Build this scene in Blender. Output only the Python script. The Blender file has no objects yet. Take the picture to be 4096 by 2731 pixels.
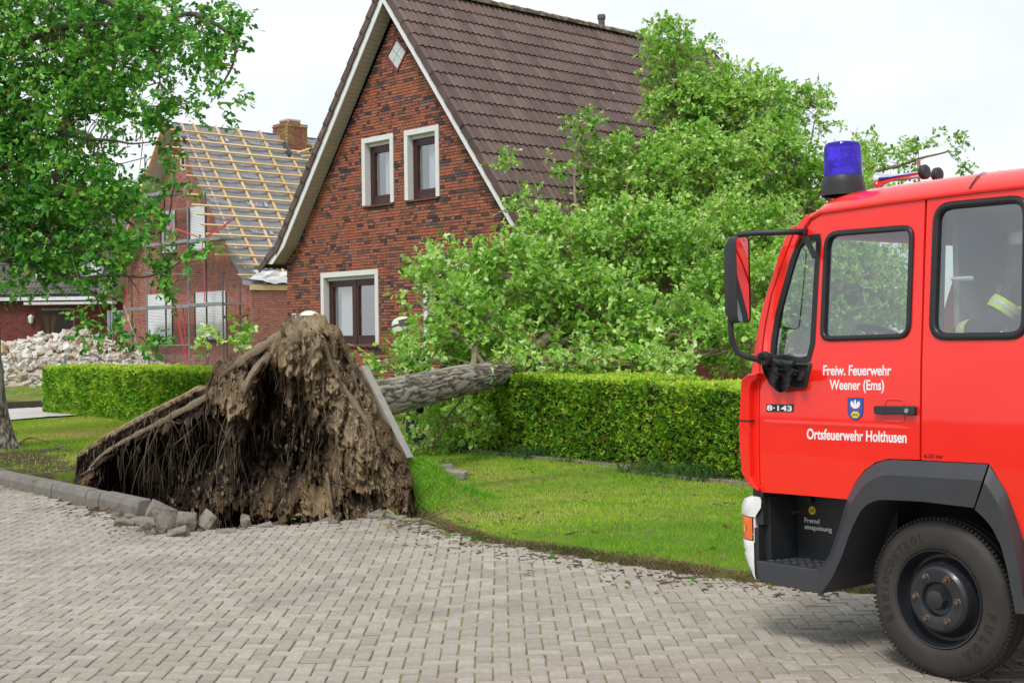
import bpy, bmesh, math, random
import numpy as np
from mathutils import Vector, Matrix, noise, geometry

random.seed(7)
rng = np.random.default_rng(7)
sc = bpy.context.scene
COL = sc.collection

# ---------------------------------------------------------------- camera
F, CX, CY, CAM_H = 5400.0, 2048.0, 1365.5, 1.70
ROLL, PITCH = math.radians(0.75), math.atan((1352 - 1365.5) / 5400.0)
_u = Vector((0, -math.sin(PITCH), math.cos(PITCH)))
_f = Vector((0, math.cos(PITCH), math.sin(PITCH)))
_r = Vector((1, 0, 0))
CR = math.cos(ROLL) * _r - math.sin(ROLL) * _u
CU = math.sin(ROLL) * _r + math.cos(ROLL) * _u
CF = _f
CAM = Vector((0, 0, CAM_H))
cd = bpy.data.cameras.new('camera')
cam = bpy.data.objects.new('camera', cd)
COL.objects.link(cam)
cam.matrix_world = Matrix(((CR.x, CU.x, -CF.x, 0), (CR.y, CU.y, -CF.y, 0), (CR.z, CU.z, -CF.z, CAM_H), (0, 0, 0, 1)))
cd.sensor_width = 36.0
cd.lens = F / 4096 * 36.0
cd.clip_start, cd.clip_end = 0.1, 2000
sc.camera = cam

# ---------------------------------------------------------------- sky and sun (bright overcast)
SUN_EL, SUN_AZ = math.radians(52), math.radians(205)      # azimuth clockwise from +Y; behind the camera, to the left
w = bpy.data.worlds.new('World'); sc.world = w; w.use_nodes = True
nt = w.node_tree; nt.nodes.clear()
out = nt.nodes.new('ShaderNodeOutputWorld')
sky = nt.nodes.new('ShaderNodeTexSky'); sky.sky_type = 'NISHITA'; sky.sun_disc = False
sky.sun_elevation = SUN_EL; sky.sun_rotation = SUN_AZ
b1 = nt.nodes.new('ShaderNodeBackground'); b1.inputs[1].default_value = 0.10
nt.links.new(sky.outputs[0], b1.inputs[0])
b2 = nt.nodes.new('ShaderNodeBackground')                  # the closed cloud layer
tc = nt.nodes.new('ShaderNodeTexCoord'); nz = nt.nodes.new('ShaderNodeTexNoise')
nz.inputs['Scale'].default_value = 2.2; nz.inputs['Detail'].default_value = 5
mp = nt.nodes.new('ShaderNodeMapping'); mp.inputs['Scale'].default_value = (1, 1, 3)
nt.links.new(tc.outputs['Generated'], mp.inputs[0]); nt.links.new(mp.outputs[0], nz.inputs['Vector'])
cr = nt.nodes.new('ShaderNodeValToRGB')
cr.color_ramp.elements[0].position = 0.34; cr.color_ramp.elements[0].color = (0.62, 0.67, 0.73, 1)
cr.color_ramp.elements[1].position = 0.72; cr.color_ramp.elements[1].color = (0.93, 0.95, 0.965, 1)
nt.links.new(nz.outputs['Fac'], cr.inputs[0]); nt.links.new(cr.outputs[0], b2.inputs[0])
b2.inputs[1].default_value = 1.0
mx = nt.nodes.new('ShaderNodeMixShader'); mx.inputs[0].default_value = 0.88
nt.links.new(b1.outputs[0], mx.inputs[1]); nt.links.new(b2.outputs[0], mx.inputs[2])
nt.links.new(mx.outputs[0], out.inputs[0])
sl = bpy.data.lights.new('sun', 'SUN'); sl.energy = 1.7; sl.angle = math.radians(14); sl.color = (1.0, 0.96, 0.90)
so = bpy.data.objects.new('sun', sl); COL.objects.link(so)
sd = Vector((math.sin(SUN_AZ) * math.cos(SUN_EL), math.cos(SUN_AZ) * math.cos(SUN_EL), math.sin(SUN_EL)))
so.rotation_euler = sd.to_track_quat('Z', 'Y').to_euler()
sc.view_settings.view_transform = 'Standard'; sc.view_settings.look = 'None'
sc.view_settings.exposure = 0.40; sc.view_settings.gamma = 1.0
sc.view_settings.use_curve_mapping = False
sc.cycles.max_bounces = 8; sc.cycles.transparent_max_bounces = 12

# ---------------------------------------------------------------- placing helpers: a sight line meets a real plane
def ray(px, py):
    return (px - CX) / F * CR - (py - CY) / F * CU + CF
def on_ground(px, py, z=0.0):
    d = ray(px, py); return CAM + d * ((z - CAM_H) / d.z)
def at(px, py, Y):
    d = ray(px, py); return CAM + d * (Y / d.y)
def on_plane(px, py, p, n):
    d = ray(px, py); return CAM + d * ((Vector(p) - CAM).dot(n) / d.dot(n))

# ---------------------------------------------------------------- materials
MATS = {}
def _nodes(name):
    m = bpy.data.materials.new(name); m.use_nodes = True
    n = m.node_tree; b = n.nodes['Principled BSDF']; MATS[name] = m
    return m, n, b
def _noise(n, scale, detail=6, rough=0.6, coord='Object', stretch=None):
    t = n.nodes.new('ShaderNodeTexCoord'); x = n.nodes.new('ShaderNodeTexNoise')
    x.inputs['Scale'].default_value = scale; x.inputs['Detail'].default_value = detail; x.inputs['Roughness'].default_value = rough
    if stretch:
        mpp = n.nodes.new('ShaderNodeMapping'); mpp.inputs['Scale'].default_value = stretch
        n.links.new(t.outputs[coord], mpp.inputs[0]); n.links.new(mpp.outputs[0], x.inputs['Vector'])
    else:
        n.links.new(t.outputs[coord], x.inputs['Vector'])
    return x.outputs['Fac']
def _ramp(n, fac, stops):
    r = n.nodes.new('ShaderNodeValToRGB'); e = r.color_ramp.elements
    while len(e) < len(stops): e.new(0.5)
    for k, (p, c) in enumerate(stops):
        e[k].position = p; e[k].color = tuple(c) + (1,)
    n.links.new(fac, r.inputs[0]); return r.outputs[0]
def _mix(n, a, b, fac, mode='MIX'):
    x = n.nodes.new('ShaderNodeMix'); x.data_type = 'RGBA'; x.blend_type = mode
    if isinstance(fac, float): x.inputs[0].default_value = fac
    else: n.links.new(fac, x.inputs[0])
    for k, v in ((6, a), (7, b)):
        if isinstance(v, tuple): x.inputs[k].default_value = v + (1,)
        else: n.links.new(v, x.inputs[k])
    return x.outputs[2]
def _bump(n, b, h, strength, dist=0.01):
    x = n.nodes.new('ShaderNodeBump'); x.inputs['Strength'].default_value = strength; x.inputs['Distance'].default_value = dist
    n.links.new(h, x.inputs['Height']); n.links.new(x.outputs[0], b.inputs['Normal'])
def sc3(c, k): return tuple(min(1, v * k) for v in c)
def mat(name, col, rough=0.6, var=0.18, scale=6, bump=0.0, bscale=80, metal=0.0, coat=0.0, spec=0.5, dist=0.004, stretch=None):
    if name in MATS: return MATS[name]
    m, n, b = _nodes(name)
    c = _ramp(n, _noise(n, scale, stretch=stretch), [(0.3, sc3(col, 1 - var)), (0.7, sc3(col, 1 + var))])
    n.links.new(c, b.inputs['Base Color'])
    b.inputs['Roughness'].default_value = rough; b.inputs['Metallic'].default_value = metal
    b.inputs['Coat Weight'].default_value = coat; b.inputs['Specular IOR Level'].default_value = spec
    b.inputs['Coat Roughness'].default_value = 0.05
    if bump: _bump(n, b, _noise(n, bscale, 8, stretch=stretch), bump, dist)
    return m
def _rnd(n):                                               # a number per object plus a number per loose piece
    o = n.nodes.new('ShaderNodeObjectInfo'); g = n.nodes.new('ShaderNodeNewGeometry')
    a = n.nodes.new('ShaderNodeMath'); a.operation = 'ADD'; f = n.nodes.new('ShaderNodeMath'); f.operation = 'FRACT'
    n.links.new(o.outputs['Random'], a.inputs[0]); n.links.new(g.outputs['Random Per Island'], a.inputs[1])
    n.links.new(a.outputs[0], f.inputs[0]); return f.outputs[0]
def piece_mat(name, stops, rough=0.8, grain=0.25, gscale=30, bump=0.4, bscale=60, dist=0.004, over=None):
    m, n, b = _nodes(name)
    c = _ramp(n, _rnd(n), stops)
    g = _ramp(n, _noise(n, gscale, 8), [(0.25, (1 - grain,) * 3), (0.75, (1 + grain * 0.6,) * 3)])
    c = _mix(n, c, g, 1.0, 'MULTIPLY')
    if over:
        oc, sc_, lo, hi = over
        c = _mix(n, c, oc, _ramp(n, _noise(n, sc_, 8, 0.65), [(lo, (0, 0, 0)), (hi, (1, 1, 1))]))
    n.links.new(c, b.inputs['Base Color']); b.inputs['Roughness'].default_value = rough
    if bump: _bump(n, b, _noise(n, bscale, 8), bump, dist)
    return m
def attr_mat(name, attr, rough=0.6, transl=0.0, bump=0, bscale=40, dist=0.01, spec=0.4):
    m, n, b = _nodes(name)
    a = n.nodes.new('ShaderNodeAttribute'); a.attribute_name = attr
    n.links.new(a.outputs['Color'], b.inputs['Base Color']); b.inputs['Roughness'].default_value = rough
    b.inputs['Specular IOR Level'].default_value = spec
    if bump: _bump(n, b, _noise(n, bscale, 8), bump, dist)
    if transl:
        t = n.nodes.new('ShaderNodeBsdfTranslucent'); n.links.new(a.outputs['Color'], t.inputs[0])
        x = n.nodes.new('ShaderNodeMixShader'); x.inputs[0].default_value = transl
        o = n.nodes['Material Output']
        n.links.new(b.outputs[0], x.inputs[1]); n.links.new(t.outputs[0], x.inputs[2]); n.links.new(x.outputs[0], o.inputs[0])
    return m
def glass_mat(name, tint=(0.9, 0.95, 0.95), refl=0.12, rough=0.0):
    m, n, b = _nodes(name)
    n.nodes.remove(b)
    t = n.nodes.new('ShaderNodeBsdfTransparent'); t.inputs[0].default_value = tint + (1,)
    g = n.nodes.new('ShaderNodeBsdfGlossy'); g.inputs['Roughness'].default_value = rough
    lw = n.nodes.new('ShaderNodeLayerWeight'); lw.inputs[0].default_value = 0.5
    pw = n.nodes.new('ShaderNodeMath'); pw.operation = 'POWER'; pw.inputs[1].default_value = 5.0; n.links.new(lw.outputs['Facing'], pw.inputs[0])
    a = n.nodes.new('ShaderNodeMath'); a.operation = 'MULTIPLY_ADD'; a.use_clamp = True
    n.links.new(pw.outputs[0], a.inputs[0]); a.inputs[1].default_value = 1 - refl; a.inputs[2].default_value = refl
    x = n.nodes.new('ShaderNodeMixShader'); n.links.new(a.outputs[0], x.inputs[0])
    n.links.new(t.outputs[0], x.inputs[1]); n.links.new(g.outputs[0], x.inputs[2])
    n.links.new(x.outputs[0], n.nodes['Material Output'].inputs[0])
    return m

# ---------------------------------------------------------------- mesh helpers
class MB:
    def __init__(s): s.v = []; s.f = []; s.mi = []; s.cur = 0
    def add(s, vs, fs):
        o = len(s.v); s.v.extend([tuple(p) for p in vs])
        for f in fs: s.f.append(tuple(i + o for i in f)); s.mi.append(s.cur)
    def box(s, c, d, R=None, jit=0.0, taper=1.0):
        x, y, z = d[0] / 2, d[1] / 2, d[2] / 2; c = Vector(c)
        P = [Vector((sx * x * (taper if sz > 0 else 1), sy * y * (taper if sz > 0 else 1), sz * z)) for sz in (-1, 1) for sy in (-1, 1) for sx in (-1, 1)]
        if jit: P = [p + Vector((random.uniform(-jit, jit), random.uniform(-jit, jit), random.uniform(-jit, jit))) for p in P]
        if R is not None: P = [R @ p for p in P]
        s.add([p + c for p in P], [(0, 2, 3, 1), (4, 5, 7, 6), (0, 1, 5, 4), (2, 6, 7, 3), (0, 4, 6, 2), (1, 3, 7, 5)])
    def cbox(s, c, d, b, R=None, jit=0.0):                # box with a chamfered top
        x, y, z = d[0] / 2, d[1] / 2, d[2] / 2; c = Vector(c)
        P = []
        for (k, zz) in ((0, -z), (0, z - b), (b, z)):
            for sx, sy in ((-1, -1), (1, -1), (1, 1), (-1, 1)):
                P.append(Vector((sx * (x - k) + random.uniform(-jit, jit), sy * (y - k) + random.uniform(-jit, jit), zz)))
        if R is not None: P = [R @ p for p in P]
        fs = []
        for l in (0, 4):
            for i in range(4): fs.append((l + i, l + (i + 1) % 4, l + 4 + (i + 1) % 4, l + 4 + i))
        fs.append((8, 9, 10, 11)); fs.append((3, 2, 1, 0))
        s.add([p + c for p in P], fs)
    def bar(s, a, b, wd, ht, up=(0, 0, 1)):
        a, b = Vector(a), Vector(b); d = (b - a); L = d.length; d.normalize(); up = Vector(up)
        sd_ = d.cross(up).normalized(); up = sd_.cross(d)
        R = Matrix((d, sd_, up)).transposed()
        s.box((a + b) / 2, (L, wd, ht), R)
    def tube(s, pts, r, n=8, cap=True, flat=None):
        pts = [Vector(p) for p in pts]; m = len(pts)
        if not hasattr(r, '__len__'): r = [r] * m
        vs = []; t0 = (pts[1] - pts[0]).normalized()
        nrm = t0.orthogonal().normalized()
        for i, p in enumerate(pts):
            t = (pts[min(i + 1, m - 1)] - pts[max(i - 1, 0)])
            if t.length < 1e-9: t = t0
            t.normalize(); nrm = (nrm - t * nrm.dot(t))
            if nrm.length < 1e-6: nrm = t.orthogonal()
            nrm.normalize(); bn = t.cross(nrm)
            for k in range(n):
                a = 2 * math.pi * k / n; vs.append(p + (nrm * math.cos(a) + bn * math.sin(a)) * r[i])
        fs = [(i * n + k, i * n + (k + 1) % n, (i + 1) * n + (k + 1) % n, (i + 1) * n + k) for i in range(m - 1) for k in range(n)]
        if cap: fs.append(tuple(range(n))[::-1]); fs.append(tuple(range((m - 1) * n, m * n)))
        s.add(vs, fs)
    def lathe(s, prof, n=32, M=None, closed=False):        # prof: (radius, height along local Z)
        vs = []
        for (r, z) in prof:
            for k in range(n):
                a = 2 * math.pi * k / n; p = Vector((r * math.cos(a), r * math.sin(a), z)); vs.append(M @ p if M is not None else p)
        m = len(prof); fs = []
        for i in range(m - 1):
            for k in range(n): fs.append((i * n + k, i * n + (k + 1) % n, (i + 1) * n + (k + 1) % n, (i + 1) * n + k))
        s.add(vs, fs)
    def prism(s, poly, fn, t0, t1):                        # 2D polygon, fn(a, b, t) -> point
        n = len(poly); vs = [fn(a, b, t0) for a, b in poly] + [fn(a, b, t1) for a, b in poly]
        s.add(vs, [tuple(range(n))[::-1], tuple(range(n, 2 * n))] + [(i, (i + 1) % n, n + (i + 1) % n, n + i) for i in range(n)])
    def loft(s, rows, close=False):
        m, n = len(rows), len(rows[0]); vs = [p for r in rows for p in r]; k = n if close else n - 1
        s.add(vs, [(i * n + j, i * n + (j + 1) % n, (i + 1) * n + (j + 1) % n, (i + 1) * n + j) for i in range(m - 1) for j in range(k)])
    def build(s, name, ms, parent=None, smooth=False, bevel=0.0, angle=40, fix=True):
        me = bpy.data.meshes.new(name); me.from_pydata([tuple(p) for p in s.v], [], s.f)
        for m_ in (ms if isinstance(ms, (list, tuple)) else [ms]): me.materials.append(m_)
        if len(me.materials) > 1: me.polygons.foreach_set('material_index', s.mi)
        if fix:
            b = bmesh.new(); b.from_mesh(me); bmesh.ops.recalc_face_normals(b, faces=b.faces); b.to_mesh(me); b.free()
        if smooth:
            me.polygons.foreach_set('use_smooth', [True] * len(me.polygons))
            if angle < 180: me.set_sharp_from_angle(angle=math.radians(angle))
        o = bpy.data.objects.new(name, me); COL.objects.link(o)
        if parent is not None: o.parent = parent
        if bevel:
            bv = o.modifiers.new('bevel', 'BEVEL'); bv.width = bevel; bv.segments = 2; bv.limit_method = 'ANGLE'; bv.angle_limit = math.radians(35)
        return o
def np_obj(name, V, Fa, m, parent=None, col=None, attr='col', smooth=False):
    V = np.asarray(V, np.float32); Fa = np.asarray(Fa, np.int32); k = Fa.shape[1]
    me = bpy.data.meshes.new(name)
    me.vertices.add(len(V)); me.vertices.foreach_set('co', V.ravel())
    me.loops.add(Fa.size); me.loops.foreach_set('vertex_index', Fa.ravel())
    me.polygons.add(len(Fa)); me.polygons.foreach_set('loop_start', np.arange(0, Fa.size, k, dtype=np.int32))
    if smooth: me.polygons.foreach_set('use_smooth', np.ones(len(Fa), bool))
    me.update(calc_edges=True); me.validate()
    if col is not None:
        a = me.attributes.new(attr, 'FLOAT_COLOR', 'POINT'); c4 = np.ones((len(V), 4), np.float32); c4[:, :3] = col
        a.data.foreach_set('color', c4.ravel())
    for mm in (m if isinstance(m, (list, tuple)) else [m]): me.materials.append(mm)
    o = bpy.data.objects.new(name, me); COL.objects.link(o)
    if parent is not None: o.parent = parent
    return o
def inst(src, loc=(0, 0, 0), R=None, parent=None, name=None):
    o = bpy.data.objects.new(name or src.name.split('.')[0], src if isinstance(src, bpy.types.Mesh) else src.data)
    COL.objects.link(o)
    M4 = (R.to_4x4() if R is not None else Matrix()); M4.translation = Vector(loc); o.matrix_basis = M4
    if parent is not None: o.parent = parent
    return o
def tag(o, label=None, cat=None, group=None, kind=None):
    if label: o['label'] = label
    if cat: o['category'] = cat
    if group: o['group'] = group
    if kind: o['kind'] = kind
    return o
def thing(name, label, cat, M4=None, loc=(0, 0, 0), rz=0.0, group=None):
    o = bpy.data.objects.new(name, None); COL.objects.link(o); o.empty_display_size = 0.2
    if M4 is not None: o.matrix_world = M4
    else: o.location = loc; o.rotation_euler = (0, 0, rz)
    return tag(o, label, cat, group)
def copy_tree(o, parent=None):
    c = o.copy(); COL.objects.link(c)
    if parent is not None: c.parent = parent
    for ch in list(o.children): copy_tree(ch, c)
    return c
def bez(pts, n=6):                                         # Catmull-Rom through points
    P = [Vector(p) for p in pts]; P = [2 * P[0] - P[1]] + P + [2 * P[-1] - P[-2]]; out_ = []
    for i in range(1, len(P) - 2):
        for k in range(n):
            t = k / n; a, b, c, d = P[i - 1], P[i], P[i + 1], P[i + 2]
            out_.append(0.5 * ((2 * b) + (c - a) * t + (2 * a - 5 * b + 4 * c - d) * t * t + (3 * b - a - 3 * c + d) * t ** 3))
    out_.append(P[-2].copy()); return out_
def inside(poly, x, y):
    c = False; n = len(poly); j = n - 1
    for i in range(n):
        xi, yi = poly[i]; xj, yj = poly[j]
        if (yi > y) != (yj > y) and x < (xj - xi) * (y - yi) / (yj - yi) + xi: c = not c
        j = i
    return c
def inside_np(poly, X, Y):
    c = np.zeros(X.shape, bool); n = len(poly); j = n - 1
    for i in range(n):
        xi, yi = poly[i]; xj, yj = poly[j]
        if yi != yj:
            c ^= ((yi > Y) != (yj > Y)) & (X < (xj - xi) * (Y - yi) / (yj - yi) + xi)
        j = i
    return c
def vnoise(P, seed=0):                                     # smooth value noise, vectorised
    P = np.asarray(P, float); I = np.floor(P).astype(np.int64); f = P - I; f = f * f * (3 - 2 * f)
    def h(i, j, k):
        x = (i * 374761393 + j * 668265263 + k * 2147483647 + seed * 1274126177) & 0xffffffff
        x = ((x ^ (x >> 13)) * 1274126177) & 0xffffffff; x = x ^ (x >> 16); return (x & 0xffff) / 65535.0
    r = 0
    for a in (0, 1):
        for b in (0, 1):
            for c in (0, 1):
                wgt = (f[:, 0] if a else 1 - f[:, 0]) * (f[:, 1] if b else 1 - f[:, 1]) * (f[:, 2] if c else 1 - f[:, 2])
                r = r + wgt * h(I[:, 0] + a, I[:, 1] + b, I[:, 2] + c)
    return r
def fbm(P, oct=4, seed=0, gain=0.5):
    P = np.asarray(P, float); r = 0; a = 1; t = 0
    for k in range(oct):
        r = r + a * vnoise(P * 2 ** k + 17.3 * k, seed + k); t += a; a *= gain
    return r / t
def text_mesh(s, size, sx=1.0, bold=0.0, ext=0.001, spacing=1.0):
    c = bpy.data.curves.new('lettering', 'FONT'); c.body = s; c.size = size; c.offset = bold; c.extrude = ext; c.space_character = spacing
    o = bpy.data.objects.new('lettering', c); COL.objects.link(o)
    dg = bpy.context.evaluated_depsgraph_get()
    me = bpy.data.meshes.new_from_object(o.evaluated_get(dg)); bpy.data.objects.remove(o); bpy.data.curves.remove(c)
    V = np.empty(len(me.vertices) * 3); me.vertices.foreach_get('co', V); V = V.reshape(-1, 3); V[:, 0] *= sx
    me.vertices.foreach_set('co', V.ravel()); return me, V
# ================================================================ ground: s runs along the road, n across it (towards the houses)
SD = (-0.625, 0.781); ND = (0.781, 0.625)
def SN(x, y): return (SD[0] * x + SD[1] * y, ND[0] * x + ND[1] * y)
def XY(s, n): return (SD[0] * s + ND[0] * n, SD[1] * s + ND[1] * n)
EDGE_S = [-60, 4.0, 5.2, 6.3, 7.5, 9.0, 9.7, 10.6, 10.9, 11.05, 11.2, 11.4, 12.5, 14.0, 60]
EDGE_N = [7.5, 7.5, 7.40, 7.05, 6.92, 6.88, 7.0, 7.32, 7.38, 6.4, 5.9, 5.28, 5.36, 5.36, 5.36]
PL0 = Vector((-5.38, 16.83, 0)); PE = Vector((0.788, -0.615, 0)); PM = Vector((-0.615, -0.788, 0))   # the root plate stands on this line
def sstep(a, b, x): t = np.clip((x - a) / (b - a), 0, 1); return t * t * (3 - 2 * t)
def ground_z(X, Y):
    X = np.asarray(X, float); Y = np.asarray(Y, float)
    S = SD[0] * X + SD[1] * Y; N = ND[0] * X + ND[1] * Y
    en = np.interp(S, EDGE_S, EDGE_N)
    P3 = np.stack([X, Y, X * 0], -1).reshape(-1, 3)
    bumps = (fbm(P3 * 0.9, 3, 3).reshape(X.shape) - 0.5) * 0.06 + (fbm(P3 * 5, 2, 5).reshape(X.shape) - 0.5) * 0.02
    z = 0.03 + bumps + 0.06 * sstep(5.5, 9, N) * (S > 12) + 0.085 * sstep(5.44, 5.54, N) * sstep(12.3, 12.7, S) * sstep(9.5, 7.0, N)
    z = z + 0.27 * sstep(12.3, 14.5, N) + 0.15 * sstep(33, 40, S) * sstep(6, 14, N)
    road = sstep(0.06, -0.04, N - en)
    z = z * (1 - road) - 0.06 * road
    # the lifted sod at the right foot of the root plate
    a = (X - PL0.x) * PE.x + (Y - PL0.y) * PE.y; mdist = (X - PL0.x) * PM.x + (Y - PL0.y) * PM.y
    lift = 0.42 * np.exp(-np.clip(a - 5.30, 0, 9) ** 2 / 0.16) * sstep(4.7, 5.25, a) * np.exp(-np.clip(mdist + 0.10, 0, 9) ** 2 / 0.35) * np.exp(-np.clip(-mdist - 0.35, 0, 9) ** 2 / 0.20)
    z = z + lift * (1 - road)
    # the hole the roots left
    alim = 5.2 + 0.45 * sstep(0.0, 0.2, mdist); hole = sstep(0.02, 0.22, N - en) * sstep(-0.1, 0.35, a) * sstep(alim + 0.1, alim - 0.2, a) * sstep(-0.8, -0.4, mdist) * sstep(17.2, 16.2, S)
    z = z - lift * hole
    z = z - hole * 0.55 + hole * (fbm(P3 * 3.1, 4, 9).reshape(X.shape) - 0.5) * 0.25
    return z
def gz(x, y): return float(ground_z(np.array([x]), np.array([y]))[0])

def lawn_mat():
    m, n, b = _nodes('lawn_soil')
    g = _ramp(n, _noise(n, 0.9, 8, 0.65), [(0.30, (0.08, 0.13, 0.02)), (0.50, (0.13, 0.20, 0.03)), (0.70, (0.30, 0.25, 0.09))])
    t = _ramp(n, _noise(n, 14, 8, 0.7), [(0.3, (0.6, 0.6, 0.6)), (0.7, (1.25, 1.25, 1.25))])
    c = _mix(n, g, t, 1.0, 'MULTIPLY')
    a = n.nodes.new('ShaderNodeAttribute'); a.attribute_name = 'soil'
    d = _ramp(n, _noise(n, 7, 8, 0.7), [(0.3, (0.032, 0.023, 0.016)), (0.55, (0.075, 0.055, 0.036)), (0.75, (0.15, 0.115, 0.075))])
    c = _mix(n, c, d, a.outputs['Fac'])
    n.links.new(c, b.inputs['Base Color']); b.inputs['Roughness'].default_value = 0.95; b.inputs['Specular IOR Level'].default_value = 0.1
    _bump(n, b, _noise(n, 45, 8, 0.7), 0.7, 0.02); return m
def axis(fine0, fine1, step, far):
    a = list(np.arange(fine0, fine1, step)); d = step; x = fine1
    while x < far: a.append(x); d *= 1.25; x += d
    a.append(far); d = step; x = fine0 - step; pre = []
    while x > -far: pre.append(x); d *= 1.25; x -= d
    return np.array([-far] + pre[::-1] + a)
gx, gy = axis(-9, 5, 0.08, 600), axis(6, 24, 0.08, 600)
GX, GY = np.meshgrid(gx, gy, indexing='ij'); GZ = ground_z(GX, GY)
nx, ny = GX.shape; idx = np.arange(nx * ny).reshape(nx, ny)
V = np.stack([GX, GY, GZ], -1).reshape(-1, 3)
Q = np.stack([idx[:-1, :-1], idx[1:, :-1], idx[1:, 1:], idx[:-1, 1:]], -1).reshape(-1, 4)
GS, GN = SD[0] * GX + SD[1] * GY, ND[0] * GX + ND[1] * GY
en = np.interp(GS, EDGE_S, EDGE_N)
pa = (GX - PL0.x) * PE.x + (GY - PL0.y) * PE.y; pm = (GX - PL0.x) * PM.x + (GY - PL0.y) * PM.y
soil = sstep(0.18, 0.02, GN - en + (fbm(V * 4, 3, 21).reshape(GX.shape) - 0.5) * 0.3)
soil = np.maximum(soil, sstep(0.0, 0.2, pa) * sstep(5.5, 5.2, pa) * sstep(-0.9, -0.5, pm)); soil = np.maximum(soil, sstep(4.8, 5.0, pa) * sstep(5.85, 5.65, pa) * sstep(0.0, 0.15, pm))
soil = np.maximum(soil, sstep(2.2, 0.6, np.hypot(GX + 6.6, GY - 19.0)) * sstep(0.42, 0.55, fbm(V * 1.3, 4, 33).reshape(GX.shape)))
soil = np.maximum(soil, 0.9 * sstep(9, 6.5, GN) * (GS > 15.5) * (GS < 21) * sstep(0.45, 0.56, fbm(V * 1.7, 4, 35).reshape(GX.shape)))
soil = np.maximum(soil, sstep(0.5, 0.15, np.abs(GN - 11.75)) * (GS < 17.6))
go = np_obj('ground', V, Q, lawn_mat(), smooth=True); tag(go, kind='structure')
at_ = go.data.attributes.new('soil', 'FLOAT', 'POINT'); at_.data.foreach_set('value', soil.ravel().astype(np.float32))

# ---------------------------------------------------------------- the road: grey paving stones laid in herringbone
stone = piece_mat('paving_stone', [(0.0, (0.315, 0.280, 0.232)), (0.35, (0.345, 0.308, 0.256)), (0.7, (0.372, 0.334, 0.280)), (1.0, (0.415, 0.375, 0.318))], 0.85, 0.28, 26, 0.5, 90, 0.004,
                  over=((0.19, 0.168, 0.138), 1.1, 0.50, 0.78))
def joint_mat():
    m, n, b = _nodes('joint_moss')
    c = _ramp(n, _noise(n, 5.5, 8, 0.75), [(0.36, (0.11, 0.095, 0.065)), (0.5, (0.24, 0.22, 0.10)), (0.62, (0.30, 0.36, 0.05))])
    n.links.new(c, b.inputs['Base Color']); b.inputs['Roughness'].default_value = 1.0
    _bump(n, b, _noise(n, 120, 6), 0.8, 0.01); return m
roadm = MB()
rs = [i * 0.5 for i in range(-30, 100)]
rows = []
for s in rs:
    e = float(np.interp(s, EDGE_S, EDGE_N)); r = []
    for t in range(0, 21):
        n_ = -6 + (e + 6.0) * t / 20; x, y = XY(s, n_); r.append((x, y, -0.0065 - (0.05 if 10.7 < s < 14.6 and t > 17 else 0)))
    rows.append(r)
roadm.loft(rows)
road = roadm.build('road', joint_mat()); tag(road, kind='structure')
SL, SW, SH = 0.186, 0.093, 0.09
PROT = math.radians(1.5)
def herring():                                             # (cx, cy, horizontal) in pattern units of one stone width
    out_ = []
    for i in range(-170, 110):
        for j in range(-10, 260):
            k = (i - j) % 4
            if k == 0: out_.append((i + 1.0, j + 0.5, True))
            elif k == 3: out_.append((i + 0.5, j + 1.0, False))
    return out_
stones = []
cR, sR = math.cos(PROT), math.sin(PROT)
for (a, b, hor) in herring():
    x0, y0 = a * SW, 4.0 + b * SW
    # the laying lines drift gently, as they do in an old road
    x = x0 * cR - y0 * sR + 0.03 * math.sin(y0 * 0.7); y = x0 * sR + y0 * cR + 0.02 * math.sin(x0 * 0.9)
    s, n_ = SN(x, y)
    if y > 25 or n_ > np.interp(s, EDGE_S, EDGE_N) - 0.03: continue
    if abs(x) > 0.46 * y + 1.8 or y < 4.8: continue
    stones.append((x, y, hor))
stones.sort(key=lambda t: t[1])
stone_me = []
for hor in (True, False):
    for k in range(4):
        mb = MB(); L, W_ = (SL, SW) if hor else (SW, SL)
        mb.cbox((0, 0, -SH / 2), (L - 0.008, W_ - 0.008, SH), 0.005, jit=0.0018)
        o = mb.build('paving_stone', stone); stone_me.append(o.data); bpy.data.objects.remove(o)
def tilt(sc_): return Matrix.Rotation(random.gauss(0, sc_), 3, 'X') @ Matrix.Rotation(random.gauss(0, sc_), 3, 'Y') @ Matrix.Rotation(random.gauss(0, 0.012), 3, 'Z')
rest = MB(); made = 0
for (x, y, hor) in stones:
    z = random.gauss(0.0, 0.0018) + 0.002
    s, n_ = SN(x, y); d = float(np.interp(s, EDGE_S, EDGE_N)) - n_
    k = 1.0
    if 10.9 < s < 14.2 and d < 0.45: z -= random.uniform(-0.01, 0.035) * (0.45 - d) / 0.45; k = 6.0 if d < 0.3 else 2.5
    R = tilt(0.007 * k)
    if made < 300 and abs(x / y) < 0.378 and y > 6.62 and x < 1.35:
        o = inst(stone_me[(0 if hor else 4) + random.randrange(4)], (x, y, z), R, road, 'paving_stone'); made += 1
    else:
        L, W_ = (SL, SW) if hor else (SW, SL)
        rest.cbox(Vector((x, y, z)) - R @ Vector((0, 0, SH / 2)), (L - 0.008, W_ - 0.008, SH), 0.005, R, jit=0.0018)
o = rest.build('paving_stones', stone, road, fix=False); tag(o, kind='stuff')

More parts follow.
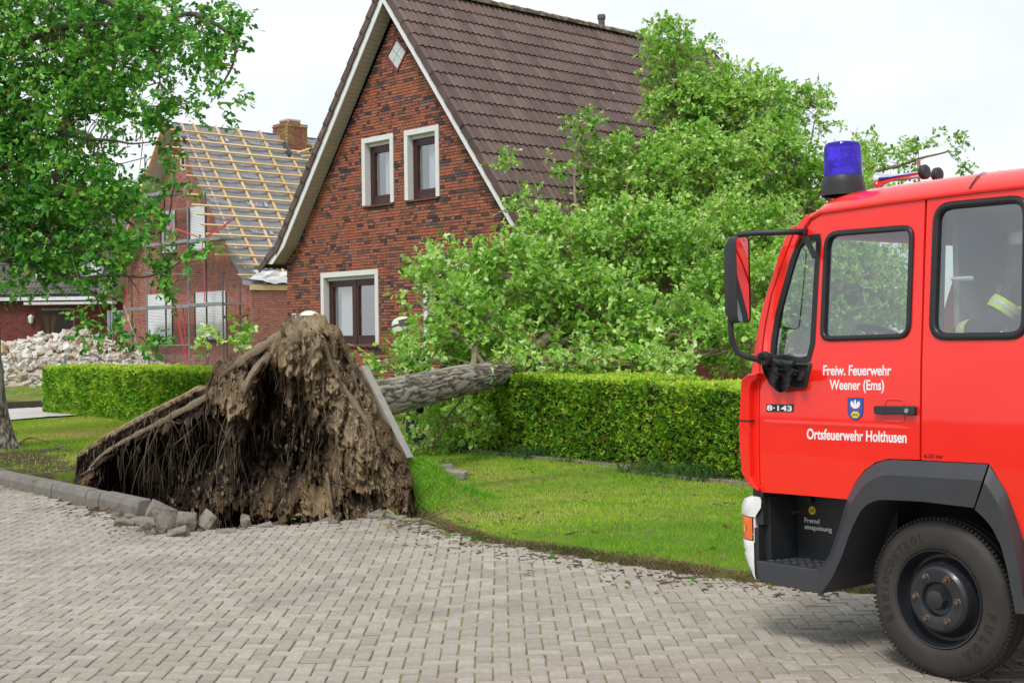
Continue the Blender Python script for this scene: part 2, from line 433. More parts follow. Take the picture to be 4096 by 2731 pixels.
# kerb: bevelled concrete blocks, one after another
kerb_m = mat('kerb_concrete', (0.30, 0.285, 0.25), 0.9, 0.28, 5, 0.5, 70, dist=0.006)
def kerb_over():
    m, n, b = _nodes('kerb_mossy')
    c = _ramp(n, _noise(n, 9, 8), [(0.25, (0.125, 0.115, 0.10)), (0.75, (0.245, 0.228, 0.20))])
    c = _mix(n, c, (0.085, 0.075, 0.025), _ramp(n, _noise(n, 4.5, 8, 0.75), [(0.54, (0, 0, 0)), (0.66, (1, 1, 1))]))
    n.links.new(c, b.inputs['Base Color']); b.inputs['Roughness'].default_value = 0.9
    _bump(n, b, _noise(n, 70, 8), 0.6, 0.006); return m
kerb_m = kerb_over()
def kerb_block(mb, s0, s1, n0, zt=0.155, hgt=0.32, dz=0.0, yaw=0.0):
    prof = [(n0, zt - hgt), (n0, zt - 0.065), (n0 + 0.025, zt - 0.008), (n0 + 0.035, zt), (n0 + 0.155, zt + 0.006), (n0 + 0.155, zt - hgt)]
    vs = []
    for s in (s0, s1):
        for (n_, z) in prof:
            x, y = XY(s, n_ + yaw * (s - s0)); vs.append((x + random.uniform(-.003, .003), y + random.uniform(-.003, .003), z + dz))
    k = len(prof); mb.add(vs, [tuple(range(k)), tuple(range(k, 2 * k))[::-1]] + [(i, k + i, k + (i + 1) % k, (i + 1) % k) for i in range(k)])
kerb = thing('kerb', None, None); tag(kerb, kind='structure')
s = 12.60
for L in (0.98, 0.34, 0.62, 0.42, 0.98, 0.98, 0.5, 0.98, 0.98, 0.98, 0.98, 0.98, 0.98, 0.98, 0.98, 0.98):
    mb = MB(); kerb_block(mb, s + 0.006, s + L - 0.006, 5.36 + random.uniform(-.008, .008), dz=random.uniform(-.008, .008))
    mb.build('kerb_stone', kerb_m, kerb, bevel=0.012); s += L
# driveway by the end of the left hedge, edging along it
drv = MB()
L0 = [XY(28.6, 5.4), XY(28.6, 9.1), XY(29.2, 10.4), XY(29.4, 10.9), XY(30.4, 13), XY(30.6, 16)]; L1 = [XY(32.8, 5.4), XY(33.2, 9.1), XY(33.3, 10.6), XY(33.4, 11.7), XY(33.6, 13), XY(33.6, 16)]
def dense(l): l3 = [(x, y, 0) for x, y in l]; return [l3[i + 0] if t == 0 else tuple(l3[i][k] + (l3[i + 1][k] - l3[i][k]) * t / 8 for k in range(3)) for i in range(len(l3) - 1) for t in range(8)]
D0, D1 = dense(L0), dense(L1); drv.loft([[(a[0] + (b[0] - a[0]) * t / 8, a[1] + (b[1] - a[1]) * t / 8, 0.035 + max(gz(a[0] + (b[0] - a[0]) * t / 8 + q, a[1] + (b[1] - a[1]) * t / 8) for q in (-.3, 0, .3))) for t in range(9)] for a, b in zip(D0, D1)])
o = drv.build('driveway', mat('driveway_concrete', (0.50, 0.46, 0.43), 0.9, 0.15, 3, 0.4, 40)); tag(o, kind='structure')
e = MB()
for k in range(6):
    a, b = XY(33.55, 5.6 + k * 1.4), XY(33.55, 6.97 + k * 1.4); e.bar((a[0], a[1], 0.2), (b[0], b[1], 0.2), 0.08, 0.2)
o = e.build('edging', mat('dark_edging', (0.07, 0.06, 0.05), 0.9)); tag(o, kind='structure')

# ---------------------------------------------------------------- grass: single blades
def grass(name, n, area, hgt, wid, keep, seed, cols, lean=0.5):
    r = np.random.default_rng(seed); s0, s1, n0, n1 = area
    S = r.uniform(s0, s1, n); N = r.uniform(n0, n1, n)
    X = SD[0] * S + ND[0] * N; Y = SD[1] * S + ND[1] * N
    k = keep(S, N, X, Y, r); S, N, X, Y = S[k], N[k], X[k], Y[k]; n = len(X)
    Z = ground_z(X, Y); P = np.stack([X, Y, Z - 0.004], -1)
    an = r.uniform(0, 2 * np.pi, n); h = hgt * r.uniform(0.5, 1.3, n) * (0.6 + 0.8 * fbm(P * 1.4, 2, seed)); wd = wid * r.uniform(0.7, 1.3, n)
    sdv = np.stack([np.cos(an), np.sin(an), an * 0], -1) * wd[:, None]
    la = r.uniform(0, 2 * np.pi, n); lm = lean * h * r.uniform(0.2, 1.4, n)
    tip = P + np.stack([np.cos(la) * lm, np.sin(la) * lm, h], -1); mid = P * 0.5 + tip * 0.5; mid[:, 2] += 0.12 * h
    V = np.stack([P - sdv, P + sdv, mid + sdv * 0.7, tip], 1).reshape(-1, 3)
    i = np.arange(n) * 4; Fq = np.stack([i, i + 1, i + 2, i + 3], -1)
    q = np.clip((fbm(P * 0.55, 4, seed + 1, 0.6) - 0.5) * 2.4 + 0.42 + 0.16 * r.normal(size=n), 0, 1)
    C = np.stack([np.interp(q, [0, 0.45, 0.72, 1], [c[j] for c in cols]) for j in range(3)], -1)
    C = np.repeat(C, 4, 0); o = np_obj(name, V, Fq, MATS.get('grass') or attr_mat('grass', 'col', 0.55, 0.35), col=C); tag(o, kind='stuff'); return o
GC = [(0.19, 0.42, 0.02), (0.38, 0.60, 0.035), (0.54, 0.62, 0.09), (0.66, 0.54, 0.22)]
def keep_right(S, N, X, Y, r):
    e = np.interp(S, EDGE_S, EDGE_N); a = (X - PL0.x) * PE.x + (Y - PL0.y) * PE.y; m_ = (X - PL0.x) * PM.x + (Y - PL0.y) * PM.y
    k = (N > e + 0.04 + 0.12 * r.random(len(S))) & ~((a < 5.12) & (m_ > -0.9)) & ~((a < 5.75) & (m_ > 0.05))
    d = np.clip(9.0 / Y, 0.3, 1.6); return k & (r.random(len(S)) < d) & (np.abs(X) < 0.42 * Y)
grass('lawn_grass', 250000, (3.5, 17.5, 6.6, 11.7), 0.034, 0.0028, keep_right, 11, GC)
def keep_left(S, N, X, Y, r):
    a = (X - PL0.x) * PE.x + (Y - PL0.y) * PE.y; m_ = (X - PL0.x) * PM.x + (Y - PL0.y) * PM.y
    k = ~((a > -0.1) & (m_ > -0.9)) & (N > 5.72) & (np.abs(X) < 0.42 * Y) & ~((S > 28.7) & (N < 14))
    bare = fbm(np.stack([X, Y, X * 0], -1) * 1.7, 4, 35); k &= ~((S < 21) & (N < 8.6) & (bare > 0.50) & (r.random(len(S)) < 0.93))
    return k
GL = [(0.19, 0.38, 0.02), (0.38, 0.54, 0.04), (0.52, 0.56, 0.09), (0.62, 0.50, 0.19)]
grass('verge_grass', 95000, (15.5, 29, 5.6, 11.4), 0.042, 0.0052, keep_left, 12, GL)
grass('garden_grass', 16000, (34, 40, 8, 18), 0.05, 0.010, lambda S, N, X, Y, r: np.abs(X) < 0.42 * Y, 13, GL)
def keep_edge(S, N, X, Y, r):
    e = np.interp(S, EDGE_S, EDGE_N); return (np.abs(N - e - 0.03) < 0.09) & (S < 10.8)
grass('edge_grass', 60000, (4, 10.9, 6.7, 7.7), 0.03, 0.003, keep_edge, 14, [(0.05, 0.10, 0.015), (0.14, 0.15, 0.05), (0.27, 0.20, 0.09), (0.33, 0.24, 0.12)], 1.4)
# tall tufts at the hedge foot and on the lifted sod
def keep_foot(S, N, X, Y, r): return (fbm(np.stack([X, Y, X * 0], -1) * 2.2, 3, 51) > 0.5)
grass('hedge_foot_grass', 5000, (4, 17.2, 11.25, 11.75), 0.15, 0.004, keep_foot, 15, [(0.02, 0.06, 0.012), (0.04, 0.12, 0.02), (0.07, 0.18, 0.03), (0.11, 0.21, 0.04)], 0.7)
def keep_sod(S, N, X, Y, r):
    a = (X - PL0.x) * PE.x + (Y - PL0.y) * PE.y; m_ = (X - PL0.x) * PM.x + (Y - PL0.y) * PM.y
    return (a > 5.0) & (a < 6.1) & (m_ > -1.0) & ((m_ < 0.12) | (a > 5.7)) & (r.random(len(S)) < np.exp(-((a - 5.4) / 0.4) ** 2))
grass('sod_grass', 60000, (9.8, 13.2, 6.9, 9.6), 0.055, 0.003, keep_sod, 16, [(0.09, 0.32, 0.014), (0.20, 0.52, 0.02), (0.32, 0.58, 0.04), (0.48, 0.55, 0.12)], 0.9)
# ================================================================ the brick house: local X along its front, local Y into it
HA = math.radians(43.5)
H0 = Vector((-4.862, 29.315, 0.0)); HU = Vector((math.sin(HA), -math.cos(HA), 0)); HW = Vector((math.cos(HA), math.sin(HA), 0))
house = thing('brick_house', 'steep gabled red brick house with brown tiled roof, struck by the fallen tree', 'house', loc=H0, rz=-(math.pi / 2 - HA))
brick_m = piece_mat('facing_brick', [(0.0, (0.37, 0.112, 0.058)), (0.28, (0.45, 0.145, 0.074)), (0.50, (0.30, 0.092, 0.056)), (0.64, (0.36, 0.158, 0.092)), (0.76, (0.19, 0.088, 0.066)), (0.87, (0.10, 0.060, 0.058)), (0.93, (0.045, 0.035, 0.040)), (1.0, (0.15, 0.11, 0.12))], 0.75, 0.22, 18, 0.3, 70, 0.003)
mortar_m = mat('dark_mortar', (0.045, 0.040, 0.038), 0.95, 0.3, 12, 0.4, 60)
white_m = mat('white_render', (0.80, 0.80, 0.78), 0.6, 0.05, 5, 0.15, 90)
pvc_m = mat('white_board', (0.83, 0.84, 0.84), 0.35, 0.03, 3)
soffit_m = mat('beige_cladding', (0.56, 0.51, 0.42), 0.55, 0.07, 4, 0.1, 60)
frame_m = mat('mahogany_frame', (0.055, 0.014, 0.012), 0.35, 0.35, 9, 0.1, 60, stretch=(1, 1, 0.15))
pane_m = glass_mat('window_pane', (0.92, 0.94, 0.95), 0.27)
curtain_m = mat('net_curtain', (0.80, 0.82, 0.82), 0.9, 0.06, 20)
dark_m = mat('dark_room', (0.05, 0.047, 0.045), 0.9, 0.2, 2)
sill_m = piece_mat('sill_tile', [(0, (0.17, 0.075, 0.06)), (1, (0.24, 0.115, 0.09))], 0.5, 0.2, 20, 0.2)
black_m = mat('black_gap', (0.01, 0.01, 0.01), 0.9)
RC, RZ = 3.905, 8.45                                       # ridge of the wall plane
def roof_u(z, side):                                       # where the wall meets the soffit
    if z >= 3.68: return RC + side * (RC - 0.37) * (8.08 - z) / (8.08 - 3.68) * 1.0 + (0 if True else 0)
    t = (3.68 - z) / (3.68 - 3.42); return RC + side * ((RC - 0.37) + t * 0.36)
OPEN = [(1.26, 3.212, 1.60, 3.115), (4.627, 6.58, 1.60, 3.115), (2.732, 3.75, 4.404, 5.763), (4.095, 5.133, 4.404, 5.76)]
DIA = [(3.908, 7.62), (4.235, 7.29), (3.912, 6.93), (3.565, 7.285)]
# mortar backing with the openings left free
def backing():
    mb = MB(); us = sorted({0.0, 2 * RC} | {v for o in OPEN for v in o[:2]}); zs = sorted({-0.1, 3.4} | {v for o in OPEN for v in o[2:] if v < 3.4})
    def hole(u, z): return any(a < u < b and c < z < d for a, b, c, d in OPEN)
    zl = [-0.1, 1.60, 3.115, 3.42]
    for z0, z1 in zip(zl[:-1], zl[1:]):
        for u0, u1 in zip(us[:-1], us[1:]):
            if not hole((u0 + u1) / 2, (z0 + z1) / 2): mb.add([(u0, 0, z0), (u1, 0, z0), (u1, 0, z1), (u0, 0, z1)], [(0, 1, 2, 3)])
    zl = [3.42, 3.68, 4.404, 4.9, 5.4, 5.76, 6.5, 7.2, 8.08]
    for z0, z1 in zip(zl[:-1], zl[1:]):
        def span(z): return roof_u(z, -1), roof_u(z, 1)
        cuts = [(a, b) for a, b, c, d in OPEN if c < (z0 + z1) / 2 < d]
        a0, b0 = span(z0); a1, b1 = span(z1); e0, e1 = a0, a1
        for (c, d) in cuts + [(None, None)]:
            f0 = b0 if c is None else c; f1 = b1 if c is None else c
            mb.add([(e0, 0, z0), (f0, 0, z0), (f1, 0, z1), (e1, 0, z1)], [(0, 1, 2, 3)]); e0 = e1 = d
    return mb
wall = backing().build('wall', mortar_m, house)
# the bricks, course by course, stretchers and headers in wild bond
BH, BS, BHd = 0.0602, 0.214, 0.104
def brick_rows(z0, z1, span, openings, extra=None, bh=BH, bs=BS, bd=BHd, ps=0.42):
    z = z0; out_ = []
    while z < z1:
        a, b = span(z + bh * 0.6); u = a; 
        while u < b - 0.03:
            L = bs if random.random() < ps else bd
            L = min(L, b - u); c = u + L / 2; lo, hi = u, u + L
            ok = True
            for (o0, o1, o2, o3) in openings:
                if o2 - bh < z + bh / 2 - 0.005 and z + bh * 0.6 < o3 and hi > o0 and lo < o1 and z + bh > o2:
                    if lo < o0 - 0.03: hi = o0
                    elif hi > o1 + 0.03: lo = o1
                    else: ok = False
            if extra and extra(c, z + bh / 2): ok = False
            if ok and hi - lo > 0.03: out_.append((lo, hi, z))
            u += L
        z += bh
    return out_
def in_dia(u, z): return inside([(RC + (a - RC) * 1.06, 7.28 + (b - 7.28) * 1.06) for a, b in DIA], u, z)
def hspan(z): return (0.0, 2 * RC) if z < 3.42 else (max(0, roof_u(z, -1)) - 0.02, min(2 * RC, roof_u(z, 1)) + 0.02)
bricks = brick_rows(0.2, 8.06, hspan, OPEN, in_dia)
bm_cache = {}
bstuff = MB(); nb = 0
for (lo, hi, z) in bricks:
    L = hi - lo - 0.010; h = BH - 0.010; pr = random.uniform(0.006, 0.012)
    c = ((lo + hi) / 2, -pr / 2, z + BH / 2)
    if nb < 300 and 3.2 < lo < 6.9 and 3.2 < z < 4.35 and L > 0.15:
        if 'b' not in bm_cache:
            q = MB(); q.cbox((0, 0, 0), (0.204, h, 0.03), 0.003, Matrix.Rotation(math.pi / 2, 3, 'X')); oo = q.build('brick', brick_m); bm_cache['b'] = oo.data; bpy.data.objects.remove(oo)
        inst(bm_cache['b'], (c[0], -pr + 0.015, c[2] + random.uniform(-.001, .001)), Matrix.Rotation(random.gauss(0, .004), 3, 'Y'), wall, 'brick'); nb += 1
    else:
        bstuff.cbox((c[0], -pr + 0.015, c[2]), (L, h, 0.03), 0.003, Matrix.Rotation(math.pi / 2, 3, 'X'), jit=0.0012)
o = bstuff.build('bricks', brick_m, wall, fix=False); tag(o, kind='stuff')
# the other walls
sw = MB(); sw.box((2 * RC - 0.06, 5.0, 1.65), (0.10, 9.9, 3.6)); sw.box((0.06, 5.0, 1.65), (0.10, 9.9, 3.6)); sw.box((RC, 9.98, 1.65), (2 * RC, 0.1, 3.6)); sw.prism([(0.25, 3.6), (2 * RC - 0.25, 3.6), (RC, 8.3)], lambda a, b, t: (a, t, b), 9.93, 10.03)
sw.build('side_wall', mat('side_brick', (0.27, 0.08, 0.05), 0.9, 0.35, 20), house)  # plain brick colour for the side and back walls
fl = MB(); fl.box((RC, 5, 3.35), (7.6, 9.7, 0.1)); fl.box((RC, 0.45, 1.0), (7.6, 0.04, 0.9)); fl.box((RC, 2.5, 2.4), (7.6, 0.06, 1.9)); fl.box((RC, 2.5, 4.7), (3.0, 0.06, 2.6)); fl.box((RC, 1.3, 0.9), (7.6, 2.4, 0.1)); fl.build('inner_wall', dark_m, house)
# windows
def window(a, b, c, d, mull=0.0, left_sash=True, curtain='side'):
    w_ = MB(); t = 0.105
    for (p, q, r, s_) in ((a, b, d - t, d), (a, a + t, c, d - t), (b - t, b, c, d - t)):
        w_.box(((p + q) / 2, 0.052, (r + s_) / 2), (q - p, 0.15, s_ - r))
    sur = w_.build('window_surround', white_m, house, bevel=0.004)
    D = 0.125; a1, b1, c1, d1 = a + t, b - t, c + 0.01, d - t
    f = MB()
    def fr(u0, u1, z0, z1, y0, y1): f.box(((u0 + u1) / 2, (y0 + y1) / 2, (z0 + z1) / 2), (u1 - u0, y1 - y0, z1 - z0))
    fw_ = 0.075
    fr(a1, b1, c1, c1 + 0.13, D + .002, D + 0.09); fr(a1, a1 + fw_, c1 + 0.13, d1, D, D + 0.09); fr(b1 - fw_, b1, c1 + 0.13, d1, D, D + 0.09); fr(a1 + fw_, b1 - fw_, d1 - fw_ - 0.07, d1 - 0.07, D, D + 0.09)
    win = f.build('window', frame_m, house, bevel=0.004)
    x = MB(); x.box(((a1 + b1) / 2, D - 0.02, d1 - 0.035), (b1 - a1, 0.05, 0.066)); x.build('shutter_box', white_m, win)
    spl = [(a1 + fw_, b1 - fw_)] if not mull else [(a1 + fw_, a1 + fw_ + mull), (a1 + fw_ + mull + 0.10, b1 - fw_)]
    if mull:
        q = MB(); q.box((a1 + fw_ + mull + 0.05, D + 0.04, (c1 + d1) / 2), (0.10, 0.10, d1 - c1 - 0.02)); q.build('mullion', frame_m, win, bevel=0.004)
    zb, zt = c1 + 0.13, d1 - fw_ - 0.07
    for (u0, u1) in spl:
        s_ = MB(); k = 0.055
        for (p, q, r, v) in ((u0, u1, zb, zb + k), (u0, u1, zt - k, zt), (u0, u0 + k, zb + k, zt - k), (u1 - k, u1, zb + k, zt - k)):
            s_.box(((p + q) / 2, D + 0.035, (r + v) / 2), (q - p, 0.07, v - r))
        s_.build('sash', frame_m, win, bevel=0.004)
        g = MB(); g.box(((u0 + u1) / 2, D + 0.045, (zb + zt) / 2), (u1 - u0 - 2 * k, 0.006, zt - zb - 2 * k)); g.build('pane', pane_m, win)
        i = MB()
        for uu in (u0 + k + 0.012, u1 - k - 0.012): i.box((uu, D + 0.075, (zb + zt) / 2), (0.022, 0.02, zt - zb - 2 * k))
        i.build('inner_rim', white_m, win)
    hd = MB(); uh = spl[-1][0] + 0.075; hd.tube([(uh, D + 0.10, (zb + zt) / 2 + 0.05), (uh, D + 0.06, (zb + zt) / 2 + 0.05), (uh + .004, D + 0.055, (zb + zt) / 2 - 0.06)], 0.010, 6); hd.build('handle', pvc_m, win)
    def curt(u0, u1, y, name='curtain', top=zt):
        n_ = max(6, int((u1 - u0) / 0.02)); rows_ = []
        for zz in (zb + 0.02, top): rows_.append([(u0 + (u1 - u0) * i_ / n_, y + 0.022 * math.sin(i_ * 1.35) + 0.01 * math.sin(i_ * 0.7), zz) for i_ in range(n_ + 1)])
        q = MB(); q.loft(rows_); q.build(name, curtain_m, win, smooth=True)
    if curtain == 'one': curt(spl[0][0] + 0.24, b1 - 0.05, D + 0.14)
    else: curt(spl[0][0] + 0.16, spl[0][1] + 0.02, D + 0.14)
    n_ = max(3, int((b - a - 2 * t + 0.1) / 0.13)); uu0 = a + 0.03; dw = (b - a - 0.04) / n_
    for k_ in range(n_):
        q = MB(); R = Matrix.Rotation(math.radians(9), 3, 'X'); q.box((uu0 + dw * (k_ + 0.5), 0.045, c - 0.012), (dw - 0.008, 0.21, 0.03), R)
        q.build('sill_tile', sill_m, win)
    return win
window(*OPEN[0], mull=0.78); window(*OPEN[1], mull=0.78); window(*OPEN[2], curtain='one'); window(*OPEN[3], curtain='one')
# diamond window with four frosted panes
q = MB(); cen = (sum(p[0] for p in DIA) / 4, sum(p[1] for p in DIA) / 4)
ring = [[(cen[0] + (a - cen[0]) * k, y, cen[1] + (b - cen[1]) * k) for a, b in DIA] for k, y in ((1.0, 0.0), (1.0, -0.03), (0.86, -0.03), (0.84, 0.0))]
q.loft(ring, close=True); dw = q.build('window', mat('red_brown_frame', (0.23, 0.062, 0.045), 0.5, 0.15, 8), house)
frost = mat('frosted_pane', (0.62, 0.67, 0.68), 0.12, 0.22, 26, 0.9, 9, dist=0.02)
I = [(cen[0] + (a - cen[0]) * 0.82, cen[1] + (b - cen[1]) * 0.82) for a, b in DIA]
mid = lambda p, q_: ((p[0] + q_[0]) / 2, (p[1] + q_[1]) / 2)
for k in range(4):
    poly = [I[k], mid(I[k], I[(k + 1) % 4]), cen, mid(I[k - 1], I[k])]
    pc = (sum(p[0] for p in poly) / 4, sum(p[1] for p in poly) / 4); poly = [(pc[0] + (a - pc[0]) * 0.95, pc[1] + (b - pc[1]) * 0.95) for a, b in poly]
    g = MB(); g.prism(poly, lambda a, b, t: (a, t, b), -0.012, -0.006); g.build('pane', frost, dw)
g = MB(); g.prism(I, lambda a, b, t: (a, t, b), -0.004, -0.002); g.build('lead_came', mat('lead_came', (0.05, 0.05, 0.05), 0.6), dw)
# house number plate
q = MB(); q.box((0.255, -0.012, 2.20), (0.15, 0.012, 0.19)); hn = q.build('number_plate', mat('enamel_plate', (0.78, 0.78, 0.74), 0.3, 0.04), house, bevel=0.003)
me, V_ = text_mesh('28', 0.19, 0.62, 0.006); me.materials.append(black_m)
o = bpy.data.objects.new('lettering', me); COL.objects.link(o); o.parent = hn; o.matrix_basis = Matrix(((1, 0, 0, 0.19), (0, 0, -1, -0.0195), (0, 1, 0, 2.135), (0, 0, 0, 1)))
# ---- roof
OV = 0.35
PROF = [(RC, 8.66), (7.60, 3.86), (8.18, 3.43)]            # top of the laths on the right slope (u, z); the left mirrors it
def slope_pt(t, side):                                     # t metres down the slope from the ridge
    p = PROF[0]
    for a, b in zip(PROF[:-1], PROF[1:]):
        L = math.hypot(b[0] - a[0], b[1] - a[1])
        if t <= L or b is PROF[-1]:
            k = t / L; u, z = a[0] + (b[0] - a[0]) * k, a[1] + (b[1] - a[1]) * k; d = ((b[0] - a[0]) / L, (b[1] - a[1]) / L)
            return (RC + side * (u - RC), z, side * d[0], d[1])
        t -= L
tile_m = piece_mat('roof_tile', [(0, (0.070, 0.042, 0.040)), (0.5, (0.086, 0.052, 0.048)), (1, (0.108, 0.068, 0.062))], 0.6, 0.25, 5, 0.25, 50, 0.003, over=((0.16, 0.105, 0.095), 1.6, 0.52, 0.75))
def lichen(mname, base):
    m, n, b = _nodes(mname)
    c = _ramp(n, _rnd(n), base)
    c = _mix(n, c, _ramp(n, _noise(n, 4, 8), [(0.25, (0.72,) * 3), (0.75, (1.2,) * 3)]), 1.0, 'MULTIPLY')
    c = _mix(n, c, (0.15, 0.105, 0.095), _ramp(n, _noise(n, 1.3, 6, coord='Object'), [(0.52, (0, 0, 0)), (0.72, (0.8, 0.8, 0.8))]))
    c = _mix(n, c, (0.46, 0.22, 0.03), _ramp(n, _noise(n, 6.5, 3, 0.5), [(0.685, (0, 0, 0)), (0.705, (1, 1, 1))]))
    c = _mix(n, c, (0.45, 0.43, 0.38), _ramp(n, _noise(n, 17, 2, 0.5), [(0.735, (0, 0, 0)), (0.75, (1, 1, 1))]))
    n.links.new(c, b.inputs['Base Color']); b.inputs['Roughness'].default_value = 0.6; _bump(n, b, _noise(n, 60, 8), 0.25, 0.003); return m
tile_m = lichen('roof_tile_lichen', [(0, (0.092, 0.056, 0.048)), (0.5, (0.118, 0.071, 0.060)), (1, (0.148, 0.092, 0.077))])
def tile_mesh(mb, M4, verge=False, w=0.30, L=0.40):
    prof = [(0.0, 0.0), (0.03, 0.030), (0.065, 0.040), (0.10, 0.030), (0.125, 0.004), (0.16, 0.0), (0.19, 0.030), (0.225, 0.040), (0.26, 0.028), (0.285, 0.004), (0.315, 0.0)]
    prof = [(a * w / 0.30, b * 0.85) for a, b in prof]; vs = []
    for (y, zo) in ((0.0, -0.004), (L, 0.026)):             # y runs down the slope; the lower end rides on the tile below
        for a, b in prof: vs.append(M4 @ Vector((a, y, b + zo)))
    for a, b in prof: vs.append(M4 @ Vector((a, L - 0.004, b + 0.026 - 0.030)))
    n = len(prof); fs = [(i, i + 1, n + i + 1, n + i) for i in range(n - 1)] + [(n + i, n + i + 1, 2 * n + i + 1, 2 * n + i) for i in range(n - 1)]
    mb.add(vs, fs)
    if verge:
        mb.add([M4 @ Vector(p) for p in ((0.0, 0, 0.0), (0.0, L, 0.028), (0.0, L + 0.0, -0.115), (0.0, 0, -0.135), (0.022, 0, 0.0), (0.022, L, 0.028), (0.022, L, -0.115), (0.022, 0, -0.135))], [(0, 1, 2, 3), (1, 5, 6, 2), (3, 2, 6, 7), (5, 4, 7, 6)])
NC, GA = 35, 0.3455
def tile_M(t, w0, side):
    u, z, du, dz = slope_pt(t, side); dn = Vector((du, 0, dz)); ax = Vector((0, 1, 0)); nn = dn.cross(ax) * (-1 if side > 0 else 1)
    if nn.z < 0: nn = -nn
    x = ax; M_ = Matrix(((x.x, dn.x, nn.x, u), (x.y, dn.y, nn.y, w0), (x.z, dn.z, nn.z, z), (0, 0, 0, 1))); return M_
roof = MB(); un = []
for side in (-1, 1):
    rows_ = [[(RC + side * (u - RC), y, z - 0.02) for y in (-OV, 10.1)] for u, z in PROF]; roof.loft(rows_)
roof = roof.build('roof', mat('roof_underlay', (0.03, 0.025, 0.025), 0.9), house)
tp = MB(); tile_mesh(tp, Matrix()); tp_o = tp.build('roof_tile', tile_m, fix=True, smooth=True, angle=50); tp_me = tp_o.data; bpy.data.objects.remove(tp_o)
tv = MB(); tile_mesh(tv, Matrix(), True); tv_o = tv.build('roof_tile', tile_m, fix=False, smooth=True, angle=50); tv_me = tv_o.data; bpy.data.objects.remove(tv_o)
trest = MB(); nt_ = 0
for r in range(20):
    t = 0.06 + r * GA
    if t > 6.72: break
    for c in range(NC):
        w0 = -OV - 0.04 + c * 0.30
        me_ = tv_me if c == 0 else tp_me
        M_ = tile_M(t, w0, 1)
        big = c * 0.30 < 7.0 and (r < 6 or c < 12 + (9 - r) * 1.2)
        if nt_ < 290 and big:
            o = bpy.data.objects.new('roof_tile', me_); COL.objects.link(o); o.parent = roof
            o.matrix_basis = M_ @ Matrix.Rotation(random.gauss(0, .004), 4, 'X'); nt_ += 1
        else: tile_mesh(trest, M_, c == 0)
    for c in range(4):
        tile_mesh(trest, tile_M(t, -OV - 0.04 + c * 0.30, -1) , c == 0)
o = trest.build('roof_tiles', tile_m, roof, smooth=True, angle=50, fix=False); tag(o, kind='stuff')
rest_l = MB(); rest_l.loft([[(RC - (u - RC), y, z + 0.012) for y in (0.8, 10.1)] for u, z in PROF]); rest_l.build('roof_slope', tile_m, roof)
ridge_m = piece_mat('ridge_tile', [(0, (0.07, 0.05, 0.045)), (1, (0.11, 0.08, 0.07))], 0.85, 0.3, 12, 0.6, 50, 0.006, over=((0.30, 0.25, 0.13), 5.0, 0.46, 0.62))
for k in range(27):
    q = MB(); y0 = -OV - 0.02 + k * 0.385; rows_ = []
    for (yy, rr) in ((y0, 0.13), (y0 + 0.05, 0.145), (y0 + 0.40, 0.125)):
        rows_.append([(RC + rr * math.cos(a), yy, 8.645 + rr * 0.75 * math.sin(a)) for a in [math.radians(-12 + 204 * i / 9) for i in range(10)]])
    q.loft(rows_); q.build('ridge_tile', ridge_m, roof, smooth=True)
q = MB(); q.lathe([(0.0, 0.30), (0.085, 0.30), (0.095, 0.27), (0.095, 0.20), (0.075, 0.19), (0.075, 0.0)], 16, Matrix.Translation((RC - 0.12, 6.05, 8.72))); q.build('vent_pipe', mat('grey_vent', (0.09, 0.09, 0.10), 0.6), house, smooth=True)
